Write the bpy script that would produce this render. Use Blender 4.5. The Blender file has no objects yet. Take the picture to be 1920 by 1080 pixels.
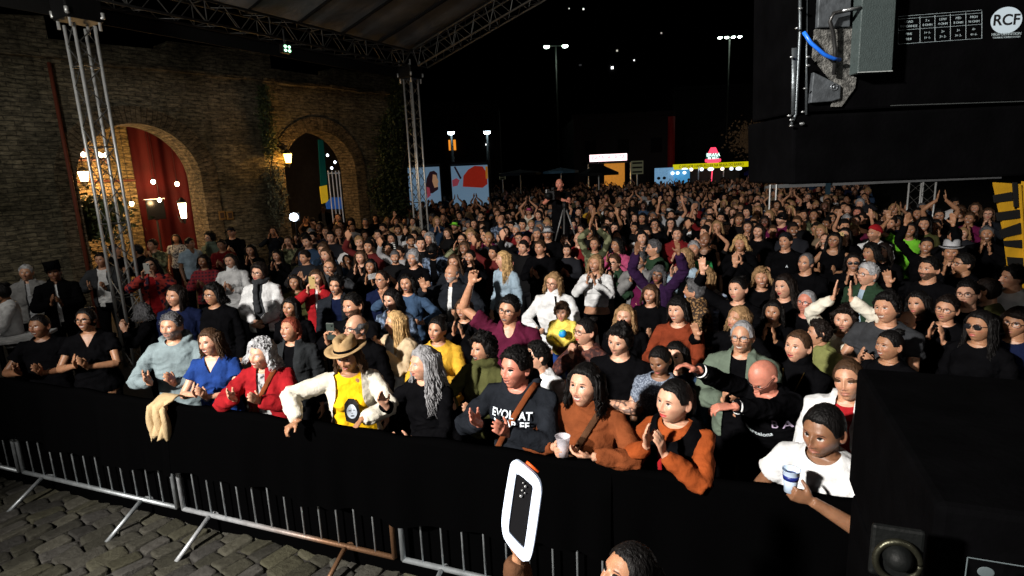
import bpy, bmesh, math, random
import numpy as np
from mathutils import Vector, Matrix
R0 = random.Random(7)
NR = np.random.RandomState(11)
scene = bpy.context.scene
COL = scene.collection
# ------------------------------------------------------------ camera
CAM_H, FPX, PITCH, ROLL = 2.75, 1080.0, 11.2, -2.5
cam_d = bpy.data.cameras.new('camera'); cam = bpy.data.objects.new('camera', cam_d); COL.objects.link(cam)
cam_d.lens = 36.0 * FPX / 1920.0; cam_d.sensor_width = 36.0; cam_d.clip_start = 0.05; cam_d.clip_end = 900
CAMM = Matrix.Translation((0, 0, CAM_H)) @ Matrix.Rotation(math.radians(90 - PITCH), 4, 'X') @ Matrix.Rotation(math.radians(ROLL), 4, 'Z')
cam.matrix_world = CAMM
scene.camera = cam
_R3 = CAMM.to_3x3()
def ray(x, y): return _R3 @ Vector(((x - 960) / FPX, (540 - y) / FPX, -1.0))
def at_z(x, y, z):
    d = ray(x, y); return Vector((0, 0, CAM_H)) + d * ((z - CAM_H) / d.z)
def at_y(x, y, Y):
    d = ray(x, y); return Vector((0, 0, CAM_H)) + d * (Y / d.y)
# ------------------------------------------------------------ world
w = bpy.data.worlds.new('World'); scene.world = w; w.use_nodes = True
wn = w.node_tree; bg = wn.nodes['Background']
sky = wn.nodes.new('ShaderNodeTexSky'); sky.sky_type = 'NISHITA'; sky.sun_disc = False
sky.sun_elevation = math.radians(-8); sky.sun_rotation = math.radians(200)
wn.links.new(sky.outputs[0], bg.inputs[0]); bg.inputs[1].default_value = 0.012
scene.view_settings.view_transform = 'Standard'; scene.view_settings.look = 'None'
scene.view_settings.exposure = 0.0; scene.view_settings.gamma = 1.0
scene.cycles.use_denoising = True
scene.cycles.max_bounces = 4; scene.cycles.diffuse_bounces = 2; scene.cycles.glossy_bounces = 2
scene.cycles.transmission_bounces = 4; scene.cycles.transparent_max_bounces = 8
scene.cycles.sample_clamp_indirect = 3.0
# ------------------------------------------------------------ stage lamps (out of frame above the stage), plus an added wall fill
def spot(name, loc, aim, power, size, blend, col, radius):
    l = bpy.data.lights.new(name, 'SPOT'); l.energy = power; l.spot_size = math.radians(size); l.spot_blend = blend
    l.color = col; l.shadow_soft_size = radius
    o = bpy.data.objects.new(name, l); COL.objects.link(o); o.location = loc
    o.rotation_euler = (Vector(aim) - Vector(loc)).to_track_quat('-Z', 'Y').to_euler()
    return o
spot('stage_key_light', (-5.6, -2.4, 5.6), (2.0, 5.8, 1.0), 9000, 76, 0.75, (1.0, 0.94, 0.87), 0.22)
spot('stage_fill_light', (2.0, -8.0, 6.2), (1.5, 9.5, 1.0), 420, 74, 0.6, (1.0, 0.93, 0.86), 0.5)
spot('wall_fill_light', (-7.0, 3.5, 5.2), (-6.5, 15.0, 3.2), 640, 95, 0.8, (1.0, 0.95, 0.86), 0.5)  # added fill that brightens the brick wall, not a stage lamp
def point(name, loc, power, col, r=0.06):
    l = bpy.data.lights.new(name, 'POINT'); l.energy = power; l.color = col; l.shadow_soft_size = r
    o = bpy.data.objects.new(name, l); COL.objects.link(o); o.location = loc; return o
# ------------------------------------------------------------ materials
MATS = {}
def _bump(nt, b, scale, strength, dist=0.01, detail=4, coord='Object', stretch=None):
    tc = nt.nodes.new('ShaderNodeTexCoord'); n = nt.nodes.new('ShaderNodeTexNoise')
    n.inputs['Scale'].default_value = scale; n.inputs['Detail'].default_value = detail
    if stretch:
        mp = nt.nodes.new('ShaderNodeMapping'); mp.inputs['Scale'].default_value = stretch
        nt.links.new(tc.outputs[coord], mp.inputs[0]); nt.links.new(mp.outputs[0], n.inputs[0])
    else: nt.links.new(tc.outputs[coord], n.inputs[0])
    bp = nt.nodes.new('ShaderNodeBump'); bp.inputs['Strength'].default_value = strength; bp.inputs['Distance'].default_value = dist
    nt.links.new(n.outputs[0], bp.inputs['Height']); nt.links.new(bp.outputs[0], b.inputs['Normal'])
    return n, tc
def mat(name, col, rough=0.7, metal=0.0, spec=0.3, var=0.15, vscale=6, bump=0.25, bscale=60, bdist=0.01, emit=None, estr=0, trans=0, alpha=1, stretch=None):
    if name in MATS: return MATS[name]
    m = bpy.data.materials.new(name); MATS[name] = m; m.use_nodes = True
    nt = m.node_tree; b = nt.nodes['Principled BSDF']
    b.inputs['Roughness'].default_value = rough; b.inputs['Metallic'].default_value = metal
    b.inputs['Specular IOR Level'].default_value = spec
    b.inputs['Base Color'].default_value = (*col, 1)
    if trans: b.inputs['Transmission Weight'].default_value = trans
    if alpha < 1: b.inputs['Alpha'].default_value = alpha
    if emit: b.inputs['Emission Color'].default_value = (*emit, 1); b.inputs['Emission Strength'].default_value = estr
    if bump or var:
        n, tc = _bump(nt, b, bscale, bump, bdist, stretch=stretch)
    if var:
        n2 = nt.nodes.new('ShaderNodeTexNoise'); n2.inputs['Scale'].default_value = vscale; n2.inputs['Detail'].default_value = 5
        nt.links.new(tc.outputs['Object'], n2.inputs[0])
        r = nt.nodes.new('ShaderNodeValToRGB')
        r.color_ramp.elements[0].position = 0.3; r.color_ramp.elements[1].position = 0.7
        r.color_ramp.elements[0].color = (*[c * (1 - var) for c in col], 1); r.color_ramp.elements[1].color = (*[min(1, c * (1 + var)) for c in col], 1)
        nt.links.new(n2.outputs[0], r.inputs[0]); nt.links.new(r.outputs[0], b.inputs['Base Color'])
    return m
def emis(name, col, s):
    if name in MATS: return MATS[name]
    m = bpy.data.materials.new(name); MATS[name] = m; m.use_nodes = True; nt = m.node_tree
    b = nt.nodes['Principled BSDF']; b.inputs['Base Color'].default_value = (0.02, 0.02, 0.02, 1)
    b.inputs['Emission Color'].default_value = (*col, 1); b.inputs['Emission Strength'].default_value = s
    return m
def two_tone(name, c1, c2, kind, scale, rough=0.8):
    if name in MATS: return MATS[name]
    m = mat(name, c1, rough, var=0, bump=0.25); nt = m.node_tree; b = nt.nodes['Principled BSDF']
    tc = [n for n in nt.nodes if n.type == 'TEX_COORD']; tc = tc[0] if tc else nt.nodes.new('ShaderNodeTexCoord')
    mix = nt.nodes.new('ShaderNodeMix'); mix.data_type = 'RGBA'
    mix.inputs['A'].default_value = (*c1, 1); mix.inputs['B'].default_value = (*c2, 1)
    if kind in ('stripe', 'plaid'):
        wv = nt.nodes.new('ShaderNodeTexWave'); wv.bands_direction = 'Z'; wv.inputs['Scale'].default_value = scale; wv.inputs['Distortion'].default_value = 0.6
        nt.links.new(tc.outputs['Object'], wv.inputs[0])
        r = nt.nodes.new('ShaderNodeValToRGB'); r.color_ramp.elements[0].position = .48; r.color_ramp.elements[1].position = .54
        nt.links.new(wv.outputs['Color'], r.inputs[0]); out = r.outputs[0]
        if kind == 'plaid':
            w2 = nt.nodes.new('ShaderNodeTexWave'); w2.bands_direction = 'X'; w2.inputs['Scale'].default_value = scale
            nt.links.new(tc.outputs['Object'], w2.inputs[0])
            mm = nt.nodes.new('ShaderNodeMath'); mm.operation = 'MULTIPLY'; nt.links.new(out, mm.inputs[0]); nt.links.new(w2.outputs['Color'], mm.inputs[1]); out = mm.outputs[0]
    else:
        n = nt.nodes.new('ShaderNodeTexVoronoi' if kind == 'spot' else 'ShaderNodeTexNoise'); n.inputs['Scale'].default_value = scale
        nt.links.new(tc.outputs['Object'], n.inputs[0])
        r = nt.nodes.new('ShaderNodeValToRGB'); r.color_ramp.elements[0].position = .42; r.color_ramp.elements[1].position = .52
        nt.links.new(n.outputs[0], r.inputs[0]); out = r.outputs[0]
    nt.links.new(out, mix.inputs['Factor']); nt.links.new(mix.outputs['Result'], b.inputs['Base Color'])
    return m
SKIN = {'p': (.54, .295, .195), 'm': (.44, .225, .135), 't': (.33, .165, .09), 'b': (.20, .095, .05), 'd': (.11, .05, .03), 'r': (.50, .19, .13)}
def skin_mat(k):
    n = 'skin_' + k
    if n in MATS: return MATS[n]
    c = SKIN[k]; m = mat(n, c, rough=0.46, spec=0.42, var=0.17, vscale=26, bump=0.35, bscale=110, bdist=0.0025)
    nt = m.node_tree; b = nt.nodes['Principled BSDF']
    src = b.inputs['Base Color'].links[0].from_socket
    at = nt.nodes.new('ShaderNodeAttribute'); at.attribute_name = 'tint'
    mix = nt.nodes.new('ShaderNodeMix'); mix.data_type = 'RGBA'
    nt.links.new(at.outputs['Alpha'], mix.inputs['Factor']); nt.links.new(src, mix.inputs['A']); nt.links.new(at.outputs['Color'], mix.inputs['B'])
    nt.links.new(mix.outputs['Result'], b.inputs['Base Color'])
    b.inputs['Subsurface Weight'].default_value = 0.12; b.inputs['Subsurface Radius'].default_value = (1, .35, .2); b.inputs['Subsurface Scale'].default_value = .012
    return m
HAIRC = {'black': (.0045, .004, .004), 'dark': (.009, .006, .005), 'brown': (.045, .024, .013), 'blond': (.42, .27, .12), 'dblond': (.24, .145, .07),
         'grey': (.23, .23, .24), 'dgrey': (.075, .075, .08), 'white': (.36, .365, .38), 'red': (.16, .035, .02)}
def hair_mat(k):
    return mat('hair_' + k, HAIRC[k], rough=0.5, spec=0.13, var=0.45, vscale=30, bump=0.9, bscale=85, bdist=0.012, stretch=(1, 1, .18))
CLOTH = {'black': (.0030, .0030, .0036), 'charcoal': (.012, .014, .018), 'dgrey': (.030, .032, .036), 'grey': (.17, .17, .17), 'lgrey': (.32, .33, .35), 'white': (.60, .61, .62),
         'cream': (.62, .59, .50), 'beige': (.44, .34, .22), 'tan': (.33, .22, .11), 'brown': (.075, .035, .018), 'rust': (.165, .045, .015), 'ochre': (.46, .15, .03),
         'orange': (.26, .055, .013), 'red': (.27, .010, .014), 'dred': (.14, .010, .012), 'maroon': (.075, .008, .026), 'plum': (.10, .008, .045), 'pink': (.40, .07, .16),
         'purple': (.022, .008, .034), 'navy': (.006, .009, .028), 'blue': (.012, .038, .17), 'denim': (.035, .065, .12), 'lblue': (.27, .36, .44), 'teal': (.01, .10, .12),
         'olive': (.060, .062, .022), 'dgreen': (.018, .040, .022), 'green': (.05, .38, .12), 'lime': (.14, .45, .03), 'mist': (.16, .205, .22), 'mustard': (.52, .30, .03), 'yellow': (.85, .52, .02), 'ggreen': (.10, .13, .10)}
PATT = {'stripe': ((.70, .70, .68), (.012, .012, .014), 'stripe', 9), 'hoopstripe': ((.55, .60, .58), (.10, .12, .13), 'stripe', 16), 'plaid': ((.25, .02, .03), (.02, .015, .03), 'plaid', 6),
        'bplaid': ((.45, .55, .72), (.10, .15, .30), 'plaid', 8), 'floral': ((.03, .015, .04), (.48, .05, .04), 'spot', 16), 'camo': ((.19, .20, .11), (.04, .045, .02), 'noise', 12),
        'leopard': ((.23, .13, .055), (.025, .014, .008), 'spot', 42), 'dpattern': ((.05, .05, .055), (.35, .35, .36), 'noise', 26), 'bpattern': ((.13, .18, .27), (.02, .03, .05), 'noise', 20),
        'bronze': ((.10, .03, .02), (.03, .01, .01), 'noise', 30), 'sequin': ((.22, .26, .33), (.08, .10, .14), 'spot', 70), 'bluelet': ((.62, .64, .66), (.62, .64, .66), 'noise', 5)}
def cloth_mat(k):
    if k in PATT:
        a, b, kind, s = PATT[k]; return two_tone('cloth_' + k, a, b, kind, s)
    return mat('cloth_' + k, CLOTH[k], rough=0.92, spec=0.0 if k in ('black', 'charcoal', 'navy') else 0.08, var=0.24, vscale=11, bump=0.6, bscale=46, bdist=0.009)
# ------------------------------------------------------------ generic mesh helpers
def tag(o, label=None, cat=None, group=None, kind=None):
    if label: o['label'] = label
    if cat: o['category'] = cat
    if group: o['group'] = group
    if kind: o['kind'] = kind
    return o
def empty(name, loc=(0, 0, 0), rz=0.0, label=None, cat=None, group=None, kind=None):
    o = bpy.data.objects.new(name, None); COL.objects.link(o); o.location = loc; o.rotation_euler = (0, 0, rz); o.empty_display_size = .1
    return tag(o, label, cat, group, kind)
class MB:
    def __init__(s): s.v = []; s.f = []; s.mi = []; s.n = 0
    def add(s, V, F, mi=0):
        V = np.asarray(V, float).reshape(-1, 3); s.v.append(V); o = s.n
        s.f += [tuple(i + o for i in f) for f in F]; s.mi += [mi] * len(F); s.n += len(V); return s
    def box(s, c, size, rot=None, mi=0):
        hx, hy, hz = [k / 2 for k in size]
        V = np.array([(x, y, z) for x in (-hx, hx) for y in (-hy, hy) for z in (-hz, hz)])
        if rot is not None: V = V @ np.array(rot).T
        V = V + np.array(c)
        return s.add(V, [(0, 1, 3, 2), (4, 6, 7, 5), (0, 4, 5, 1), (2, 3, 7, 6), (0, 2, 6, 4), (1, 5, 7, 3)], mi)
    def tube(s, pts, rad, n=8, mi=0, flat=None, fdir=None):
        V, F = tube(pts, rad, n, flat, fdir); return s.add(V, F, mi)
    def ell(s, c, r, nu=12, nv=8, rot=None, mi=0):
        V, F = sph(nu, nv); V = V * np.array(r)
        if rot is not None: V = V @ np.array(rot).T
        return s.add(V + np.array(c), F, mi)
    def mesh(s, name='m', smooth=False):
        me = bpy.data.meshes.new(name); V = np.concatenate(s.v) if s.v else np.zeros((0, 3))
        me.from_pydata(V.tolist(), [], s.f); me.update()
        if any(s.mi): me.polygons.foreach_set('material_index', s.mi)
        if smooth: me.polygons.foreach_set('use_smooth', [True] * len(me.polygons))
        return me
    def obj(s, name, mats, parent=None, smooth=False, bevel=0):
        me = s.mesh(name, smooth)
        return link(name, me, mats, parent, bevel)
def link(name, me, mats, parent=None, bevel=0, objlink=False):
    o = bpy.data.objects.new(name, me); COL.objects.link(o)
    if not isinstance(mats, (list, tuple)): mats = [mats]
    if objlink:
        while len(me.materials) < len(mats): me.materials.append(None)
        for i, m in enumerate(mats): o.material_slots[i].link = 'OBJECT'; o.material_slots[i].material = m
    else:
        for m in mats: me.materials.append(m)
    if parent is not None: o.parent = parent
    if bevel:
        bv = o.modifiers.new('bevel', 'BEVEL'); bv.width = bevel; bv.segments = 2; bv.limit_method = 'ANGLE'
    return o
_SPH = {}
def sph(nu, nv):
    if (nu, nv) in _SPH: V, F = _SPH[(nu, nv)]; return V.copy(), F
    V = [(0, 0, 1)]
    for j in range(1, nv):
        p = math.pi * j / nv
        for i in range(nu):
            t = 2 * math.pi * i / nu; V.append((math.sin(p) * math.cos(t), math.sin(p) * math.sin(t), math.cos(p)))
    V.append((0, 0, -1)); F = []
    for i in range(nu): F.append((0, 1 + i, 1 + (i + 1) % nu))
    for j in range(nv - 2):
        for i in range(nu):
            a = 1 + j * nu + i; b = 1 + j * nu + (i + 1) % nu; F.append((a, a + nu, b + nu, b))
    L = len(V) - 1; o = 1 + (nv - 2) * nu
    for i in range(nu): F.append((L, o + (i + 1) % nu, o + i))
    _SPH[(nu, nv)] = (np.array(V, float), F); return np.array(V, float), F
def tube(pts, rad, n=8, flat=None, fdir=None):
    P = np.array(pts, float); m = len(P); rad = np.broadcast_to(np.array(rad, float), (m,)) if np.ndim(rad) == 0 else np.array(rad, float)
    T = np.gradient(P, axis=0); T /= (np.linalg.norm(T, axis=1, keepdims=True) + 1e-9)
    a = np.array(fdir, float) if fdir is not None else (np.array([0, 0, 1.]) if abs(T[0][2]) < .9 else np.array([1., 0, 0]))
    ang = np.arange(n) * 2 * math.pi / n; V = []
    for i in range(m):
        u = a - T[i] * np.dot(a, T[i]); u /= (np.linalg.norm(u) + 1e-9); a = u; v = np.cross(T[i], u)
        ku = 1.0 if flat is None else flat
        V.append(P[i] + rad[i] * (np.cos(ang)[:, None] * u * ku + np.sin(ang)[:, None] * v))
    V = np.concatenate(V); F = []
    for i in range(m - 1):
        for j in range(n):
            k = (j + 1) % n; F.append((i * n + j, i * n + k, (i + 1) * n + k, (i + 1) * n + j))
    F.append(tuple(range(n - 1, -1, -1))); F.append(tuple((m - 1) * n + j for j in range(n)))
    return V, F
def bez(p0, p1, p2, n=10):
    p0, p1, p2 = map(lambda q: np.array(q, float), (p0, p1, p2)); return [(1 - t) ** 2 * p0 + 2 * t * (1 - t) * p1 + t * t * p2 for t in np.linspace(0, 1, n)]
_lat = NR.rand(64, 64, 64)
def vnoise(P, seed=0):
    P = np.asarray(P) + seed * 7.31; i = np.floor(P).astype(int); f = P - i; f = f * f * (3 - 2 * f); r = 0
    for dx in (0, 1):
        for dy in (0, 1):
            for dz in (0, 1):
                wgt = (f[:, 0] if dx else 1 - f[:, 0]) * (f[:, 1] if dy else 1 - f[:, 1]) * (f[:, 2] if dz else 1 - f[:, 2])
                r = r + wgt * _lat[(i[:, 0] + dx) & 63, (i[:, 1] + dy) & 63, (i[:, 2] + dz) & 63]
    return r
def remesh(mb, voxel, smooth_it=3, fac=.5):
    me = mb.mesh('tmp'); o = bpy.data.objects.new('tmp', me); COL.objects.link(o)
    m = o.modifiers.new('r', 'REMESH'); m.mode = 'VOXEL'; m.voxel_size = voxel; m.use_smooth_shade = True
    if smooth_it:
        s = o.modifiers.new('s', 'SMOOTH'); s.factor = fac; s.iterations = smooth_it
    dg = bpy.context.evaluated_depsgraph_get(); ev = o.evaluated_get(dg); out = bpy.data.meshes.new_from_object(ev)
    bpy.data.objects.remove(o); bpy.data.meshes.remove(me)
    return out
def mv(me):
    a = np.empty(len(me.vertices) * 3); me.vertices.foreach_get('co', a); return a.reshape(-1, 3)
def setv(me, V): me.vertices.foreach_set('co', V.ravel()); me.update()
def mn(me):
    a = np.empty(len(me.vertices) * 3, dtype=np.float32); me.vertex_normals.foreach_get('vector', a); return a.reshape(-1, 3).astype(float)
def mfaces(me):
    lt = np.empty(len(me.polygons), int); me.polygons.foreach_get('loop_total', lt)
    lv = np.empty(len(me.loops), int); me.loops.foreach_get('vertex_index', lv); return lt, lv
def rotz(a): c, s = math.cos(a), math.sin(a); return np.array([[c, -s, 0], [s, c, 0], [0, 0, 1]])
def rotx(a): c, s = math.cos(a), math.sin(a); return np.array([[1, 0, 0], [0, c, -s], [0, s, c]])
def roty(a): c, s = math.cos(a), math.sin(a); return np.array([[c, 0, s], [0, 1, 0], [-s, 0, c]])
# ------------------------------------------------------------ people: heads
HC = np.array([0, -.020, 1.572])          # head centre of a 1.7 m person facing -Y
def sm(x): x = np.clip(x, 0, 1); return x * x * (3 - 2 * x)
def head_base(S, wide=1.0, jaw=1.0):
    x, y, z = S[:, 0], S[:, 1], S[:, 2]
    low = sm(-z)
    X = .0735 * wide * x * (1 - (.24 * (2 - jaw)) * low ** 1.2) * (1 + .05 * np.clip(z, 0, 1))
    Y = np.where(y > 0, .104 * y * (1 - .50 * low), .093 * y)
    Y = np.where(y < 0, -.093 * (1 - (1 - np.clip(-y, 0, 1)) ** 1.25) * (1 - .10 * np.clip(z, 0, 1) ** 2), Y)
    Z = np.where(z < 0, .118 * z, .117 * z)
    return np.stack([X, Y, Z], 1)
def head_grid(nu, nv):
    """sphere grid, denser on the face side (-y)"""
    t = np.linspace(0, 1, nu, endpoint=False); th = 2 * math.pi * (t + .55 * np.sin(2 * math.pi * t) / (2 * math.pi)) + math.pi / 2  # dense around -y
    V = [(0, 0, 1)]
    for j in range(1, nv):
        p = math.pi * j / nv
        for a in th: V.append((math.sin(p) * math.cos(a), math.sin(p) * math.sin(a), math.cos(p)))
    V.append((0, 0, -1)); _, F = sph(nu, nv); return np.array(V), F
_HG = {}
def hg(nu, nv):
    if (nu, nv) not in _HG: _HG[(nu, nv)] = head_grid(nu, nv)
    return _HG[(nu, nv)]
def G(x, z, cx, cz, rx, rz): return np.exp(-(((x - cx) / rx) ** 2 + ((z - cz) / rz) ** 2))
def head_mesh(nu, nv, smile=1, beard=0, brow=(.02, .012, .01), seed=0, age=0, wide=1.0, jaw=1.0, nose=1.2, fem=0, beardc=None, mouth_open=0, lipst=0, closed=0):
    S, F = hg(nu, nv); V = head_base(S, wide, jaw); x, y, z = V.T.copy()
    front = sm((-S[:, 1] - .05) / .4); ax = np.abs(x); d = np.zeros(len(x))
    # profile of the face, amounts forward (-y)
    d += .0045 * G(ax, z, .028, .030, .024, .010)                       # brow ridge
    d -= .0100 * G(ax, z, .031, .007, .018, .013)                       # eye sockets
    d += .0050 * G(ax, z, .031, .004, .013, .009)                       # eyeballs
    d += nose * .015 * G(x, z, 0, -.006, .0080, .022)                   # bridge
    d += nose * .022 * G(x, z, 0, -.030, .0100, .011)                   # tip
    d += nose * .009 * G(ax, z, .0135, -.034, .007, .008)               # wings
    d += (.006 + .004 * (smile > 0)) * G(ax, z, .043, -.024, .020, .018)  # cheeks
    d -= .004 * G(ax, z, .060, -.045, .014, .022)
    d += .0075 * G(x, z, 0, -.060, .026, .020)                          # muzzle
    mz = -.0595 - (.006 if mouth_open else 0)
    lift = (.0065 * (ax / .026) ** 2) * (1.25 if smile > 1 else (1 if smile else .15))
    zz = z - lift
    d += .0045 * G(x, zz, 0, mz + .0075, .020, .0045) + .0055 * G(x, zz, 0, mz - .0085, .017, .006)
    gap = .0030 + .0042 * (smile > 1) + .008 * mouth_open; mw = 1.0 + .16 * (smile > 1)
    d -= .0065 * G(x, zz, 0, mz, .021, .0028 + gap * .6)
    d -= .003 * G(x, z, 0, -.080, .02, .006)                            # under lip
    d += .0095 * G(x, z, 0, -.100, .022, .014) * (1.0 if not fem else .8)  # chin
    if smile: d -= .0055 * G(ax - .012 + .25 * (z + .048), z, .026, -.048, .004, .016)     # smile fold
    if age: d -= .0015 * age * (np.sin(z * 900) * G(x, z, 0, .062, .045, .02)) + .0025 * age * G(ax, z, .036, -.052, .004, .022)
    V[:, 1] -= d * front
    V[:, 0] *= 1 + .05 * (vnoise(V * 14, seed) - .5); 
    # tints
    x, y, z = V.T; fr = (S[:, 1] < -.12)
    C = np.zeros((len(x), 4))
    def paint(mask, rgb, a):
        a = np.where(mask & fr, a, 0) if np.ndim(a) == 0 else np.where(fr, a, 0)
        k = a > C[:, 3] * .98
        C[k, :3] = rgb; C[k, 3] = a[k]
    def soft(e, w=.35): return np.clip((1 - e) / w, 0, 1)
    if beard:
        b = soft(np.maximum(np.abs(x) / .078, 0) ** 6 + np.clip((z + .037 - .25 * np.clip(np.abs(x) - .03, 0, 1)) / .006, 0, 9) ** 2, .5)
        b = b * (1 - soft(((x / .026) ** 2 + ((zz - mz) / .011) ** 2), .3)) * (1 - .6 * G(x, z, 0, -.02, .02, .012))
        n = vnoise(V * 260, seed); b = np.clip(b * (.40 + .45 * beard + .75 * (n - .5)), 0, .9) * min(1, .55 + .45 * beard)
        C[:, :3] = beardc or brow; C[:, 3] = np.where(S[:, 1] < .15, b, 0)
    if lipst: lip = (.42, .02, .03)
    else: lip = (.40, .095, .085) if fem else (.28, .10, .075)
    le = (x / (.0265 * mw)) ** 2 + ((zz - mz) / (.0085 + gap)) ** 2
    la = soft(le, .4) * (.92 if (fem or lipst) else .75)
    k = (la > .05) & fr; C[k, :3] = lip; C[k, 3] = np.maximum(C[k, 3] * 0, la[k])
    if smile or mouth_open:
        te = (x / (.022 * mw)) ** 2 + ((zz - mz - .001) / (gap + .0008)) ** 2
        k = (te < 1) & fr; C[k, :3] = (.05, .012, .012); C[k, 3] = .95
        if smile > 1 or mouth_open:
            te = (x / (.0205 * mw)) ** 2 + ((zz - mz - (.0035 if mouth_open else .001)) / (.0042 if mouth_open else gap * .85)) ** 2
            k = (te < 1) & fr; C[k, :3] = (.50, .46, .40); C[k, 3] = .9
    for sx in (-1, 1):
        ex, ez = sx * .031, .005
        open_ = (.0030 if closed else (.0048 if smile > 1 else .0058))
        e = ((x - ex) / .0150) ** 2 + ((z - ez - .0014) / (open_ + .0019)) ** 2
        k = (e < 1.1) & fr & (z > ez - (.0 if not closed else .01)); C[k, :3] = (.018, .009, .007); C[k, 3] = .92
        e = ((x - ex) / .0135) ** 2 + ((z - ez + open_) / .0016) ** 2
        k = (e < 1) & fr; C[k, :3] = (.16, .06, .045); C[k, 3] = .45
        if not closed:
            e = ((x - ex) / .0135) ** 2 + ((z - ez + .0008) / open_) ** 2
            k = (e < 1) & fr; C[k, :3] = (.50, .47, .44); C[k, 3] = .85
            e = ((x - ex + .0015) ** 2 + (z - ez - .0005) ** 2) / .0058 ** 2
            k = (e < 1) & fr & (np.abs(z - ez) < open_); C[k, :3] = (.02, .011, .007); C[k, 3] = 1
        bx = (x - sx * .033); bz = z - (.0265 - 6 * bx * bx * 4 + sx * bx * -.12)
        e = (bx / .0215) ** 2 + (bz / (.0038 if fem else .0050)) ** 2
        a = soft(e, .6) * .95; k = (a > .05) & fr & (a > C[:, 3]); C[k, :3] = brow; C[k, 3] = a[k]
        e = ((x - sx * .0075) / .0042) ** 2 + ((z + .0415) / .0028) ** 2
        k = (e < 1) & fr; C[k, :3] = (.05, .02, .015); C[k, 3] = .7
    # warm cheeks and nose, an albedo difference of real skin
    a = .22 * (G(np.abs(x), z, .046, -.024, .018, .016) + G(x, z, 0, -.032, .012, .012)) * front
    k = (a > C[:, 3]) & fr; C[k, :3] = (.62, .20, .15); C[k, 3] = a[k]
    # ears
    E, EF = sph(12, 8); VV = [V]; FF = list(F); CC = [C]; off = len(V)
    for sx in (-1, 1):
        e = E * np.array([.0095, .019, .031]); dent = np.exp(-((E[:, 1] / .55) ** 2 + (E[:, 2] / .6) ** 2)) * (E[:, 0] * sx > 0)
        e[:, 0] -= sx * dent * .012
        e = e @ rotz(sx * -.45).T @ rotx(-.15).T + np.array([sx * .0765 * wide, .014, -.006])
        VV.append(e); FF += [tuple(i + off for i in f) for f in EF]; off += len(e)
        c = np.zeros((len(e), 4)); c[:, :3] = (.5, .18, .14); c[:, 3] = .15; CC.append(c)
    return np.concatenate(VV), FF, np.concatenate(CC)
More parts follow.
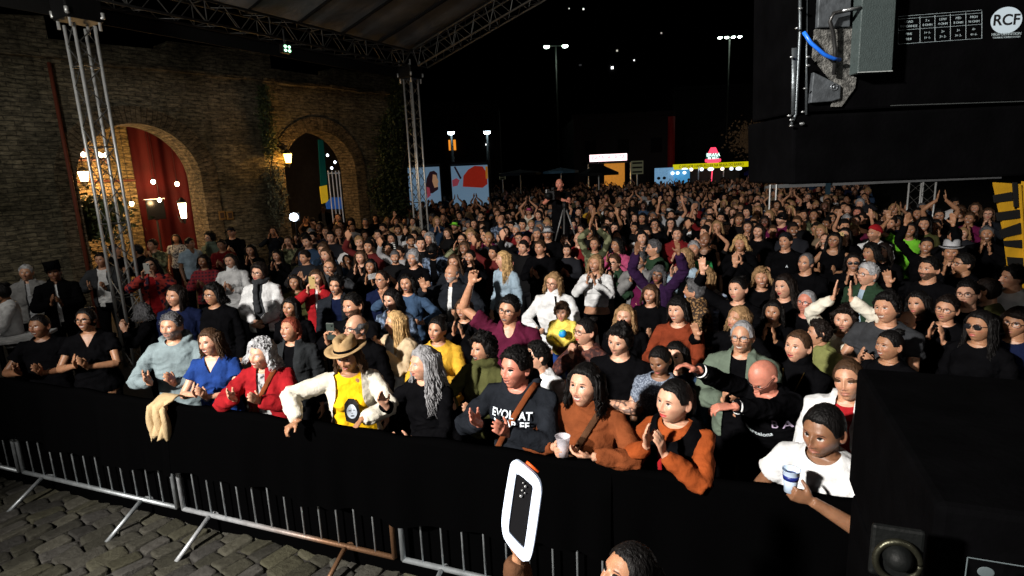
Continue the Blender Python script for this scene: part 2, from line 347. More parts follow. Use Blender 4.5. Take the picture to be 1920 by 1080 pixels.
# ------------------------------------------------------------ people: hair (head coordinates, face -Y)
def hair_mb(style, seed, q=1.0):
    """q: quality 1 hero, .6 mid, .35 far"""
    rs = np.random.RandomState(seed + 5); mb = MB()
    nu, nv = (64, 44) if q > .9 else ((40, 28) if q > .5 else (24, 18))
    S, F = sph(nu, nv); B = head_base(S); x, y, z = S.T
    n1 = vnoise(S * 3.2, seed); n2 = vnoise(S * 11, seed + 1); n3 = vnoise(S * 26, seed + 2)
    # hairline height as a function of how far front
    fr = np.clip(-y, 0, 1)
    hl = {'fringe': 1.3}.get(style, .56) + .07 * (n2 - .5)
    if style in ('bangs', 'toddler'): hl = .40 + .08 * (n2 - .5)
    if style == 'receding': hl = .80
    line = np.where(y < 0, hl * sm((fr - .10) / .62) + (-.30) * (1 - sm((fr - .10) / .62)), -.30 - .40 * sm(y / .6))
    if style in ('bald',): return None
    if style == 'fringe': line = np.where(y < -.15, 2, np.where(y < .1, -.2, -.55)); m = sm((z - line) / .12) * sm((.42 - z) / .15)
    else: m = sm((z - line) / .16)
    ear = (np.abs(x) > .75) & (y > -.35) & (y < .25) & (z < .05)
    if style in ('short', 'fade', 'receding', 'fringe', 'buzz', 'tied', 'bun', 'shortgrey'): m = np.where(ear, 0, m)
    th = {'short': .013, 'fade': .009, 'receding': .010, 'fringe': .013, 'buzz': .006, 'tied': .011, 'bun': .013, 'long': .017, 'wavy': .023, 'bob': .019, 'curly': .040, 'curlbob': .030, 'shortcurl': .020,
          'bangs': .026, 'pixie': .026, 'toddler': .030, 'braid': .014}.get(style, .02)
    amp = {'curly': .65, 'curlbob': .6, 'shortcurl': .7, 'toddler': .7, 'wavy': .35, 'short': .30}.get(style, .22)
    top = 1 + .55 * np.clip(z, 0, 1) if style in ('short', 'pixie', 'shortcurl', 'fade') else 1
    T = .85 * th * top * (1 + amp * 1.6 * (n1 - .5) + amp * 1.5 * (n2 - .5) + amp * (n3 - .5))
    if style in ('long', 'wavy', 'bob'): T *= 1 - .5 * np.exp(-(x / .08) ** 2) * np.clip(z, 0, 1)
    N = S / np.linalg.norm(S, axis=1, keepdims=True)
    mb.add(B + N * (m * (T + .004) - .004)[:, None], F)
    def strands(N_, L, r0, spread, wave, front=-.35, back=1.0, sag=.0, inward=0.0):
        if q > .5:
            strands1(int(N_ * .8), L * .96, r0 * .95, spread * .8, wave * .5, inward); strands1(int(N_ * (2.6 if q > .9 else 1.4)), L, r0 * .42, spread * 1.35, wave * 1.2, inward)
        else: strands1(N_, L, r0, spread, wave, inward)
    def strands1(N_, L, r0, spread, wave, inward):
        for i in range(int(N_ * q)):
            a = rs.uniform(-1, 1); ang = a * 2.02      # angle from the back (0) around to the temples
            sx, cy = math.sin(ang), math.cos(ang)
            zt = rs.uniform(.15, .80)
            base = head_base(np.array([[sx * math.sqrt(1 - zt * zt), cy * math.sqrt(1 - zt * zt), zt]]))[0]
            u = np.array([sx, cy, 0]); k = rs.uniform(.9, 1.15)
            side = np.array([.086 * sx, .10 * cy if cy > 0 else .075 * cy, -.01]) * k + u * spread * .4
            ll = L * rs.uniform(.72, 1.05)
            low = side * np.array([1.0, 1.0, 0]) * (1.10 - inward) + u * spread + np.array([0, .012, -ll])
            if cy < -.1: low[1] = max(low[1], -.075)
            pts = [base * 1.02, base * .5 + side * .62 + np.array([0, 0, .03]), side]
            for t in np.linspace(.25, 1, 6):
                p = side * (1 - t) + low * t; ph = rs.uniform(0, 6)
                p = p + wave * np.array([math.sin(t * 13 + i), math.cos(t * 11 + i * 2), 0]); pts.append(p)
            rr = r0 * rs.uniform(.7, 1.3); m_ = len(pts)
            mb.tube(pts, [rr * .6, rr, rr * 1.1] + [rr * (1.0 - .75 * t ** 2) for t in np.linspace(.1, 1, m_ - 3)], 5)
    if style == 'long': strands(95, .36, .0110, .010, .008)
    if style == 'wavy': strands(110, .34, .0125, .030, .013)
    if style == 'bob': strands(90, .16, .0115, .016, .008, inward=.12)
    if style == 'curlbob': strands(110, .105, .011, .026, .010)
    if style == 'bangs': strands(60, .12, .012, .006, .003)
    if style in ('curly', 'shortcurl', 'toddler', 'curlbob'):
        for i in range(int((300 if style != 'toddler' else 160) * q)):
            d = rs.normal(size=3); d /= np.linalg.norm(d)
            if d[1] < -.25 and d[2] < .5: continue
            if d[2] < -.45: continue
            b = head_base(d[None])[0]; c = b + d * th * rs.uniform(.55, 1.1); r = rs.uniform(.007, .012) * (1.25 if q < .7 else 1)
            ax = rs.normal(size=3); ax /= np.linalg.norm(ax); e = np.cross(ax, d); e /= (np.linalg.norm(e) + 1e-6); g = np.cross(e, d)
            pts = [c + r * (math.cos(t) * e + math.sin(t) * g) for t in np.linspace(0, 4.6, 6)]
            mb.tube(pts, [.003, .0045, .005, .005, .004, .002], 4)
    if style in ('short', 'pixie', 'shortgrey'):
        for i in range(int(420 * q)):
            d = rs.normal(size=3); d /= np.linalg.norm(d)
            if d[2] < .25 or (d[1] < -.62): continue
            b = head_base(d[None])[0]; L = rs.uniform(.025, .04); f = np.array([rs.uniform(-.6, .6), -rs.uniform(-.3, 1), .25]); f -= d * f.dot(d); f /= np.linalg.norm(f)
            p0 = b + d * th * .8; mb.tube([p0, p0 + f * L * .5 + d * .012, p0 + f * L + d * .006], [.0032, .0030, .0006], 3)
    if style == 'bun':
        mb.ell((0, .075, .105), (.038, .036, .034), 14, 10)
        for i in range(8): a = i * .8; mb.tube([(.036 * math.cos(a + t), .075 + .034 * math.sin(a + t), .105 + .02 * math.sin(t * 2 + i)) for t in np.linspace(0, 2, 6)], .007, 4)
    if style == 'tied':
        for i in range(int(16 * q) + 3):
            o = rs.normal(size=3) * .012; mb.tube([np.array((0, .10, .03)) + o, np.array((0, .135, .0)) + o, np.array((.0, .13, -.09)) + o * 1.6, np.array((0, .10, -.20)) + o], [.008, .012, .012, .003], 5)
    if style == 'braid':
        for i in range(12):
            t = i / 11.; mb.ell((.055 + .012 * (i % 2), .06 - .06 * t, -.05 - .30 * t), (.020 - .006 * t, .02 - .006 * t, .020), 8, 6)
        mb.tube([(-.01, .1, .02), (.04, .09, -.02), (.06, .06, -.06)], .022, 8)
    return mb
# ------------------------------------------------------------ people: bodies
RING = [(.80, .150, .100, .01), (.92, .172, .115, .01), (1.02, .158, .105, .0), (1.10, .150, .102, -.002), (1.22, .165, .112, -.002), (1.32, .168, .108, .004), (1.375, .160, .092, .010), (1.415, .124, .076, .012), (1.445, .088, .066, .010), (1.470, .062, .058, .006)]
def torso_rings(fem, fat, e, zlo=.80, zhi=1.46):
    out = []
    for z, hx, hy, yo in RING:
        if z < zlo - .001 or z > zhi: continue
        if fem:
            hx = hx * (.90 if z > 1.15 else (.90 if z > 1.0 else 1.0)); hy *= .95
        k = 1 + fat * (1 if z < 1.35 else .4)
        out.append((z, hx * k + e, hy * (k + fat * .6 * (z < 1.3)) + e, yo))
    return out
def loft(mb, rings, n=24, p=2.4):
    V = []; 
    for z, hx, hy, yo in rings:
        for i in range(n):
            a = 2 * math.pi * i / n; c, s = math.cos(a), math.sin(a)
            V.append((hx * abs(c) ** (2 / p) * (1 if c > 0 else -1), yo + hy * abs(s) ** (2 / p) * (1 if s > 0 else -1), z))
    F = []
    m = len(rings)
    for i in range(m - 1):
        for j in range(n): k = (j + 1) % n; F.append((i * n + j, i * n + k, (i + 1) * n + k, (i + 1) * n + j))
    F.append(tuple(range(n - 1, -1, -1))); F.append(tuple((m - 1) * n + j for j in range(n)))
    mb.add(V, F)
def elbow(S, W, pole, up=.285, lo=.255):
    S, W = np.array(S), np.array(W); d = W - S; L = np.linalg.norm(d)
    if L > up + lo - .004: W = S + d / L * (up + lo - .004); d = W - S; L = up + lo - .004
    a = (up * up - lo * lo + L * L) / (2 * L); h = math.sqrt(max(1e-6, up * up - a * a)); u = d / L
    p = np.array(pole, float); p -= u * p.dot(u); p /= np.linalg.norm(p) + 1e-9
    return S + u * a + p * h, W
#   pose: (R wrist, R fingers dir, R palm normal, R curl, R pole), same for L.  R is -x.
dn = ((-.235, -.06, .86), (0, -.08, -1), (1, 0, 0), .35, (-.3, 1, 0))
def mir(a): f = lambda v: (-v[0], v[1], v[2]); return (f(a[0]), f(a[1]), f(a[2]), a[3], f(a[4]))
POSES = {
 'down': (dn, mir(dn)),
 'clap': (((-.060, -.27, 1.20), (.10, -.55, .8), (1, 0, .1), .22, (-.8, .2, -.7)), ((.035, -.29, 1.18), (-.05, -.65, .7), (-1, 0, .2), .28, (.8, .2, -.7))),
 'clapopen': (((-.125, -.28, 1.19), (-.12, -.65, .72), (.95, .1, .25), .18, (-.9, .2, -.6)), ((.055, -.30, 1.17), (.05, -.7, .65), (-.95, .0, .35), .28, (.9, .2, -.6))),
 'claph': (((-.050, -.24, 1.37), (.06, -.25, 1), (1, 0, 0), .16, (-.8, .1, -.8)), ((.045, -.25, 1.35), (-.05, -.28, 1), (-1, 0, 0), .2, (.8, .1, -.8))),
 'cheer': (((-.10, -.20, 1.44), (.22, -.1, 1), (1, -.1, 0), .2, (-.9, .0, -.8)), ((.10, -.20, 1.44), (-.22, -.1, 1), (-1, -.1, 0), .2, (.9, 0, -.8))),
 'up2': (((-.055, -.14, 1.84), (.08, -.02, 1), (1, 0, 0), .06, (-1, 0, .2)), ((.055, -.14, 1.84), (-.08, -.02, 1), (-1, 0, 0), .06, (1, 0, .2))),
 'up2w': (((-.24, -.14, 1.86), (.1, -.05, 1), (.5, -1, 0), .1, (-1, .2, .1)), ((.24, -.14, 1.86), (-.1, -.05, 1), (-.5, -1, 0), .1, (1, .2, .1))),
 'wave': (((-.27, -.18, 1.74), (-.05, -.08, 1), (.1, -1, 0), .08, (-1, .3, -.2)), mir(dn)),
 'wavel': (dn, ((.27, -.18, 1.74), (.05, -.08, 1), (-.1, -1, 0), .08, (1, .3, -.2))),
 'palm': (((-.20, -.33, 1.44), (-.1, -.3, 1), (.2, -1, -.1), .1, (-1, .2, -.5)), ((.20, -.25, 1.14), (-.4, -.8, .3), (-.5, 0, .8), .4, (1, .3, -.5))),
 'phone': (((-.065, -.30, 1.46), (.05, -.15, 1), (.9, -.2, 0), .65, (-1, 0, -.8)), ((.065, -.30, 1.46), (-.05, -.15, 1), (-.9, -.2, 0), .65, (1, 0, -.8))),
 'fold': (((.13, -.20, 1.13), (.9, -.1, .25), (0, 1, .2), .3, (-1, -.1, -.8)), ((-.12, -.225, 1.17), (-.9, .0, -.1), (0, .8, -.6), .3, (1, -.1, -.8))),
 'hold': (((-.055, -.30, 1.12), (.75, -.45, .35), (.45, .75, .1), .85, (-1, .1, -.6)), ((.10, -.26, 1.09), (-.9, -.3, .15), (0, .5, .9), .45, (1, .1, -.6))),
 'cup': (((-.17, -.12, .98), (.1, -.9, .1), (.8, 0, -.5), .5, (-1, .4, -.3)), ((.045, -.27, 1.17), (-.80, -.42, .36), (-.45, .80, .1), .80, (1, .1, -.7))),
 'rail': (((-.27, -.30, 1.09), (-.25, -.85, -.55), (0, -.3, -1), .6, (-1, .3, 0)), ((.22, -.30, 1.07), (.15, -.85, -.6), (0, -.3, -1), .35, (1, .3, 0))),
 'chin': (((-.035, -.175, 1.40), (.05, -.1, 1), (.2, .9, 0), 1.1, (-1, 0, -1)), ((-.05, -.22, 1.12), (-1, 0, .1), (0, .9, -.2), .4, (1, 0, -.8))),
 'point': (((-.20, -.42, 1.52), (-.35, -.9, .10), (.3, -.2, -1), .25, (-1, .2, -.3)), ((-.0, -.46, 1.40), (-.5, -.8, -.1), (0, -.2, -1), .4, (1, .2, -.4))),
 'profhand': (((-.20, -.30, 1.42), (-.25, -.2, 1), (1, -.2, 0), .25, (-1, .2, -.8)), ((.06, -.28, 1.15), (-.5, -.7, .4), (-.8, 0, .5), .4, (1, .2, -.6))),
 'babyhold': (((-.14, -.22, 1.08), (.6, -.7, .1), (.5, .3, .8), .5, (-1, .3, -.4)), ((.12, -.26, 1.02), (-.8, -.4, .1), (0, .4, .9), .4, (1, .3, -.4))),
 'clasp': (((-.03, -.24, 1.02), (.6, -.5, -.4), (.4, .8, .0), .6, (-1, .3, -.2)), ((.045, -.25, 1.03), (-.7, -.4, -.4), (-.3, .8, 0), .6, (1, .3, -.2))),
}
def hand(mb, W, d, nrm, curl, side, k=1.0, thick=1.0, nf=6):
    """side +1 for the left hand (+x) ; thumb direction = side * cross"""
    d = np.array(d, float); d /= np.linalg.norm(d); n = np.array(nrm, float); n -= d * n.dot(d); n /= np.linalg.norm(n)
    t = np.cross(d, n) * (1 if side < 0 else -1)   # towards the thumb
    W = np.array(W)
    mb.tube([W - d * .03, W + d * .01, W + d * .045 * k, W + d * .085 * k], [.021, .026 * thick, .036 * k * thick, .037 * k * thick], 10, flat=.42, fdir=n)
    mb.ell(W + d * .035 * k + t * .022 * k + n * .007, (.020 * k,) * 3, 8, 6)
    for i, (o, L) in enumerate(((.027, .074), (.009, .083), (-.009, .077), (-.026, .060))):
        p = W + d * (.080 * k - abs(i - 1) * .003) + t * o * k; spread = t * (1.5 - i) * .07 * (1 if curl < .15 else .35)
        dd = d + spread; dd /= np.linalg.norm(dd); c = curl * (1 + .12 * i); pts = [p - dd * .012, p]; a = 0
        for seg, fr in ((0, .45), (1, .30), (2, .25)):
            a += c * (.8 if seg == 0 else 1.0); v = dd * math.cos(a) + n * math.sin(a); pts.append(pts[-1] + v * L * fr * k)
        mb.tube(pts, [.0085 * thick, .0092 * thick, .0086 * thick, .0080 * thick, .0062 * thick], nf)
    p = W + d * .025 * k + t * .026 * k + n * .004
    v1 = (t * .75 + d * .62 + n * .25); v1 /= np.linalg.norm(v1); v2 = (t * .35 + d * .85 + n * (.3 + curl * .6)); v2 /= np.linalg.norm(v2)
    mb.tube([p - v1 * .01, p + v1 * .022 * k, p + v1 * .035 * k + v2 * .004, p + v1 * .036 * k + v2 * .032 * k], [.0125 * thick, .0118 * thick, .0098 * thick, .0078 * thick], nf)
def arms(pose, fem, fat):
    out = []
    for side, a in ((-1, pose[0]), (1, pose[1])):
        S = np.array([side * (.150 if fem else .168) * (1 + fat * .4), .012, 1.375]); 
        lift = max(0, min(1, (a[0][2] - 1.5) / .35)); S = S + np.array([-side * .012, -.01, .035]) * lift
        E_, W = elbow(S, a[0], a[4]); out.append((side, S, E_, W, a))
    return out
def body_mb(pose, fem, fat, k=1.0, thick=1.0, legs=True, nf=6):
    mb = MB(); loft(mb, torso_rings(fem, fat, 0) , 20)
    mb.tube([(0, .012, 1.40), (0, .008, 1.455), (0, .002, 1.50), (0, .006, 1.56)], [.075, .060 if not fem else .052, .056 if not fem else .047, .054 if not fem else .045], 14)
    if fem:
        for s in (-1, 1): mb.ell((s * .068, -.075, 1.245), (.062, .050, .058), 12, 8)
    for side, S, E_, W, a in arms(pose, fem, fat):
        g = (.90 if fem else 1.0) * (1 + fat * .5)
        mb.tube([S - np.array([side * .03, 0, 0]), S, S * .6 + E_ * .4, E_ * .93 + S * .07, E_], [.046 * g, .046 * g, .041 * g, .035 * g, .034 * g], 12)
        u = (W - E_); mb.tube([E_, E_ + u * .22, E_ + u * .6, E_ + u * .88, W], [.034 * g, .039 * g, .032 * g, .026 * g, .025 * g], 12)
        hand(mb, W, a[1], a[2], a[3], side, k * (.93 if fem else 1.02), thick, nf)
    return mb
def leg_pts(side, spread=.10): return [(side * .085, .01, .90), (side * spread, .0, .50), (side * (spread + .01), .012, .10)]
def legs_mb(e=0.0, fem=0):
    mb = MB()
    for s in (-1, 1):
        mb.tube(leg_pts(s), [.088 + e, .058 + e, .042 + e * 1.6], 12); 
    loft(mb, torso_rings(fem, 0, e * .6, .80, 1.0), 20)
    return mb
def shoes_mb():
    mb = MB()
    for s in (-1, 1):
        mb.tube([(s * .108, .075, .055), (s * .108, .0, .05), (s * .112, -.09, .042), (s * .116, -.155, .030)], [.036, .044, .044, .028], 10, flat=.85, fdir=(0, 0, 1))
    return mb
def garment_mb(kind, pose, fem, fat, e=.012):
    mb = MB(); hem = .86 if kind not in ('crop',) else 1.06
    rings = torso_rings(fem, fat, e, .80, 1.45)
    rings = [(max(r[0], hem) if i == 0 else r[0], r[1] + (.006 if i == 0 else 0), r[2] + (.006 if i == 0 else 0), r[3]) for i, r in enumerate(rings) if r[0] >= hem - .06]
    rings.append((1.468, .064 + e * .4, .062 + e * .3, .008)); loft(mb, rings, 28)
    if fem:
        for s in (-1, 1): mb.ell((s * .066, -.078, 1.245), (.066 + e * .4, .054 + e * .5, .062 + e * .4), 12, 8)
    sl = {'tank': 0, 'tee': .55, 'polo': .6, 'vneck': .5}.get(kind, 1.0)
    for side, S, E_, W, a in arms(pose, fem, fat):
        g = (.90 if fem else 1.0) * (1 + fat * .35); e = min(e, .024); ee = e + .003
        if kind == 'tank': mb.ell(S - np.array([side * .045, 0, -.02]), (.05, .06, .05), 10, 8); continue
        if sl < 1:
            Q = S + (E_ - S) * sl; mb.tube([S - np.array([side * .04, 0, 0]), S, S * .5 + Q * .5, Q], [.048 * g + e, .049 * g + e, .046 * g + ee, .046 * g + ee * 1.5], 16)
        else:
            mb.tube([S - np.array([side * .04, 0, 0]), S, S * .5 + E_ * .5, E_ + (E_ - S) * .03], [.047 * g + e, .047 * g + e, .042 * g + ee, .036 * g + ee], 16)
            u = (W - E_); f = .93; mb.tube([E_ - u * .03, E_ + u * .3, E_ + u * .7, E_ + u * f], [.036 * g + ee, .039 * g + ee, .032 * g + ee, .026 * g + ee * .8], 16)
    if kind in ('turtle',):
        mb.tube([(0, .012, 1.43), (0, .006, 1.475), (0, .0, 1.505)], [.085, .073, .070], 18); mb.tube([(0, .004, 1.47), (0, .0, 1.51)], [.078, .075], 18)
    if kind in ('hoodie',):
        mb.tube([(-.08, -.035, 1.435), (-.105, .03, 1.46), (-.06, .10, 1.475), (0, .125, 1.475), (.06, .10, 1.475), (.105, .03, 1.46), (.08, -.035, 1.435)], [.02, .030, .042, .05, .042, .030, .02], 10)
    if kind in ('jacket', 'shirt', 'polo'):
        mb.tube([(-.045, -.075, 1.43), (-.080, -.01, 1.47), (-.05, .06, 1.487), (0, .075, 1.49), (.05, .06, 1.487), (.080, -.01, 1.47), (.045, -.075, 1.43)], [.008, .014, .016, .016, .016, .014, .008], 8)
    if kind == 'scarf':
        mb.tube([(.07 * math.cos(t), .0 + .075 * math.sin(t), 1.475 + .01 * math.sin(3 * t)) for t in np.linspace(0, 6.2, 16)], .032, 10)
        mb.tube([(-.03, -.10, 1.45), (-.035, -.135, 1.30), (-.03, -.145, 1.12)], [.03, .035, .035], 10, flat=.5, fdir=(0, 1, 0))
    return mb
NECK = {'tee': (.080, .052), 'crew': (.076, .045), 'long': (.078, .050), 'tank': (.095, .105), 'crop': (.10, .10), 'hoodie': (.07, .05), 'polo': (.050, .105), 'shirt': (.052, .13)}
def cut(me, V, fn):
    lt, lv = mfaces(me); st = np.concatenate([[0], np.cumsum(lt)[:-1]]); C = np.add.reduceat(V[lv], st, axis=0) / lt[:, None]
    kill = np.nonzero(fn(C))[0]
    if len(kill) == 0: return
    bm = bmesh.new(); bm.from_mesh(me); bm.faces.ensure_lookup_table()
    bmesh.ops.delete(bm, geom=[bm.faces[i] for i in kill], context='FACES')
    bv = [v for v in bm.verts if v.is_boundary]; nb_ = {v: [e.other_vert(v) for e in v.link_edges if e.is_boundary] for v in bv}
    for _ in range(7):
        new = {v: v.co * .4 + sum((u.co for u in nb_[v]), Vector()) * (.6 / len(nb_[v])) for v in bv if nb_[v]}
        for v, c_ in new.items(): v.co = c_
    bm.to_mesh(me); bm.free(); me.update()
def wrinkle(me, seed, amp=.007):
    V = mv(me); N = mn(me); q = V + .035 * (np.stack([vnoise(V * 9, seed + 3), vnoise(V * 9, seed + 4), vnoise(V * 9, seed + 5)], 1) - .5) * 2
    a = vnoise(q * np.array([9, 9, 22]), seed); b = vnoise(q * np.array([26, 26, 14]), seed + 1)
    r = (1 - np.abs(2 * a - 1)) ** 2 - .4; r2 = (1 - np.abs(2 * b - 1)) - .5
    V = V + N * (amp * (r * 1.0 + .55 * r2))[:, None]; setv(me, V); return V
_CB = {}; HSX = [1.0]
def lean_fn(V, lean, leanx=0):
    if not lean and not leanx: return V
    V = V.copy(); k = sm((V[:, 2] - .85) / .35); a = lean * k; y0, z0 = 0, .95
    y = V[:, 1] - y0; z = V[:, 2] - z0; V[:, 1] = y0 + y * np.cos(a) - z * np.sin(a); V[:, 2] = z0 + y * np.sin(a) + z * np.cos(a)
    return V
VOX = {0: .0052, 1: .0085, 2: .0125}
GVOX = {0: .0095, 1: .014, 2: .022}
FACES = {}
def person_body(posek, fem, fat, tier, face, yaw, pitch, lean, roll=0.0):
    key = ('body', HSX[0], posek, fem, fat, tier, tuple(sorted(face.items())), round(yaw, 2), pitch, lean, roll)
    if key in _CB: return _CB[key]
    bk = ('b0', posek, fem, fat, tier)
    if bk not in _CB:
        mb = body_mb(POSES[posek], fem, fat, 1.0, {0: 1.0, 1: 1.08, 2: 1.25}[tier], nf={0: 8, 1: 6, 2: 5}[tier])
        me = remesh(mb, VOX[tier], 3 if tier == 0 else 2, .5 if tier == 0 else .35)
        V = mv(me); lt, lv = mfaces(me); st = np.concatenate([[0], np.cumsum(lt)]); F = [tuple(lv[st[i]:st[i + 1]].tolist()) for i in range(len(lt))]
        bpy.data.meshes.remove(me); _CB[bk] = (V, F)
    V, F = _CB[bk]
    nu, nv = {0: (92, 92), 1: (54, 54), 2: (34, 34)}[tier]
    fk = ('h', tier, tuple(sorted(face.items())))
    if fk not in _CB: _CB[fk] = head_mesh(nu, nv, **face)
    HV, HF, HCc = _CB[fk]
    R = rotz(yaw) @ rotx(-pitch) @ roty(roll)
    HV = (HV * HS * HSX[0]) @ R.T + HC
    L, LF = legs_mb(0, fem), None
    LV = np.concatenate(L.v); 
    me = bpy.data.meshes.new('body'); off = len(V); off2 = off + len(HV)
    A = np.concatenate([V, HV, LV]); A = lean_fn(A, lean)
    me.from_pydata(A.tolist(), [], F + [tuple(i + off for i in f) for f in HF] + [tuple(i + off2 for i in f) for f in L.f]); me.update()
    me.polygons.foreach_set('use_smooth', [True] * len(me.polygons))
    at = me.color_attributes.new('tint', 'FLOAT_COLOR', 'POINT'); c = np.zeros((len(A), 4), dtype=np.float32); c[off:off2] = HCc
    at.data.foreach_set('color', c.ravel()); _CB[key] = me
    return me
def garment(kind, posek, fem, fat, tier, lean, e=.012, seed=0, cutw=0, hero=False):
    key = ('g', kind, posek, fem, fat, tier, lean, e, seed if hero else seed % 3, cutw)
    if key in _CB: return _CB[key]
    me = remesh(garment_mb(kind, POSES[posek], fem, fat, e), GVOX[tier], 4, .5)
    V = mv(me); me.update(); V = wrinkle(me, seed, .0125 if tier == 0 else .010)
    if kind == 'vneck': cut(me, V, lambda C: (C[:, 1] < .02) & (np.abs(C[:, 0]) < .50 * (C[:, 2] - 1.315)) )
    elif kind in NECK:
        a, d = NECK[kind]; cut(me, V, lambda C: (C[:, 1] < .0) & ((C[:, 0] / a) ** 2 + ((C[:, 2] - 1.475) / d) ** 2 < 1))
    V = mv(me)
    if cutw: cut(me, V, lambda C: (C[:, 1] < -.01) & (np.abs(C[:, 0] + .008) < cutw * (1 + .5 * vnoise(C * 5, seed)) * (.75 + .5 * np.clip(1.3 - C[:, 2], 0, .3) / .3)) & (C[:, 2] < 1.6) & (C[:, 1] > -.26) & ~((np.abs(C[:, 0]) > .03) & (C[:, 1] < -.19)))
    V = mv(me); setv(me, lean_fn(V, lean)); _CB[key] = me
    return me
def glasses_mb(thick=.0022, r=.024, sun=False):
    mb = MB()
    for s in (-1, 1):
        c = np.array([s * .033, -.100, .003])
        pts = [c + np.array([r * 1.08 * math.copysign(abs(math.cos(t)) ** .8, math.cos(t)), .010 * (abs(s * .033 + r * math.cos(t)) / .055) ** 2, r * .80 * math.copysign(abs(math.sin(t)) ** .8, math.sin(t))]) for t in np.linspace(0, 2 * math.pi, 22)]
        mb.tube(pts, thick, 5)
        mb.tube([c + np.array([s * r, .008, .008]), (s * .079, -.06, .012), (s * .082, .0, .010), (s * .08, .03, -.008)], thick, 5)
        if sun: mb.ell(c + np.array([0, .004, 0]), (r, .002, r * .8), 14, 8)
    mb.tube([(-.010, -.101, .008), (0, -.104, .010), (.010, -.101, .008)], thick, 5)
    return mb
def hat_parts(kind):
    out = []
    if kind in ('fedora', 'brownhat'):
        mb = MB(); n = 40; R_ = [(.0, .118), (.03, .117), (.055, .112), (.075, .110), (.082, .108)]
        V = []; F = []
        prof = [(.0, .172), (.088, .165), (.098, .120), (.086, .0), (.080, -.02)]
        br = .165 if kind == 'brownhat' else .135
        prof = [(0.0, .150), (.035, .158), (.070, .165), (.088, .150), (.094, .085), (.096, .060), (br * .75, .056), (br, .060), (br + .002, .055), (br * .7, .050), (.090, .050)]
        for (r, z) in prof:
            for i in range(n):
                a = 2 * math.pi * i / n; k = 1.0; dz = 0
                if z > .13: dz = -.03 * math.exp(-(r * math.cos(a) / .02) ** 2)
                if r > .11: dz = .022 * math.cos(a) ** 2 - .010 * math.sin(a) * (1 if math.sin(a) < 0 else -.4)
                V.append((r * math.cos(a) * .93, r * math.sin(a) * 1.12 + .0, z + dz))
        m = len(prof)
        for i in range(m - 1):
            for j in range(n): k = (j + 1) % n; F.append((i * n + j, i * n + k, (i + 1) * n + k, (i + 1) * n + j))
        F.append(tuple(range(n))); mb.add(V, F); out.append(('hat', mb))
        b2 = MB(); b2.tube([(.0955 * .93 * math.cos(t), .0965 * 1.12 * math.sin(t), .075) for t in np.linspace(0, 2 * math.pi, 40)], .011, 6, flat=.35, fdir=(1, 0, 0)); out.append(('hat_band', b2))
    elif kind == 'tophat':
        mb = MB(); mb.tube([(0, .0, .055), (0, 0, .12), (0, .0, .175)], [.094, .092, .099], 28); mb.tube([(0, 0, .050), (0, 0, .058)], [.135, .135], 28); out.append(('hat', mb))
    elif kind in ('beanie', 'rasta'):
        mb = MB(); S, F = sph(32, 20); B = head_base(S); m = sm((S[:, 2] - (.28 - .35 * S[:, 1])) / .12)
        mb.add(B + S * (m * .022 - .006)[:, None] * (1 + .25 * np.clip(S[:, 2:3], 0, 1) * (1 if kind == 'beanie' else 2.2)), F); out.append(('hat', mb))
    else:  # cap
        mb = MB(); S, F = sph(32, 20); B = head_base(S); m = sm((S[:, 2] - .36) / .10)
        mb.add(B + S * (m * .020 - .006)[:, None], F)
        n = 12; V = []; FF = []
        for j in range(5):
            for i in range(n + 1):
                a = math.pi + math.pi * i / n; rr = .070 + j * .0175
                V.append((rr * math.cos(a) * (1 - .10 * j / 4), -.035 + rr * math.sin(a) * .98, .052 - .014 * (j / 4) ** 2 - .018 * abs(math.cos(a)) ** 2))
        for j in range(4):
            for i in range(n): a = j * (n + 1) + i; FF.append((a, a + 1, a + n + 2, a + n + 1))
        mb.add(V, FF); V2 = [(v[0], v[1], v[2] - .004) for v in V]; mb.add(V2, [f[::-1] for f in FF]); out.append(('cap', mb))
    return out
HS = .94
def place_head(me_or_mb, yaw, pitch, lean, roll=0.0):
    mb = me_or_mb; V = np.concatenate(mb.v); R = rotz(yaw) @ rotx(-pitch) @ roty(roll); V = (V * HS * HSX[0]) @ R.T + HC; mb.v = [lean_fn(V, lean)]; return mb
HAIRSEEDS = 3
def hair_mesh(style, seed, tier, yaw, pitch, lean, roll=0.0, headscale=1.0):
    key = ('hair', HSX[0], style, seed, tier, round(yaw, 2), pitch, lean, roll)
    if key not in _CB:
        mb = hair_mb(style, seed, {0: 1.0, 1: .6, 2: .35}[tier])
        if mb is None: _CB[key] = None
        else: _CB[key] = place_head(mb, yaw, pitch, lean, roll).mesh('hair', True)
    return _CB[key]
SCARF = None
N_P = 0
def body_rot(P, d):
    rz0 = math.atan2(-P[0], P[1])
    if d.get('yaw') is None: yaw = rz0 - math.atan2(-4.2 - P[0], P[1] + 3.5) + d.setdefault('jit', R0.uniform(-.18, .18))
    else: yaw = math.radians(d['yaw'])
    return yaw, rz0 - yaw * d.get('bk', .60)
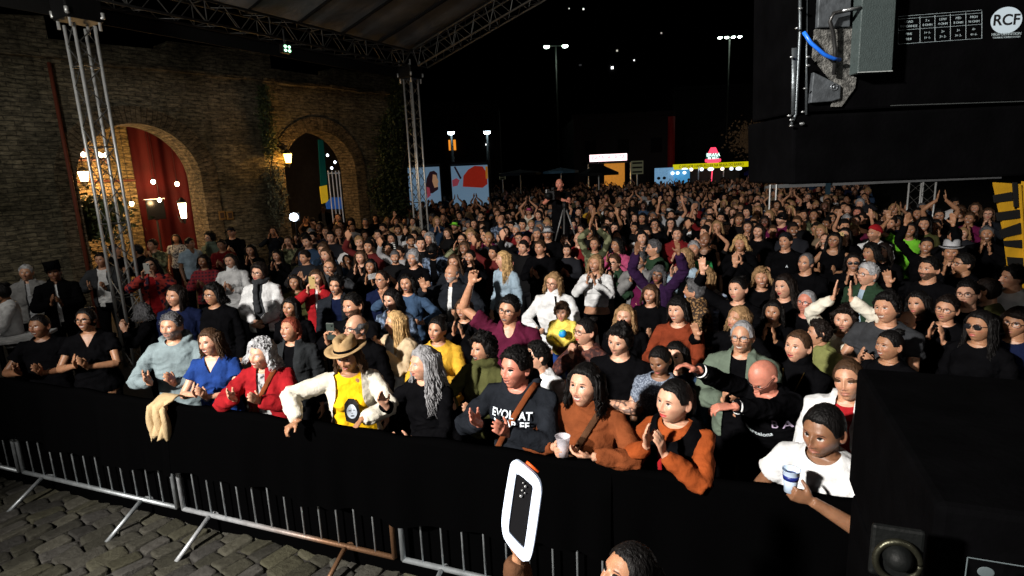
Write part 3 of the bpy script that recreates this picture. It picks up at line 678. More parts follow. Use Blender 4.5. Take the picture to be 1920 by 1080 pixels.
def person(P, d):
    """P: head centre in the world; d: dict of attributes"""
    global N_P; N_P += 1; HSX[0] = d.get('hs', 1.0)
    hz = d.get('hz', P[2]); s = d.get('s', hz / HC[2] if d.get('riser') is None else 1.0); rz0 = math.atan2(-P[0], P[1])
    yaw = d.get('yaw'); tier = d['tier']; sex = d['fem']
    if yaw is None:
        T = (-4.2, -3.5); yaw = rz0 - math.atan2(T[0] - P[0], P[1] - T[1]); yaw += d.setdefault('jit', R0.uniform(-.18, .18))
    else: yaw = math.radians(yaw)
    step = 10 if tier == 2 else 6
    bodyyaw = yaw * d.get('bk', .60); hrel = math.radians(round(math.degrees(-(yaw - bodyyaw)) / step) * step)
    pitch = math.radians(d.get('pitch', 4)); lean = d.get('lean', 0.0); roll = math.radians(d.get('roll', 0))
    rz = rz0 - bodyyaw
    hc = lean_fn(HC[None], lean)[0]
    off = rotz(rz) @ (hc * s)
    root = empty('person', (P[0] - off[0], P[1] - off[1], P[2] - off[2] if d.get('riser') is not None or d.get('s') else 0.0), rz, d['label'], d.get('cat', 'person'), d.get('group', 'people in the crowd'))
    root.scale = (s, s, s); sunk = max(0.0, hc[2] * s - P[2]) if d.get('riser') is None else 0.0
    if not (d.get('riser') is not None or d.get('s')):
        root.location.z = P[2] - off[2]
    posek = d['pose']; fat = d.get('fat', 0.0)
    b = link('body', person_body(posek, sex, fat, tier, d['face'], hrel, pitch, lean, roll), skin_mat(d['skin']), root, objlink=True)
    hs = d['hair']; 
    hm = hair_mesh(hs, d.get('hseed', N_P % 3), tier, hrel, pitch, lean, roll) if hs != 'bald' else None
    if hm: link('hair', hm, hair_mat(d['hcol']), root, objlink=True)
    kind = d['gk']; seed = N_P
    hero = tier == 0
    parts = d.get('extra', ())
    if d.get('inner'):
        link('shirt', garment('tee' if d.get('ink') is None else d['ink'], posek, sex, fat, tier, lean, .004, 1, 0), cloth_mat(d['inner']), root, objlink=True)
        link('jacket', garment('jacket', posek, sex, fat, tier, lean, .024, seed, d.get('cutw', .055), hero), cloth_mat(d['top']), root, objlink=True)
    else:
        nm = {'tee': 'tshirt', 'vneck': 'tshirt', 'polo': 'shirt', 'turtle': 'sweater', 'hoodie': 'hoodie', 'tank': 'tank_top', 'jacket': 'jacket', 'shirt': 'shirt', 'crop': 'crop_top', 'scarf': 'sweater', 'dress': 'dress'}.get(kind, 'sweater')
        link(nm, garment(kind, posek, sex, fat, tier, lean, .014 if kind != 'jacket' else .022, seed, 0, hero), cloth_mat(d['top']), root, objlink=True)
    tk = ('trousers', sex, lean)
    if tk not in _CB:
        m = legs_mb(.012, sex); m.v = [lean_fn(np.concatenate(m.v), lean)]; _CB[tk] = m.mesh('trousers', True)
    link('trousers', _CB[tk], cloth_mat(d.get('legs', 'black')), root, objlink=True)
    if 'shoes' not in _CB: _CB['shoes'] = shoes_mb().mesh('shoes', True)
    link('shoes', _CB['shoes'], cloth_mat('black'), root, objlink=True)
    if 'glasses' in parts or 'sunglasses' in parts:
        mb = place_head(glasses_mb(.0026 if tier else .002, sun='sunglasses' in parts), hrel, pitch, lean, roll)
        mb.obj('glasses', mat('black_frame', (.01, .01, .012), .25, spec=.5, var=0, bump=0), root, True)
    if d.get('hat'):
        for nm, mb in hat_parts(d['hat']):
            place_head(mb, hrel, pitch, lean, roll).obj(nm, cloth_mat(d['hatc'] if nm != 'hat_band' else 'black'), root, True)
    if sunk > .012:      # shorter legs for the people whose heads sit lower
        zc = .86; k = (zc * s - sunk) / (zc * s)
        for ch in root.children:
            if ch.name.split('.')[0] in ('body', 'trousers', 'shoes'):
                kk = (ch.data.name, round(sunk, 2))
                if kk not in _CB:
                    m_ = ch.data.copy(); V = mv(m_); low = V[:, 2] < zc; V[low, 2] = zc - (zc - V[low, 2]) * k; setv(m_, V); _CB[kk] = m_
                mats_ = [sl.material for sl in ch.material_slots]; ch.data = _CB[kk]
                for i, m_ in enumerate(mats_): ch.material_slots[i].link = 'OBJECT'; ch.material_slots[i].material = m_
    d['_root'] = root; d['_s'] = s; d['_rz'] = rz; d['_hrel'] = hrel
    return root
def in_person(d, p):
    """a point of the person's own 1.7 m frame, in the world"""
    r = d['_root']; v = rotz(d['_rz']) @ (lean_fn(np.array([p], float), d.get('lean', 0.0))[0] * d['_s']); return Vector(v) + r.location
# ------------------------------------------------------------ setting: ground
def nt_of(m): return m.node_tree, m.node_tree.nodes['Principled BSDF']
gm = mat('dark_asphalt', (.022, .020, .018), .9, var=.3, vscale=2, bump=.5, bscale=30)
g = MB(); n = 24; X = np.linspace(-160, 160, n); Y = np.linspace(-60, 260, n)
V = [(x, y, 0) for y in Y for x in X]; F = [(j * n + i, j * n + i + 1, (j + 1) * n + i + 1, (j + 1) * n + i) for j in range(n - 1) for i in range(n - 1)]
g.add(V, F); tag(g.obj('ground', gm), 'dark paved square under the whole crowd', kind='structure')
# barrier line frame
ZR = .20; A_ = at_z(45, 885, ZR); B_ = at_z(740, 1045, ZR)
BD = Vector((B_.x - A_.x, B_.y - A_.y, 0)).normalized(); BN = Vector((BD.y, -BD.x, 0))   # BN: towards the stage pit
BA = math.atan2(BD.y, BD.x)
def bar_pt(s, out=0.0, z=0.0): return Vector((A_.x, A_.y, 0)) + BD * s + BN * out + Vector((0, 0, z))
# cobblestones in the pit, laid in rows along the barrier
cm = bpy.data.materials.new('cobblestone'); cm.use_nodes = True; nt, b = nt_of(cm)
at = nt.nodes.new('ShaderNodeAttribute'); at.attribute_name = 'stone'
ns = nt.nodes.new('ShaderNodeTexNoise'); ns.inputs['Scale'].default_value = 22; ns.inputs['Detail'].default_value = 8; ns.inputs['Roughness'].default_value = .7
tc = nt.nodes.new('ShaderNodeTexCoord'); nt.links.new(tc.outputs['Object'], ns.inputs[0])
mx = nt.nodes.new('ShaderNodeMix'); mx.data_type = 'RGBA'; mx.blend_type = 'MULTIPLY'; mx.inputs['Factor'].default_value = .8
rr = nt.nodes.new('ShaderNodeValToRGB'); rr.color_ramp.elements[0].position = .3; rr.color_ramp.elements[0].color = (.25, .22, .18, 1); rr.color_ramp.elements[1].position = .75; rr.color_ramp.elements[1].color = (1, 1, 1, 1)
nt.links.new(ns.outputs[0], rr.inputs[0]); nt.links.new(at.outputs['Color'], mx.inputs['A']); nt.links.new(rr.outputs[0], mx.inputs['B']); nt.links.new(mx.outputs['Result'], b.inputs['Base Color'])
bp = nt.nodes.new('ShaderNodeBump'); bp.inputs['Strength'].default_value = .8; bp.inputs['Distance'].default_value = .02; nt.links.new(ns.outputs[0], bp.inputs['Height']); nt.links.new(bp.outputs[0], b.inputs['Normal'])
b.inputs['Roughness'].default_value = .75; b.inputs['Specular IOR Level'].default_value = .3
cb = MB(); cc = []
rs = np.random.RandomState(3)
_a = at_z(215, 972, 0); _b = at_z(265, 950, 0); CA = math.atan2(_b.y - _a.y, _b.x - _a.x); CU = Vector((math.cos(CA), math.sin(CA), 0)); CV = Vector((-CU.y, CU.x, 0)); C00 = Vector((-2, 3, 0))
row = 0; o = -6.0
while o < 4.5:
    rw = rs.uniform(.125, .16); s = -5.5 + rs.uniform(0, .2)
    while s < 6.5:
        L = rs.uniform(.17, .29); c = C00 + CU * (s + L / 2) + CV * (o + rw / 2 + .015 * math.sin(s * 1.1 + row)); dd_ = (c - A_).dot(BN); ds_ = (c - A_).dot(BD)
        if c.y > .6 and -1.0 < dd_ < 3.6 and -3.2 < ds_ < 5.5:
            hl, hw = L / 2 - .005, rw / 2 - .005; ang = CA + rs.uniform(-.04, .04); h = rs.uniform(.018, .032); ca, sa = math.cos(ang), math.sin(ang); V = []
            tx, ty = rs.uniform(-.014, .014, 2)
            nseg = 16
            for lev, (k, zz) in enumerate(((1.0, -.01), (1.0, h * .65), (.95, h * .95), (.78, h), (.0, h * 1.02))):
                for i in range(nseg):
                    a = 2 * math.pi * (i + .5) / nseg; px = hl * k * math.copysign(abs(math.cos(a)) ** .27, math.cos(a)); py = hw * k * math.copysign(abs(math.sin(a)) ** .27, math.sin(a))
                    V.append((c.x + px * ca - py * sa, c.y + px * sa + py * ca, zz + (px / hl * tx + py / hw * ty) * (zz > 0)))
            V = np.array(V); V[:, :2] += (np.stack([vnoise(V * 9, 1), vnoise(V * 9, 2)], 1) - .5) * .03
            F = [(l * nseg + i, l * nseg + (i + 1) % nseg, (l + 1) * nseg + (i + 1) % nseg, (l + 1) * nseg + i) for l in range(4) for i in range(nseg)]
            cb.add(V, F); col = np.array([.060, .058, .047]) * rs.uniform(.5, 1.25); col[2] *= rs.uniform(.75, 1.15); cc.append((len(V), col))
        s += L
    o += rw; row += 1
co = cb.obj('cobblestone_paving', cm, None, True); tag(co, 'worn brown cobblestone paving in front of the barriers', kind='structure')
ca_ = co.data.color_attributes.new('stone', 'FLOAT_COLOR', 'POINT'); arr = np.ones((len(co.data.vertices), 4), dtype=np.float32); i = 0
for k, c in cc: arr[i:i + k, :3] = c; i += k
ca_.data.foreach_set('color', arr.ravel())
# stage deck below the camera
sd = MB(); sd.box((0, 0, 0), (9, 5, .12)); so = sd.obj('stage_deck', mat('stage_black', (.006, .006, .007), .7, var=.2), None, bevel=.01)
so.location = (-.6, -1.75, .94); so.rotation_euler = (0, 0, BA); tag(so, 'black stage deck the picture is taken from', 'stage')
# ------------------------------------------------------------ brick wall with two arches
WA = at_y(0, 98, 11.0); WB = at_z(640, 167, WA.z); WU = Vector((WB.x - WA.x, WB.y - WA.y, 0)).normalized(); WN = Vector((-WU.y, WU.x, 0))  # WN into the wall
WANG = math.atan2(WU.y, WU.x)
def wall_sz(x, y, depth=0.0):
    d = ray(x, y); c = Vector((0, 0, CAM_H)); q = Vector((WA.x, WA.y, 0)) + WN * depth
    t = (q - Vector((0, 0, 0))).dot(WN) / d.dot(WN); p = c + d * t
    return (p - Vector((WA.x, WA.y, 0))).dot(WU), p.z
def wp(s, dep, z): return Vector((WA.x, WA.y, 0)) + WU * s + WN * dep + Vector((0, 0, z))
def brick(name, c1, c2, mortar, arch=False, dark=.5):
    m = bpy.data.materials.new(name); m.use_nodes = True; nt, b = nt_of(m); N = nt.nodes.new; L = nt.links.new
    tc = N('ShaderNodeTexCoord'); sp = N('ShaderNodeSeparateXYZ'); L(tc.outputs['UV' if arch else 'Object'], sp.inputs[0]); cmb = N('ShaderNodeCombineXYZ')
    if arch: L(sp.outputs[0], cmb.inputs[0]); L(sp.outputs[1], cmb.inputs[1])
    else:
        ad = N('ShaderNodeMath'); L(sp.outputs[0], ad.inputs[0]); L(sp.outputs[1], ad.inputs[1]); L(ad.outputs[0], cmb.inputs[0]); L(sp.outputs[2], cmb.inputs[1])
    nz = N('ShaderNodeTexNoise'); nz.inputs['Scale'].default_value = 2.3; nz.inputs['Detail'].default_value = 5; L(tc.outputs['Object'], nz.inputs[0])
    vm = N('ShaderNodeVectorMath'); vm.operation = 'SCALE'; vm.inputs['Scale'].default_value = .11; sb = N('ShaderNodeVectorMath'); sb.operation = 'SUBTRACT'; sb.inputs[1].default_value = (.5, .5, .5)
    L(nz.outputs['Color'], sb.inputs[0]); L(sb.outputs[0], vm.inputs[0]); va = N('ShaderNodeVectorMath'); L(cmb.outputs[0], va.inputs[0]); L(vm.outputs[0], va.inputs[1])
    bt = N('ShaderNodeTexBrick'); bt.inputs['Scale'].default_value = 1; bt.inputs['Brick Width'].default_value = .30; bt.inputs['Row Height'].default_value = .085; bt.inputs['Mortar Size'].default_value = .009; bt.inputs['Mortar Smooth'].default_value = .5
    bt.inputs['Color1'].default_value = (*c1, 1); bt.inputs['Color2'].default_value = (*c2, 1); bt.inputs['Mortar'].default_value = (*mortar, 1); bt.inputs['Bias'].default_value = -.1; L(va.outputs[0], bt.inputs['Vector'])
    n2 = N('ShaderNodeTexNoise'); n2.inputs['Scale'].default_value = .55; n2.inputs['Detail'].default_value = 9; n2.inputs['Roughness'].default_value = .68; L(tc.outputs['Object'], n2.inputs[0])
    r2 = N('ShaderNodeValToRGB'); r2.color_ramp.elements[0].position = .36; r2.color_ramp.elements[0].color = (dark * .45, dark * .48, dark * .42, 1); r2.color_ramp.elements[1].position = .62; r2.color_ramp.elements[1].color = (1, 1, 1, 1)
    L(n2.outputs[0], r2.inputs[0]); m1 = N('ShaderNodeMix'); m1.data_type = 'RGBA'; m1.blend_type = 'MULTIPLY'; m1.inputs['Factor'].default_value = 1; L(bt.outputs['Color'], m1.inputs['A']); L(r2.outputs[0], m1.inputs['B'])
    n3 = N('ShaderNodeTexNoise'); n3.inputs['Scale'].default_value = 9; n3.inputs['Detail'].default_value = 9; n3.inputs['Roughness'].default_value = .75
    mp = N('ShaderNodeMapping'); mp.inputs['Scale'].default_value = (.7, .7, 2.2); L(tc.outputs['Object'], mp.inputs[0]); L(mp.outputs[0], n3.inputs[0])
    r3 = N('ShaderNodeValToRGB'); r3.color_ramp.elements[0].position = .38; r3.color_ramp.elements[0].color = (.12, .12, .11, 1); r3.color_ramp.elements[1].position = .66; r3.color_ramp.elements[1].color = (1.7, 1.6, 1.45, 1)
    L(n3.outputs[0], r3.inputs[0]); m2 = N('ShaderNodeMix'); m2.data_type = 'RGBA'; m2.blend_type = 'MULTIPLY'; m2.inputs['Factor'].default_value = .9; L(m1.outputs['Result'], m2.inputs['A']); L(r3.outputs[0], m2.inputs['B'])
    L(m2.outputs['Result'], b.inputs['Base Color']); b.inputs['Roughness'].default_value = .9; b.inputs['Specular IOR Level'].default_value = .15
    bm_ = N('ShaderNodeMath'); bm_.operation = 'ADD'; L(bt.outputs['Fac'], bm_.inputs[0]); mm = N('ShaderNodeMath'); mm.operation = 'MULTIPLY'; mm.inputs[1].default_value = -1.6; L(n3.outputs[0], mm.inputs[0]); L(mm.outputs[0], bm_.inputs[1])
    bp = N('ShaderNodeBump'); bp.invert = True; bp.inputs['Strength'].default_value = .9; bp.inputs['Distance'].default_value = .05; L(bm_.outputs[0], bp.inputs['Height']); L(bp.outputs[0], b.inputs['Normal'])
    return m
BR = brick('old_brick', (.33, .30, .22), (.19, .175, .135), (.15, .14, .115))
BR2 = brick('arch_brick', (.27, .22, .155), (.18, .15, .105), (.13, .10, .07), arch=True, dark=.8)
TH = .66
def arch_from_px(xl, xr, ya):
    sl, _ = wall_sz(xl, 330); sr, _ = wall_sz(xr, 330); _, za = wall_sz((xl + xr) / 2 - 8, ya); r = (sr - sl) / 2
    return (sl, sr, za - r, r)
AR = [arch_from_px(140, 378, 230), arch_from_px(533, 668, 244)]
def lowz(s):
    for sl, sr, zs, r in AR:
        if sl < s < sr: c = (sl + sr) / 2; return zs + math.sqrt(max(0, r * r - (s - c) ** 2))
    return 0.0
TOPP = [(0, 26), (82, 30), (83, 72), (312, 94), (313, 77), (505, 100), (506, 128), (622, 145), (624, 128), (722, 142)]
TOPS = [wall_sz(x, y) for x, y in TOPP]
def topz(s):
    if s <= TOPS[0][0]: return TOPS[0][1]
    for (s0, z0), (s1, z1) in zip(TOPS, TOPS[1:]):
        if s0 <= s <= s1: return z0 + (z1 - z0) * (s - s0) / max(1e-6, s1 - s0)
    return TOPS[-1][1]
S_END = wall_sz(752, 330)[0]
ss = sorted(set(list(np.arange(-9, S_END, .25)) + [S_END] + [s for s, _ in TOPS] + sum(([sl, sr] + list(np.linspace(sl, sr, 41)) for sl, sr, _, _ in AR), [])))
mb = MB(); rsn = np.random.RandomState(5)
def strip(a, b_):
    la, lb = lowz((a + b_) / 2 - (b_ - a) * .4999), lowz((a + b_) / 2 + (b_ - a) * .4999); e = 1e-4
    ta, tb = topz(a + e), topz(b_ - e)
    V = [(a, 0, la), (b_, 0, lb), (b_, 0, tb), (a, 0, ta), (a, TH, la), (b_, TH, lb), (b_, TH, tb), (a, TH, ta)]
    mb.add(V, [(0, 1, 2, 3), (5, 4, 7, 6), (3, 2, 6, 7)] + ([(1, 0, 4, 5)] if la > 0 or lb > 0 else []))
for a, b_ in zip(ss, ss[1:]):
    if b_ - a > 1e-5: strip(a, b_)
for sl, sr, zs, r in AR:
    mb.add([(sl, 0, 0), (sl, TH, 0), (sl, TH, zs), (sl, 0, zs)], [(0, 1, 2, 3)]); mb.add([(sr, 0, 0), (sr, TH, 0), (sr, TH, zs), (sr, 0, zs)], [(3, 2, 1, 0)])
mb.add([(S_END, 0, 0), (S_END, TH, 0), (S_END, TH, topz(S_END)), (S_END, 0, topz(S_END))], [(0, 1, 2, 3)])
for k in range(1, len(TOPS) - 1):   # vertical faces at the steps of the ruined top
    s0, z0 = TOPS[k]; s1, z1 = TOPS[k + 1]
    if abs(s1 - s0) < .1: mb.add([(s1, 0, z0), (s1, TH, z0), (s1, TH, z1), (s1, 0, z1)], [(0, 1, 2, 3)])
WR = empty('brick_wall', wp(0, 0, 0), WANG, 'long old brick wall with two round arches and a broken top, left of the crowd', 'wall')
mb.obj('masonry', BR, WR)
ld = MB()   # projecting ledge course
for a in np.arange(-9, S_END - .3, .42):
    z = WA.z + .02 * math.sin(a * 3) + rsn.uniform(-.01, .01); ld.box((a + .21, -.05 - rsn.uniform(0, .02), z), (.425, .14, .07 + rsn.uniform(0, .02)))
ld.obj('ledge', BR, WR, bevel=.01)
for k, (sl, sr, zs, r) in enumerate(AR):     # brick rings
    rg = MB(); c = (sl + sr) / 2; n = 40; V = []; F = []; uv = []
    pts = [(sl, z) for z in np.linspace(0, zs, 6)[:-1]] + [(c - r * math.cos(t), zs + r * math.sin(t)) for t in np.linspace(0, math.pi, n)] + [(sr, z) for z in np.linspace(zs, 0, 6)[1:]]
    outp = [(sl - .34, z) for z in np.linspace(0, zs, 6)[:-1]] + [(c - (r + .34) * math.cos(t), zs + (r + .34) * math.sin(t)) for t in np.linspace(0, math.pi, n)] + [(sr + .34, z) for z in np.linspace(zs, 0, 6)[1:]]
    for (a, z), (a2, z2) in zip(pts, outp): V += [(a, -.03, z), (a2, -.03, z2), (a, TH + .01, z), (a2, 0, z2)]
    # inner surface slightly proud of the masonry
    for i in range(len(V) // 4):
        ax = V[4 * i][0]; az = V[4 * i][2]; dx, dz = (c - ax), (0 if az < zs else zs - az); l = math.hypot(dx, dz) or 1
        V[4 * i] = (ax + dx / l * .015, -.03, az + dz / l * .015); V[4 * i + 2] = (ax + dx / l * .015, TH + .01, az + dz / l * .015)
    m_ = len(V) // 4
    for i in range(m_ - 1):
        a = 4 * i; b2 = a + 4; F += [(a, a + 1, b2 + 1, b2), (b2, b2 + 2, a + 2, a), (a + 1, a + 3, b2 + 3, b2 + 1)]
    rg.add(V, F); ro = rg.obj('arch_ring', BR2, WR)
    me = ro.data; uvl = me.uv_layers.new(name='UV'); arc = [0]
    for i in range(1, m_): arc.append(arc[-1] + math.dist(V[4 * i][::2], V[4 * i - 4][::2]))
    for p in me.polygons:
        for li in p.loop_indices:
            vi = me.loops[li].vertex_index; q, kk = divmod(vi, 4); uvl.data[li].uv = ({0: 0, 1: .34, 2: -TH, 3: .37}[kk], arc[q])
# room behind the first arch
s1l, s1r = AR[0][0], AR[0][1]
IN = empty('inner_wall', wp(0, 0, 0), WANG, 'warm lit brick wall seen through the left arch', 'wall')
iw = MB(); sb, _ = wall_sz(255, 350, 2.6)
iw.box(((s1l - 3 + sb) / 2, 2.75, 2.2), (sb - s1l + 3, .3, 4.4)); iw.obj('masonry', brick('warm_brick', (.50, .36, .20), (.33, .24, .14), (.16, .12, .08), dark=1.3), IN)
iw = MB(); iw.tube([(s1l - 1, 2.57, 3.0), (sb, 2.57, 3.0)], .03, 6); iw.obj('conduit', mat('rust_iron', (.10, .03, .015), .7), IN)
cu = MB(); V = []; n = 60; s2 = s1r + 2.6
for j in range(2):
    for i in range(n): a = sb + (s2 - sb) * i / (n - 1); V.append((a, 2.62 + .05 * math.sin(a * 9) + .02 * math.sin(a * 23), 4.3 * j))
cu.add(V, [(i, i + 1, n + i + 1, n + i) for i in range(n - 1)])
cu.add([(v[0], v[1] + .02, v[2]) for v in V], [(i, n + i, n + i + 1, i + 1) for i in range(n - 1)])
cuo = cu.obj('red_curtain', mat('red_velvet', (.065, .0012, .0012), .8, var=.2, vscale=2, bump=.2), None, True); cuo.location = wp(0, 0, 0); cuo.rotation_euler = (0, 0, WANG); tag(cuo, 'deep red curtain hanging in the left arch', 'curtain')
# roof slab of the passage so that the sky does not light it
ps = MB(); ps.box(((s1l + s1r) / 2 + .8, 3.3, 4.6), (8.0, 4.5, .15)); pso = ps.obj('passage_ceiling', mat('plaster_dark', (.12, .10, .08), .9), None); pso.location = wp(0, 0, 0); pso.rotation_euler = (0, 0, WANG); tag(pso, 'dark ceiling over the room behind the left arch', kind='structure')
# monitor in the arch
def px_wall(x, y, dep): s, z = wall_sz(x, y, dep); return wp(s, dep, z)
mo = empty('monitor', px_wall(292, 393, 2.2), WANG, 'black flat monitor on a stand in front of the red curtain', 'monitor')
q = MB(); q.box((0, 0, 0), (.42, .05, .50)); q.obj('screen', mat('black_gloss', (.004, .004, .005), .25, var=0, bump=0), mo, bevel=.01); q = MB(); q.box((0, .0, .262), (.46, .07, .02)); q.obj('shelf', cloth_mat('white'), mo)
q = MB(); q.tube([(0, .03, -.25), (0, .03, -mo.location.z)], .025, 8); q.obj('pole', mat('steel_dark', (.05, .05, .05), .5, .8), mo)
WARM = emis('warm_bulb', (1.0, .55, .20), 40); WARMW = emis('warm_white_bulb', (1.0, .80, .50), 30)
def bulb(x, y, dep, r, pw, name='bulb', lab='', m=None):
    p = px_wall(x, y, dep); t = empty('string_bulb', p, 0, lab, 'light bulb', 'bulbs hanging in the left arch')
    q = MB(); q.ell((0, 0, 0), (r, r, r * 1.15)); q.obj('globe', m or WARMW, t, True); q = MB(); q.tube([(0, 0, r), (0, 0, r * 2.2)], r * .5, 8); q.tube([(0, 0, r * 2.2), (0, 0, 4.52 - p.z)], .006, 4); q.obj('socket', mat('black_plastic', (.01, .01, .01), .5, var=0, bump=0), t)
    point('bulb_light', p + Vector((.0, -.0, -r * 1.6)), pw, (1.0, .62, .28), r)
bulb(287, 341, 1.9, .048, 16, lab='bare bulb glowing high before the red curtain, upper left one'); bulb(332, 345, 1.6, .048, 16, lab='bare bulb glowing against the right edge of the red curtain')
bulb(182, 387, 1.9, .048, 14, lab='bare bulb glowing low beside the near truss tower'); bulb(247, 382, 1.9, .048, 14, lab='bare bulb glowing on the warm brick left of the curtain'); bulb(299, 375, 1.9, .045, 14, lab='bare bulb glowing just above the black monitor')
# chandelier with a ring of bulbs
cp = px_wall(160, 294, 1.3); ch = empty('chandelier', cp, WANG, 'ring chandelier with warm bulbs hung in the left arch under a red lantern', 'chandelier')
q = MB(); q.tube([(.38 * math.cos(t), .38 * math.sin(t), -.05) for t in np.linspace(0, 6.283, 30)], .022, 6); q.tube([(0, 0, -.05), (0, 0, 1.5)], .012, 6)
for t in np.linspace(0, 6.283, 7)[:-1]: q.tube([(.38 * math.cos(t), .38 * math.sin(t), -.05), (0, 0, .28)], .008, 5); q.tube([(.38 * math.cos(t), .38 * math.sin(t), -.05), (.38 * math.cos(t), .38 * math.sin(t), -.20)], [.02, .008], 5)
q.obj('ring', mat('rust_iron', (.10, .03, .015), .7), ch, True)
for i, t in enumerate(np.linspace(.4, 6.683, 9)[:-1]):
    q = MB(); q.ell((.38 * math.cos(t), .38 * math.sin(t), .03), (.045, .045, .05)); q.obj('bulb', WARMW, ch, True)
point('chandelier_light', cp + Vector((0, 0, -.45)), 70, (1.0, .60, .24), .2)
rl = empty('red_lantern', cp + Vector((0, 0, .42)), 0, 'small red paper lantern above the chandelier', 'lantern'); q = MB(); q.ell((0, 0, 0), (.13, .13, .16), 16, 10); q.obj('shade', mat('red_paper', (.5, .01, .01), .6, emit=(.6, .01, .01), estr=.25), rl, True); q = MB(); q.tube([(0, 0, .15), (0, 0, .24)], .03, 8); q.obj('cap', mat('rust_iron', (0, 0, 0)), rl)
# wall sconces
def sconce(x, y, dep, lab, col, es, pw, lcol, h=.22, w=.11, out=.22):
    p = px_wall(x, y, dep) - WN * 0; t = empty('wall_lantern', p, WANG, lab, 'wall lantern')
    q = MB(); q.tube([(0, 0, -h / 2), (0, 0, h / 2)], [w * .65, w], 6); q.obj('glass', emis('lantern_' + lab[:8].replace(' ', '_'), col, es), t)
    q = MB(); q.tube([(0, 0, h / 2), (0, 0, h / 2 + .03), (0, 0, h / 2 + .12)], [w * 1.2, w * 1.15, .02], 8); q.tube([(0, 0, -h / 2), (0, 0, -h / 2 - .12)], [w * .6, .015], 8); q.tube([(0, 0, -h / 2 - .05), (0, out * .6, -h / 2 - .10), (0, out + .05, -h / 2 + .05)], .015, 6)
    q.obj('bracket', mat('black_plastic', (.01, .01, .01), .5), t)
    point('lantern_light', p - WN * .25 + Vector((0, 0, .0)), pw, lcol, .1); return t
sconce(157, 331, 2.35, 'orange wall lantern on the inner brick below the chandelier', (1, .62, .22), 22, 60, (1, .58, .22))
sconce(540, 297, -.22, 'amber wall lantern glowing at the left side of the far arch', (1, .50, .07), 22, 34, (1, .5, .12))
t_ = sconce(343, 395, -.20, 'small white cone lamp on the right jamb of the left arch', (1, .72, .42), 10, 14, (1, .65, .35), h=.34, w=.09)
point('wall_wash_light', wp((AR[1][0] + AR[1][1]) / 2 - .5, -.9, 2.6), 16, (1, .72, .45), .15)
# red drain pipe and cable on the wall
pi = MB(); s_, _ = wall_sz(124, 300); pi.tube([(s_, -.06, 0), (s_, -.06, WA.z - .1)], .035, 8)
po = pi.obj('drain_pipe', mat('rust_paint', (.13, .03, .015), .7), None, True); po.location = wp(0, 0, 0); po.rotation_euler = (0, 0, WANG); tag(po, 'thin rusty red drain pipe running down the brick wall left of the arches', 'pipe')
# passage in the far arch: banners, gate
def panel(name, pts, dep, thick, m, lab, cat):
    P = [wall_sz(x, y, dep) for x, y in pts]; q = MB(); n = len(P)
    V = [(s, dep, z) for s, z in P] + [(s, dep + thick, z) for s, z in P]
    q.add(V, [tuple(range(n)), tuple(range(2 * n - 1, n - 1, -1))] + [(i, n + i, n + (i + 1) % n, (i + 1) % n) for i in range(n)])
    o = q.obj(name, m); o.location = wp(0, 0, 0); o.rotation_euler = (0, 0, WANG); return tag(o, lab, cat)
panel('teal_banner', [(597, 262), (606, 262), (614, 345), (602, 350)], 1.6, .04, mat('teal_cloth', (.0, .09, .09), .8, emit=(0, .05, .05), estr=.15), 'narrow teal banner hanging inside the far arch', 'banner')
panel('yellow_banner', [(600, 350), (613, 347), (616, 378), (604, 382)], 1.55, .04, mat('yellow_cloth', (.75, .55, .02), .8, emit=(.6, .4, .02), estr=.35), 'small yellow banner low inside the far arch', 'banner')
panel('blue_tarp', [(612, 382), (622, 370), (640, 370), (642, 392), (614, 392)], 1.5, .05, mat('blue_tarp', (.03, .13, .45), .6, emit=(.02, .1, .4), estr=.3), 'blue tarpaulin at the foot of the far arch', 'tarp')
gt = empty('iron_gate', wp(0, 0, 0), WANG, 'white barred gate standing open in the far arch', 'gate')
q = MB()
for x in (615, 622, 629, 635):
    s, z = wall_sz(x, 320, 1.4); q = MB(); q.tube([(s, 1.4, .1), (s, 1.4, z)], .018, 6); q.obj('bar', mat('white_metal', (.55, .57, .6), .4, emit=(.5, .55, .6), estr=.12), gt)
q = MB(); sa, z = wall_sz(614, 322, 1.4); sb2, _ = wall_sz(637, 322, 1.4); q.tube([(sa, 1.4, z - .05), (sb2, 1.4, z - .05)], .02, 6); q.tube([(sa, 1.4, .2), (sb2, 1.4, .2)], .02, 6); q.obj('rail', MATS['white_metal'], gt)
for i, (x, y) in enumerate(((619, 272), (614, 291), (628, 304), (622, 315))):
    t = empty('festoon_bulb', px_wall(x, y, 2.2), 0, ['tiny cold bulb at the top of the far arch gap', 'tiny cold bulb second from the top in the far arch', 'brighter cold bulb above the white gate', 'cold bulb just over the white gate bars'][i], 'light bulb'); q = MB(); q.ell((0, 0, 0), (.04, .04, .045)); q.obj('globe', emis('cold_bulb', (.75, .85, 1), 6), t, True); q = MB(); q.tube([(0, 0, .04), (0, 0, .10)], .018, 6); q.obj('socket', MATS['black_plastic'], t)
bk = MB(); bk.box(((AR[1][0] + AR[1][1]) / 2 + 1.5, 5.5, 2.6), (9, .3, 5.2)); bo = bk.obj('courtyard_wall', mat('plaster_dark', (.1, .1, .1)), None); bo.location = wp(0, 0, 0); bo.rotation_euler = (0, 0, WANG); tag(bo, 'unlit dark wall behind the far arch', 'wall')
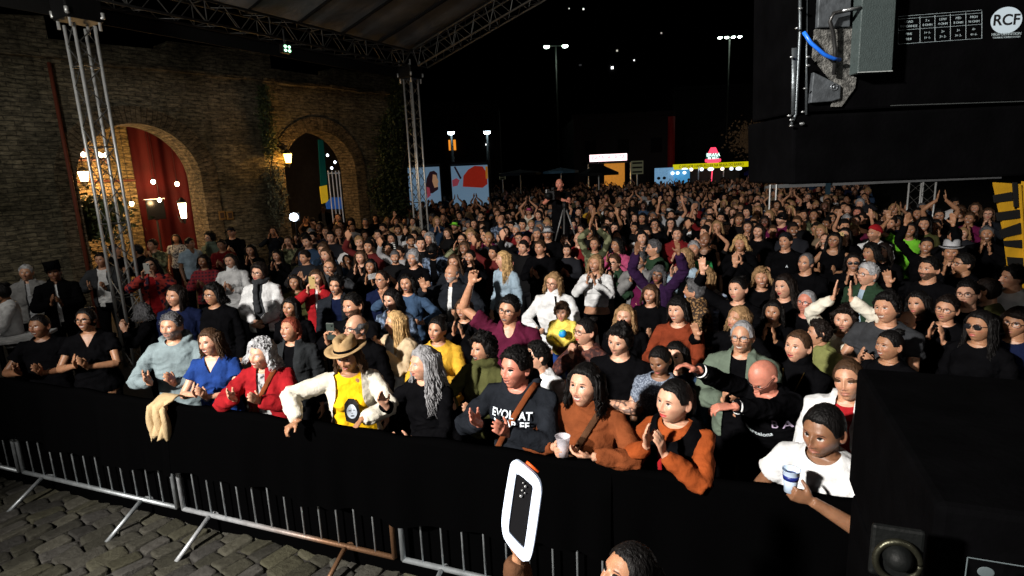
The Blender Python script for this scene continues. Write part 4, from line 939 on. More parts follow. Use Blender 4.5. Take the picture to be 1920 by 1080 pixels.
# small signs on the pier
for x, lab in ((416, 'small brown framed notice on the pier between the arches, left of two'), (431, 'small brown framed notice on the pier between the arches, right of two')):
    t = empty('framed_notice', px_wall(x, 404, -.03), WANG, lab, 'notice', 'two framed notices'); q = MB(); q.box((0, 0, 0), (.15, .03, .20)); q.obj('frame', mat('ochre_wood', (.20, .11, .03), .6), t, bevel=.005); q = MB(); q.box((0, -.017, 0), (.09, .006, .13)); q.obj('sheet', mat('dark_paper', (.05, .03, .02), .8), t)
# ------------------------------------------------------------ ivy and wall plants
def leaves(name, fn, n, m, lab, cat, seed, size=(.05, .10)):
    rs = np.random.RandomState(seed); mb = MB(); V = []; F = []
    for i in range(n):
        c = fn(rs); L = rs.uniform(*size); a = rs.normal(size=3); a /= np.linalg.norm(a); b_ = np.cross(a, rs.normal(size=3)); b_ /= np.linalg.norm(b_); k = len(V)
        cr = np.cross(a, b_) * L * .15; V += [c, c + a * L * .5 + b_ * L * .38 + cr, c + a * L, c + a * L * .5 - b_ * L * .38 + cr]; F.append((k, k + 1, k + 2, k + 3))
    mb.add(V, F); o = mb.obj('foliage', m, None); 
    st = MB(); 
    for i in range(10):
        p = fn(rs); q_ = fn(rs); st.tube(bez(p, (p + q_) / 2 + rs.normal(size=3) * .1, q_, 8), .012, 4)
    t = empty(name, (0, 0, 0), 0, lab, cat); o.parent = t; st.obj('stem', mat('bark', (.05, .035, .02), .9), t); return t
IVY = mat('ivy_leaf', (.045, .06, .022), .55, var=.5, vscale=5, bump=0, spec=.3)
def ivy_fn(poly, spread):
    P = [wall_sz(x, y) for x, y in poly]
    def f(rs):
        i = rs.randint(len(P) - 1); t = rs.uniform(); s = P[i][0] * (1 - t) + P[i + 1][0] * t; z = P[i][1] * (1 - t) + P[i + 1][1] * t
        return np.array(wp(s + rs.normal() * spread[i] * .55, -abs(rs.normal()) * .12 - .02, z + rs.normal() * .12))
    return f
leaves('climbing_plant', ivy_fn([(487, 172), (492, 200), (497, 250), (500, 290)], (.10, .16, .14)), 1500, IVY, 'thin climbing plant trailing down the pier between the two arches', 'climbing plant', 21)
leaves('climbing_plant', ivy_fn([(508, 320), (515, 360), (518, 410)], (.16, .18)), 900, mat('grey_leaf', (.09, .10, .07), .7, var=.5, bump=0), 'greyish climber on the lower pier beside the far arch', 'climbing plant', 22)
leaves('ivy_mass', ivy_fn([(742, 160), (738, 215), (728, 260), (735, 310), (730, 360), (735, 400)], (.22, .35, .5, .45, .5)), 9000, IVY, 'dense dark ivy covering the end of the brick wall', 'ivy', 23, (.06, .13))
leaves('climbing_plant', ivy_fn([(700, 345), (712, 375)], (.3,)), 900, IVY, 'low tuft of ivy at the foot of the wall right of the far arch', 'climbing plant', 24)
leaves('potted_plant', lambda rs: np.array(px_wall(165, 412, .6)) + rs.normal(size=3) * np.array([.35, .2, .22]), 1500, mat('pot_leaf', (.07, .09, .03), .6, var=.4, bump=0), 'leafy shrub under the chandelier behind the near truss tower', 'shrub', 25, (.08, .16))
# ------------------------------------------------------------ trusses
ALU = mat('aluminium', (.80, .82, .82), .42, .55, .5, var=.1, bump=.1, bscale=40)
ALUD = mat('aluminium_dimmed', (.13, .13, .125), .5, .6, .4, var=.2)  # darker copy of the aluminium, dims lacing and gable by colour
ALUB = mat('aluminium_shaded', (.045, .045, .045), .5, .5, .3, var=.2)  # same aluminium, dimness of the side beam put into its colour
def truss(A, B, w, lab, name='truss', cell=.42, up=(0, 0, 1), ang=None, r=.023, cat='truss', h=None, lm=None, cm_=None):
    A, B = Vector(A), Vector(B); d = (B - A).normalized(); L = (B - A).length; up = Vector(up)
    if abs(d.z) > .9: u = Vector((math.cos(ang), math.sin(ang), 0))
    else: u = d.cross(up).normalized()
    v = u.cross(d).normalized(); h = h or w
    t = empty(name, A, 0, lab, cat); C = [(u * sx * w / 2 + v * sy * h / 2) for sx, sy in ((-1, -1), (1, -1), (1, 1), (-1, 1))]
    for c in C: q = MB(); q.tube([c, c + d * L], r, 10); q.obj('chord', cm_ or ALU, t, True)
    q = MB(); n = max(2, int(L / cell))
    for k in range(4):
        c0, c1 = C[k], C[(k + 1) % 4]
        for i in range(n):
            a, b_ = L * i / n, L * (i + 1) / n; mid = (a + b_) / 2
            q.tube([c0 + d * a, c1 + d * mid], r * .36, 5); q.tube([c1 + d * mid, c0 + d * b_], r * .36, 5)
            if i % 2 == 0: q.tube([c0 + d * a, c1 + d * a], r * .42, 5)
    q.obj('lacing', lm or ALUD, t); return t
N1 = at_y(190, 280, 8.9); F1_ = at_y(778, 260, 15.3); ZB = 5.35
N1.z = 0; F1_.z = 0; SD = (F1_ - N1).normalized(); SP = Vector((SD.y, -SD.x, 0)); SANG = math.atan2(SD.y, SD.x)
truss(N1, N1 + Vector((0, 0, ZB - .25)), .27, 'tall aluminium truss tower nearest, in front of the left arch', 'truss_tower', ang=SANG, cell=.55)
truss(F1_, F1_ + Vector((0, 0, ZB - .05)), .25, 'far aluminium truss tower standing at the end of the brick wall', 'truss_tower', ang=SANG, cell=.5)
def head_block(P, lab):
    t = empty('truss_sleeve', P, SANG, lab, 'sleeve block'); q = MB(); q.box((0, 0, 0), (.48, .42, .30)); q.obj('sleeve', mat('black_steel', (.012, .012, .013), .5, .5), t, bevel=.02)
    for sx in (-1, 1):
        for sy in (-1, 1): q = MB(); q.tube([(sx * .19, sy * .17, -.26), (sx * .19, sy * .17, .28)], .022, 8); q.tube([(sx * .19, sy * .17, -.10), (sx * .23, sy * .21, -.09), (sx * .23, sy * .21, -.02)], .028, 8); q.obj('clamp', ALU, t, True)
head_block(N1 + Vector((0, 0, ZB - .05)), 'black sleeve block on top of the near truss tower'); head_block(F1_ + Vector((0, 0, ZB)), 'black sleeve block on top of the far truss tower')
HB = Vector((0, 0, ZB + .30))
truss(N1 + HB - SD * 7, F1_ + HB + SD * .2, .36, 'long side truss beam under the canopy edge above the brick wall', 'truss_beam', cell=.62, cm_=ALUB)
GK = .30; G0 = F1_ + HB + SP * .35; G1 = G0 + SP * 9 + Vector((0, 0, 9 * GK))
truss(G0, G1, .36, 'sloping gable truss climbing from the far tower to the roof peak', 'truss_beam', cell=.55, h=.42, cm_=ALUD, lm=ALUD)
# canopy
cn = empty('stage_canopy', (0, 0, 0), 0, 'dark grey pitched canopy over the stage with black rafters', 'canopy')
q = MB(); E0 = N1 + HB - SD * 8 + Vector((0, 0, .26)); LL = (F1_ - N1).length + 8.3; V = []; n1, n2 = 40, 12
for j in range(n2):
    for i in range(n1):
        a = LL * i / (n1 - 1); b_ = 9.0 * j / (n2 - 1); P = E0 + SD * a + SP * b_ + Vector((0, 0, b_ * GK + .05 * math.sin(a * 4.5) - .03)); V.append(P)
q.add(V, [(j * n1 + i, j * n1 + i + 1, (j + 1) * n1 + i + 1, (j + 1) * n1 + i) for j in range(n2 - 1) for i in range(n1 - 1)])
q.add([v + Vector((0, 0, .02)) for v in V], [(j * n1 + i, (j + 1) * n1 + i, (j + 1) * n1 + i + 1, j * n1 + i + 1) for j in range(n2 - 1) for i in range(n1 - 1)])
q.obj('fabric', mat('canopy_fabric', (.21, .22, .235), .8, var=.25, vscale=1.5, bump=.3, bscale=8, bdist=.03), cn, True)
for i in range(13):
    a = LL - .3 - i * 1.15; q = MB(); P = E0 + SD * a + Vector((0, 0, -.06)); q.tube([P, P + SP * 9 + Vector((0, 0, 9 * GK))], .035, 6); q.obj('rafter', mat('black_steel', (.012, .012, .013), .5, .5), cn)
va = MB(); P0 = N1 + HB - SD * 7 - SP * .22; P1 = F1_ + HB - SP * .22
va.add([P0 + Vector((0, 0, -.2)), P1 + Vector((0, 0, -.2)), P1 + Vector((0, 0, -.42)), P0 + Vector((0, 0, -.42)), P0 + Vector((0, 0, -.2)) - SP * .02, P1 + Vector((0, 0, -.2)) - SP * .02, P1 + Vector((0, 0, -.42)) - SP * .02, P0 + Vector((0, 0, -.42)) - SP * .02], [(0, 1, 2, 3), (7, 6, 5, 4), (0, 4, 5, 1), (3, 2, 6, 7)])
tag(va.obj('black_valance', mat('valance_black', (.004, .004, .004), .9, var=0)), 'black valance strip hanging below the side truss beam', 'valance')
# green work light on the beam
p = at_y(535, 92, 11.6); t = empty('work_light', p, SANG, 'small greenish floodlight clipped under the side truss beam', 'floodlight'); q = MB(); q.box((0, 0, 0), (.20, .10, .15)); q.obj('housing', MATS['black_steel'], t, bevel=.01); q = MB()
for sx in (-1, 1):
    for sz in (-1, 1): q.ell((sx * .045, -.06, sz * .035), (.03, .02, .026))
q.obj('lens', emis('green_lamp', (.45, 1, .6), 3.5), t); q = MB(); q.tube([(0, 0, .07), (0, 0, .35)], .02, 6); q.obj('clamp', MATS['black_steel'], t)
# ------------------------------------------------------------ far square: lamps, stalls, mural
def street_lamp(x, y, Y, lab, heads=2, col=(.8, 1, .85), es=26, sp=.9, r=.28, pole=(.015, .018, .015), cat='street lamp'):
    p = at_y(x, y, Y); t = empty('street_lamp', (p.x, p.y, 0), 0, lab, cat); q = MB(); q.tube([(0, 0, 0), (0, 0, p.z)], [.14, .07], 10); q.tube([(-sp, 0, p.z), (sp, 0, p.z)], .05, 8); q.obj('pole', mat('lamp_pole', pole, .5, .3), t, True)
    for k in range(heads):
        xx = 0 if heads == 1 else (-sp + 2 * sp * k / (heads - 1)); q = MB(); q.box((xx, -.1, p.z + .02), (.5, .7, .10)); q.obj('lamp_head', MATS['black_steel'], t, bevel=.03)
        q = MB(); q.ell((xx, -.12, p.z - .06), (r, r, r * .6)); q.obj('lens', emis('lamp_%d' % int(col[0] * 100), col, es), t, True)
    return p
p = street_lamp(1042, 86, 60, 'tall street lamp with two greenish heads left of centre in the black sky'); point('lamp_light', (p.x, p.y - .6, p.z - 1.2), 60, (.85, 1, .85), .4)
p = street_lamp(1368, 69, 62, 'tall street lamp with a row of small heads, further right in the black sky', 4, sp=1.0, r=.20); point('lamp_light', (p.x, p.y - .6, p.z - 1.2), 40, (.85, 1, .8), .4)
street_lamp(846, 247, 34, 'low bluish lamp left of two over the mural', 1, (.65, .85, 1), 30, .25, .20); street_lamp(913, 246, 34, 'low bluish lamp right of two over the mural', 1, (.65, .92, 1), 30, .25, .20)
# dark buildings on the skyline with a few lit windows
def building(x0, x1, ytop, Y, lab, wins=(), col=(.006, .006, .007), h=None):
    a = at_y(x0, ytop, Y); c = at_y(x1, ytop, Y); t = empty('building', ((a.x + c.x) / 2, Y + 6, 0), 0, lab, 'building'); W_ = c.x - a.x; H_ = a.z
    q = MB(); q.box((0, 0, H_ / 2), (W_, 12, H_)); q.box((0, -6.1, H_ + .1), (W_ + .3, .5, .4)); q.obj('wall', mat('night_facade_%d' % x0, col, .9, var=.2), t)
    q = MB()
    nx, nz = max(2, int(W_ / 3)), max(1, int(H_ / 3.2))
    for i in range(nx):
        for j in range(nz): q = MB(); q.box((-W_ / 2 + (i + .5) * W_ / nx, -6.0, 1.8 + j * 3.1), (1.1, .12, 1.4)); q.obj('window', mat('dark_glass', (.004, .004, .005), .9, var=0, bump=0), t)
    for (x, y, sw, sh, cc_, es) in wins:
        p = at_y(x, y, Y - .12); q = MB(); q.box((p.x - t.location.x, -6.13, p.z), (sw, .08, sh)); q.obj('lit_window', emis('win_%d_%d' % (x, y), cc_, es), t)
building(700, 935, 205, 50, 'low dark building behind the mural with one orange window', [(848, 272, .6, .85, (1, .33, .03), .9), (912, 271, .12, .12, (1, 1, 1), 4)])
building(1075, 1262, 222, 58, 'grey hall behind the food stalls, barely lit', [], (.028, .026, .026))
building(1262, 1520, 168, 75, 'black block behind the yellow stall', [])
building(1010, 1140, 118, 120, 'distant black tower under the night sky, left of two', [(1088, 122, .5, .3, (.4, .4, .42), .06)], )
building(1120, 1330, 15, 130, 'distant black tower with few tiny lit windows', [(1067, 16, .22, .22, (1, 1, .9), 1), (1094, 17, .3, .3, (1, 1, .9), 2), (1157, 95, .35, .35, (1, .95, .8), .6), (1189, 113, .26, .26, (1, 1, 1), 2), (1148, 127, .45, .45, (1, 1, 1), 5), (1240, 62, .3, .3, (1, .9, .8), .5)])
rp = at_y(1259, 235, 57.4); q = MB(); q.tube([(0, 0, 0), (0, 0, 7.5)], .35, 12); o = q.obj('red_pillar', mat('red_paint', (.2, .01, .008), .7, emit=(.2, .01, .01), estr=.03), None, True); o.location = (rp.x, rp.y, 0); tag(o, 'dim red pillar rising behind the blue stall', 'pillar')
def text(s, name, loc, size, m, parent=None, rot=(math.pi / 2, 0, 0), ext=.01, bold=.0, align='CENTER', sx=1.0):
    c = bpy.data.curves.new(name, 'FONT'); c.body = s; c.size = size; c.extrude = ext; c.offset = bold; c.align_x = align; c.align_y = 'CENTER'
    tmp = bpy.data.objects.new('t', c); COL.objects.link(tmp); dg = bpy.context.evaluated_depsgraph_get(); me = bpy.data.meshes.new_from_object(tmp.evaluated_get(dg)); bpy.data.objects.remove(tmp)
    me.materials.clear(); o = bpy.data.objects.new(name, me); COL.objects.link(o); me.materials.append(m); o.location = loc; o.rotation_euler = rot; o.scale = (sx, 1, 1)
    if parent: o.parent = parent
    return o
# stall with the red-white sign
a = at_y(1102, 300, 44); c = at_y(1182, 300, 44); st = empty('food_stall', ((a.x + c.x) / 2, 45, 0), 0, 'food stall with orange lit counter under a glowing white and red sign', 'stall'); Wd = c.x - a.x
zt = at_y(1140, 306, 44).z
q = MB(); q.box((Wd * .25, 1.2, zt / 2), (Wd * .5, .1, zt)); q.obj('back_wall', mat('orange_panel', (.6, .25, .04), .7, emit=(1, .42, .06), estr=.32), st)
q = MB(); q.box((0, 0, zt + .05), (Wd + .2, 2.6, .12)); q.obj('roof', MATS['black_steel'], st)
for sx in (-1, 1): q = MB(); q.tube([(sx * Wd / 2, -1.1, 0), (sx * Wd / 2, -1.1, zt)], .05, 6); q.obj('post', ALU, st)
q = MB(); q.box((0, -1.0, .55), (Wd, .3, 1.1)); q.obj('counter', cloth_mat('brown'), st)
sp_ = at_y(1141, 295.5, 43.5); s_h = .50
q = MB(); q.box((sp_.x - st.location.x, -1.4, sp_.z), (2.75, .12, s_h)); q.obj('sign_panel', emis('sign_white', (1, .72, .74), 2.2), st)
text('BATATA FRITA', 'sign_lettering', (sp_.x - st.location.x, -1.48, sp_.z - .0), .40, emis('sign_red', (1, .08, .12), 1.1), st, sx=.92)
point('stall_light', (st.location.x, 43.8, 2.1), 50, (1, .6, .2), .2)
# hamburger stall
a = at_y(1262, 313, 48); c = at_y(1405, 308, 48); st = empty('burger_stall', ((a.x + c.x) / 2, 49, 0), 0, 'long food stall under a yellow lettered banner and a red round logo sign', 'stall'); Wd = c.x - a.x; zc = (a.z + c.z) / 2
q = MB(); q.box((0, -1.0, zc), (Wd, .08, .42)); q.obj('banner', emis('banner_yellow', (.75, .68, .0), .75), st)
text('O MELHOR HAMBURGUER NA BRASA DO BAIRRO', 'banner_lettering', (0, -1.06, zc), .33, mat('banner_black', (.01, .01, .01), .8, var=0, bump=0), st, sx=Wd / 8.3 * .95)
q = MB(); q.box((0, 1.0, 1.3), (Wd, .1, 2.6)); q.obj('back_wall', mat('stall_back', (.03, .03, .035), .7), st)
for k, x in enumerate((1286, 1299, 1318, 1336, 1357, 1375, 1388)):
    p = at_y(x, 318 - (x - 1286) * .02, 47.4); q = MB(); q.ell((p.x - st.location.x, -1.3 + .1 * (k % 2), p.z), (.16 + .10 * (k % 3 == 0), .08, .14)); q.obj('lamp', emis('stall_lamp%d' % (k % 3), [(.8, .9, 1), (1, .85, .7), (.7, .85, 1)][k % 3], 2.2), st, True)
for sx in (-1, -.33, .33, 1): q = MB(); q.tube([(sx * Wd / 2, -1, 0), (sx * Wd / 2, -1, zc)], .05, 6); q.obj('post', ALU, st)
lg = at_y(1337, 291, 48.5); t = empty('logo_sign', (lg.x, 48.5, lg.z), 0, 'red and white round neon logo sign above the yellow banner', 'sign')
q = MB(); q.tube([(0, 0, .15), (0, 0, .62)], [.42, .20], 14); q.tube([(-.62, 0, -.42), (.62, 0, -.42)], .13, 8); q.tube([(-.45, 0, -.58), (.45, 0, -.58)], .10, 8); q.tube([(0, 0, -.6), (0, .5, -lg.z)], .05, 6)
q.obj('emblem', emis('neon_red', (1, .06, .13), 1.5), t, True); q = MB(); q.box((0, .05, -.12), (1.1, .1, .62)); q.obj('backing', mat('sign_back', (.02, .1, .08), .6, emit=(.02, .2, .16), estr=.3), t)
text('BRASA', 'lettering', (0, -.05, .02), .38, emis('neon_white', (.75, 1, .92), 2.2), t); text('BURG', 'lettering', (0, -.05, -.26), .34, MATS['neon_white'], t)
# blue lit booth
a = at_y(1230, 314, 46); t = empty('blue_booth', (a.x + 1.0, 47, 0), 0, 'pale blue lit booth between the two food stalls', 'booth')
q = MB(); q.box((-.1, 0, 1.35), (1.5, .1, 2.7)); q.obj('panel', mat('blue_panel', (.2, .4, .6), .6, emit=(.20, .42, .68), estr=.55, var=.5), t)
q = MB(); q.box((1.35, .3, 1.25), (1.4, .1, 2.5)); q.obj('side_panel', mat('blue_panel2', (.1, .35, .6), .6, emit=(.08, .38, .75), estr=.55), t)
for dx, dz in ((-.55, 1.0 + .9), (-.1, 1.9)): q = MB(); q.ell((dx, -.1, dz), (.14, .04, .12)); q.obj('fan', cloth_mat('dgrey'), t)
for dx in (.55, .95, 1.5): q = MB(); q.ell((dx, -.15, 2.25), (.14, .08, .12)); q.obj('lamp', emis('booth_lamp', (.75, .9, 1), 3), t, True)
# umbrellas / tents
def canopy_tent(x0, x1, ytop, yb, Y, col, lab, nm='parasol'):
    a = at_y(x0, yb, Y); c = at_y(x1, yb, Y); tp = at_y((x0 + x1) / 2, ytop, Y); t = empty(nm, ((a.x + c.x) / 2, Y, 0), 0, lab, 'parasol'); r = (c.x - a.x) / 2; q = MB(); n = 8
    V = [(0, 0, tp.z)] + [(r * math.cos(k * math.tau / n), r * math.sin(k * math.tau / n), a.z) for k in range(n)] + [(r * math.cos(k * math.tau / n), r * math.sin(k * math.tau / n), a.z - .15) for k in range(n)]
    q.add(V, [(0, 1 + k, 1 + (k + 1) % n) for k in range(n)] + [(1 + k, 9 + k, 9 + (k + 1) % n, 1 + (k + 1) % n) for k in range(n)]); q.obj('cover', mat('tent_' + nm + str(x0), col, .8), t); q = MB(); q.tube([(0, 0, 0), (0, 0, tp.z)], .04, 8); q.obj('pole', ALU, t)
canopy_tent(1085, 1160, 306, 326, 36, (.006, .006, .007), 'black parasol in front of the orange lit stall'); canopy_tent(1395, 1500, 291, 324, 34, (.003, .006, .09), 'dark blue parasol right of the yellow stall'); canopy_tent(1018, 1085, 314, 322, 38, (.10, .20, .28), 'pale blue parasol left of the stalls')
canopy_tent(935, 1015, 318, 326, 36, (.008, .008, .01), 'black parasol right of the mural')
for x0, x1, y0, y1, lab in ((1183, 1206, 302, 326, 'olive panelled box beside the orange stall'), (936, 948, 325, 336, 'small pale notice board right of the mural')):
    a = at_y(x0, y0, 42); c = at_y(x1, y1, 42); t = empty('notice_board', ((a.x + c.x) / 2, 42, 0), 0, lab, 'board'); q = MB(); q.box((0, 0, (a.z + c.z) / 2), (c.x - a.x, .1, a.z - c.z)); q.obj('panel', mat('board_%d' % x0, (.10, .10, .06), .8, emit=(.10, .10, .06), estr=.35), t)
    for k in range(3): q = MB(); q.box((0, -.07, c.z + (a.z - c.z) * (k + .5) / 3), ((c.x - a.x) * .8, .03, .12)); q.obj('slat', mat('board_dark', (.02, .02, .015), .8), t)
    q = MB(); q.tube([(0, 0, 0), (0, 0, c.z)], .05, 6); q.obj('leg', ALU, t)
# mural panels (plain generic figures)
def mural(x0, x1, y0, y1, Y, lab, fn):
    a = at_y(x0, y0, Y); c = at_y(x1, y1, Y); W_ = c.x - a.x; z0 = .9; H_ = a.z - z0; t = empty('mural_panel', ((a.x + c.x) / 2, Y, 0), 0, lab, 'mural')
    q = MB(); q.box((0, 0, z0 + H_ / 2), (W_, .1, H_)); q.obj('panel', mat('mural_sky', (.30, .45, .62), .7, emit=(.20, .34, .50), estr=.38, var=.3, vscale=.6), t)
    q = MB()
    for sx in (-1, 1): q.tube([(sx * W_ / 2, .0, 0), (sx * W_ / 2, 0, z0 + H_ + .1)], .06, 6)
    q.tube([(-W_ / 2, 0, z0 + H_ + .12), (W_ / 2, 0, z0 + H_ + .12)], .06, 6); q.obj('frame', MATS['black_steel'], t); fn(t, W_, z0, H_, Y)
def flat(t, pts, name, m, y=-.06):
    q = MB(); n = len(pts); q.add([(x, y, z) for x, z in pts] + [(x, y + .02, z) for x, z in pts], [tuple(range(n)), tuple(range(2 * n - 1, n - 1, -1))] + [(i, n + i, n + (i + 1) % n, (i + 1) % n) for i in range(n)]); q.obj(name, m, t)
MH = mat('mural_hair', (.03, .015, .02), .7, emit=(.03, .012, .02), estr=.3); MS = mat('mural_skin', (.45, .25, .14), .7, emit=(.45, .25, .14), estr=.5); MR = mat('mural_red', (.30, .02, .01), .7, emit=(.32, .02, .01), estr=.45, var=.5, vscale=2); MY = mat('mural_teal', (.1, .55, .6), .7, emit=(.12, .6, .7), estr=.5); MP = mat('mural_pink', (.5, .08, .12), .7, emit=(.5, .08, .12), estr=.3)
def mur1(t, W_, z0, H_, Y):
    L = lambda x, y: (lambda p: (p.x - t.location.x, p.z))(at_y(x, y, Y))
    flat(t, [L(*p) for p in ((797, 365), (800, 335), (806, 322), (814, 320), (820, 325), (821, 340), (822, 355), (812, 362))], 'figure', MH, -.06)
    flat(t, [L(*p) for p in ((812, 327), (818, 328), (820, 334), (823, 341), (821, 344), (822, 350), (815, 352), (811, 340))], 'face', MS, -.09)
    flat(t, [L(*p) for p in ((800, 350), (806, 352), (808, 366), (802, 372))], 'collar', MP, -.12)
def mur2(t, W_, z0, H_, Y):
    L = lambda x, y: (lambda p: (p.x - t.location.x, p.z))(at_y(x, y, Y))
    flat(t, [L(*p) for p in ((868, 350), (869, 330), (878, 318), (890, 311), (905, 312), (913, 325), (914, 345), (905, 352))], 'red_shape', MR, -.06)
    flat(t, [L(*p) for p in ((851, 313), (854, 312), (866, 334), (863, 336))], 'staff', MH, -.09); flat(t, [L(*p) for p in ((848, 338), (856, 334), (862, 338), (858, 348), (849, 350))], 'flower', MP, -.06)
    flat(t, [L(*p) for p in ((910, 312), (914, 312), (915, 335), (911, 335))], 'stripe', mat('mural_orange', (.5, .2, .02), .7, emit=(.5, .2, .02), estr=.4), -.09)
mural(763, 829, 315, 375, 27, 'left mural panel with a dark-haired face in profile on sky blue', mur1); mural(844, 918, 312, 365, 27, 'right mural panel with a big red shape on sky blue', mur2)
# faint carved emblem tree at the right
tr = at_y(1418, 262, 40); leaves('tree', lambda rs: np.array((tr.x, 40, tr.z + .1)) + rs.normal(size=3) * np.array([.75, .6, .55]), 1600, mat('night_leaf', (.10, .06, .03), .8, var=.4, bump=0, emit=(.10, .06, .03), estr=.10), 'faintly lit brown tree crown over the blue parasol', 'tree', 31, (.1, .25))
q = MB(); q.tube([(tr.x, 40, 0), (tr.x, 40, tr.z)], [.18, .08], 8); q.obj('trunk', MATS['bark'], bpy.data.objects['tree'])
# ------------------------------------------------------------ crowd barriers, drape
GALV = mat('galvanised', (.36, .39, .41), .5, .75, .5, var=.25, vscale=12, bump=.15, bscale=50)
RUST = mat('rusty_pipe', (.40, .42, .44), .5, .5, .4, var=.25, vscale=15)
_nt, _b = nt_of(RUST); _tc = _nt.nodes.new('ShaderNodeTexCoord'); _sp = _nt.nodes.new('ShaderNodeSeparateXYZ'); _nt.links.new(_tc.outputs['Object'], _sp.inputs[0]); _mr = _nt.nodes.new('ShaderNodeMapRange'); _mr.inputs['From Min'].default_value = .5; _mr.inputs['From Max'].default_value = 1.4; _nt.links.new(_sp.outputs[0], _mr.inputs['Value'])
_mx = _nt.nodes.new('ShaderNodeMix'); _mx.data_type = 'RGBA'; _nt.links.new(_mr.outputs[0], _mx.inputs['Factor']); _nt.links.new(_b.inputs['Base Color'].links[0].from_socket, _mx.inputs['A']); _mx.inputs['B'].default_value = (.16, .085, .045, 1); _nt.links.new(_mx.outputs['Result'], _b.inputs['Base Color'])
def barrier(s0, L, lab, m):
    t = empty('crowd_barrier', bar_pt(s0), BA, lab, 'barrier', 'barriers along the pit'); z0, z1 = ZR, 1.06
    q = MB(); q.tube([(0, 0, z0), (L, 0, z0)], .019, 10); q.tube([(0, 0, z1), (L, 0, z1)], .019, 10)
    q.tube([(0, 0, z0), (0, 0, z1)], .019, 10); q.tube([(L, 0, z0), (L, 0, z1)], .019, 10); q.obj('frame', m, t, True)
    n = 13
    for i in range(1, n): q = MB(); q.tube([(L * i / n, 0, z0), (L * i / n, 0, z1)], .0075, 6); q.obj('bar', GALV, t, True)
    for f in (.15, .80):
        q = MB(); q.tube([(L * f, -.02, z0), (L * f - .02, -.33, .012)], .017, 8); q.tube([(L * f, .02, z0), (L * f, .30, .012)], .017, 8); q.obj('foot', m, t, True)
    q = MB(); q.tube([(L, 0, .55), (L + .03, -.02, .56), (L + .07, 0, .52), (L + .075, 0, .45)], .009, 6); q.obj('hook', GALV, t, True)
SL = (at_z(343, 945, ZR) - A_).to_2d().length; SG = .07
for k in range(-2, 4):
    barrier(k * (SL + SG), SL, ['grey barrier furthest left, partly out of the picture', 'second grey barrier from the left edge of the pit', 'steel barrier under the beige jacket', 'steel barrier with a rusty bottom rail below the hatted woman', 'steel barrier behind the raised white phone frame', 'last steel barrier toward the speaker stack'][k + 2], RUST if k == 1 else GALV)
def drape(s0, s1, z1, z0, lab, seed):
    q = MB(); n = int((s1 - s0) / .035); m_ = 14; V = []
    for j in range(m_):
        t = j / (m_ - 1); z = z1 + (z0 - z1) * t
        for i in range(n):
            s = s0 + (s1 - s0) * i / (n - 1); f = .012 + .03 * t; w_ = math.sin(s * 21 + 2 * math.sin(s * 3 + seed)) * f * .5 + math.sin(s * 9 + seed) * f * .5
            hem = (.025 * math.sin(s * 2.3 + seed) + .012 * math.sin(s * 7)) * t
            V.append(bar_pt(s, .045 + (abs(f) + w_) * min(1, t * 5), z + hem))
    F = [(j * n + i, (j + 1) * n + i, (j + 1) * n + i + 1, j * n + i + 1) for j in range(m_ - 1) for i in range(n - 1)]
    q.add(V, F)
    V2 = []
    for j, (o, dz) in enumerate(((.047, -.06), (.034, .012), (.0, .020), (-.03, .012), (-.045, -.20))):
        for i in range(n): s = s0 + (s1 - s0) * i / (n - 1); V2.append(bar_pt(s, o, z1 + dz + (.012 * abs(math.sin(s * 3.3 + seed)) + .006 * math.sin(s * 13)) * (0 < j < 4)))
    q.add(V2, [(j * n + i, j * n + i + 1, (j + 1) * n + i + 1, (j + 1) * n + i) for j in range(4) for i in range(n - 1)])
    o = q.obj('black_drape', mat('drape_black', (.0009, .0009, .0010), 1.0, spec=.0, var=0, bump=.2), None, True); tag(o, lab, 'drape')
def sz_on_bar(x, y):    # the point of the barrier plane seen at a pixel
    d = ray(x, y); c = Vector((0, 0, CAM_H)); q = Vector((A_.x, A_.y, 0)); t = (q - Vector((0, 0, 0))).dot(BN) / d.dot(BN); p = c + d * t; return (p - q).dot(BD), p.z
drape(-2 * (SL + SG), sz_on_bar(325, 760)[0], 1.10, .56, 'black cloth hung over the barriers left of the beige jacket', 1)
drape(sz_on_bar(325, 760)[0] - .02, sz_on_bar(1150, 900)[0], 1.10, .56, 'black cloth hung over the barriers from the beige jacket to the phone frame', 2)
drape(sz_on_bar(1150, 900)[0] - .03, sz_on_bar(1900, 1000)[0], 1.10, .12, 'black cloth hung over the barriers before the speaker stack', 3)  # cloth lengthened here to stand in for the dark pit below
q = MB(); n = 160; V = []  # black sheet added to make the space behind the bars dark
for j in range(6):
    for i in range(n): s = -5 + 13.5 * i / (n - 1); V.append(bar_pt(s, -.055 - .012 * abs(math.sin(s * 17)) - .01 * math.sin(s * 5), .98 - .96 * j / 5))
q.add(V, [(j * n + i, (j + 1) * n + i, (j + 1) * n + i + 1, j * n + i + 1) for j in range(5) for i in range(n - 1)])
tag(q.obj('added_dark_sheet', MATS['drape_black'], None, True), 'black sheet added for the dark behind the bars of the barriers', 'drape')
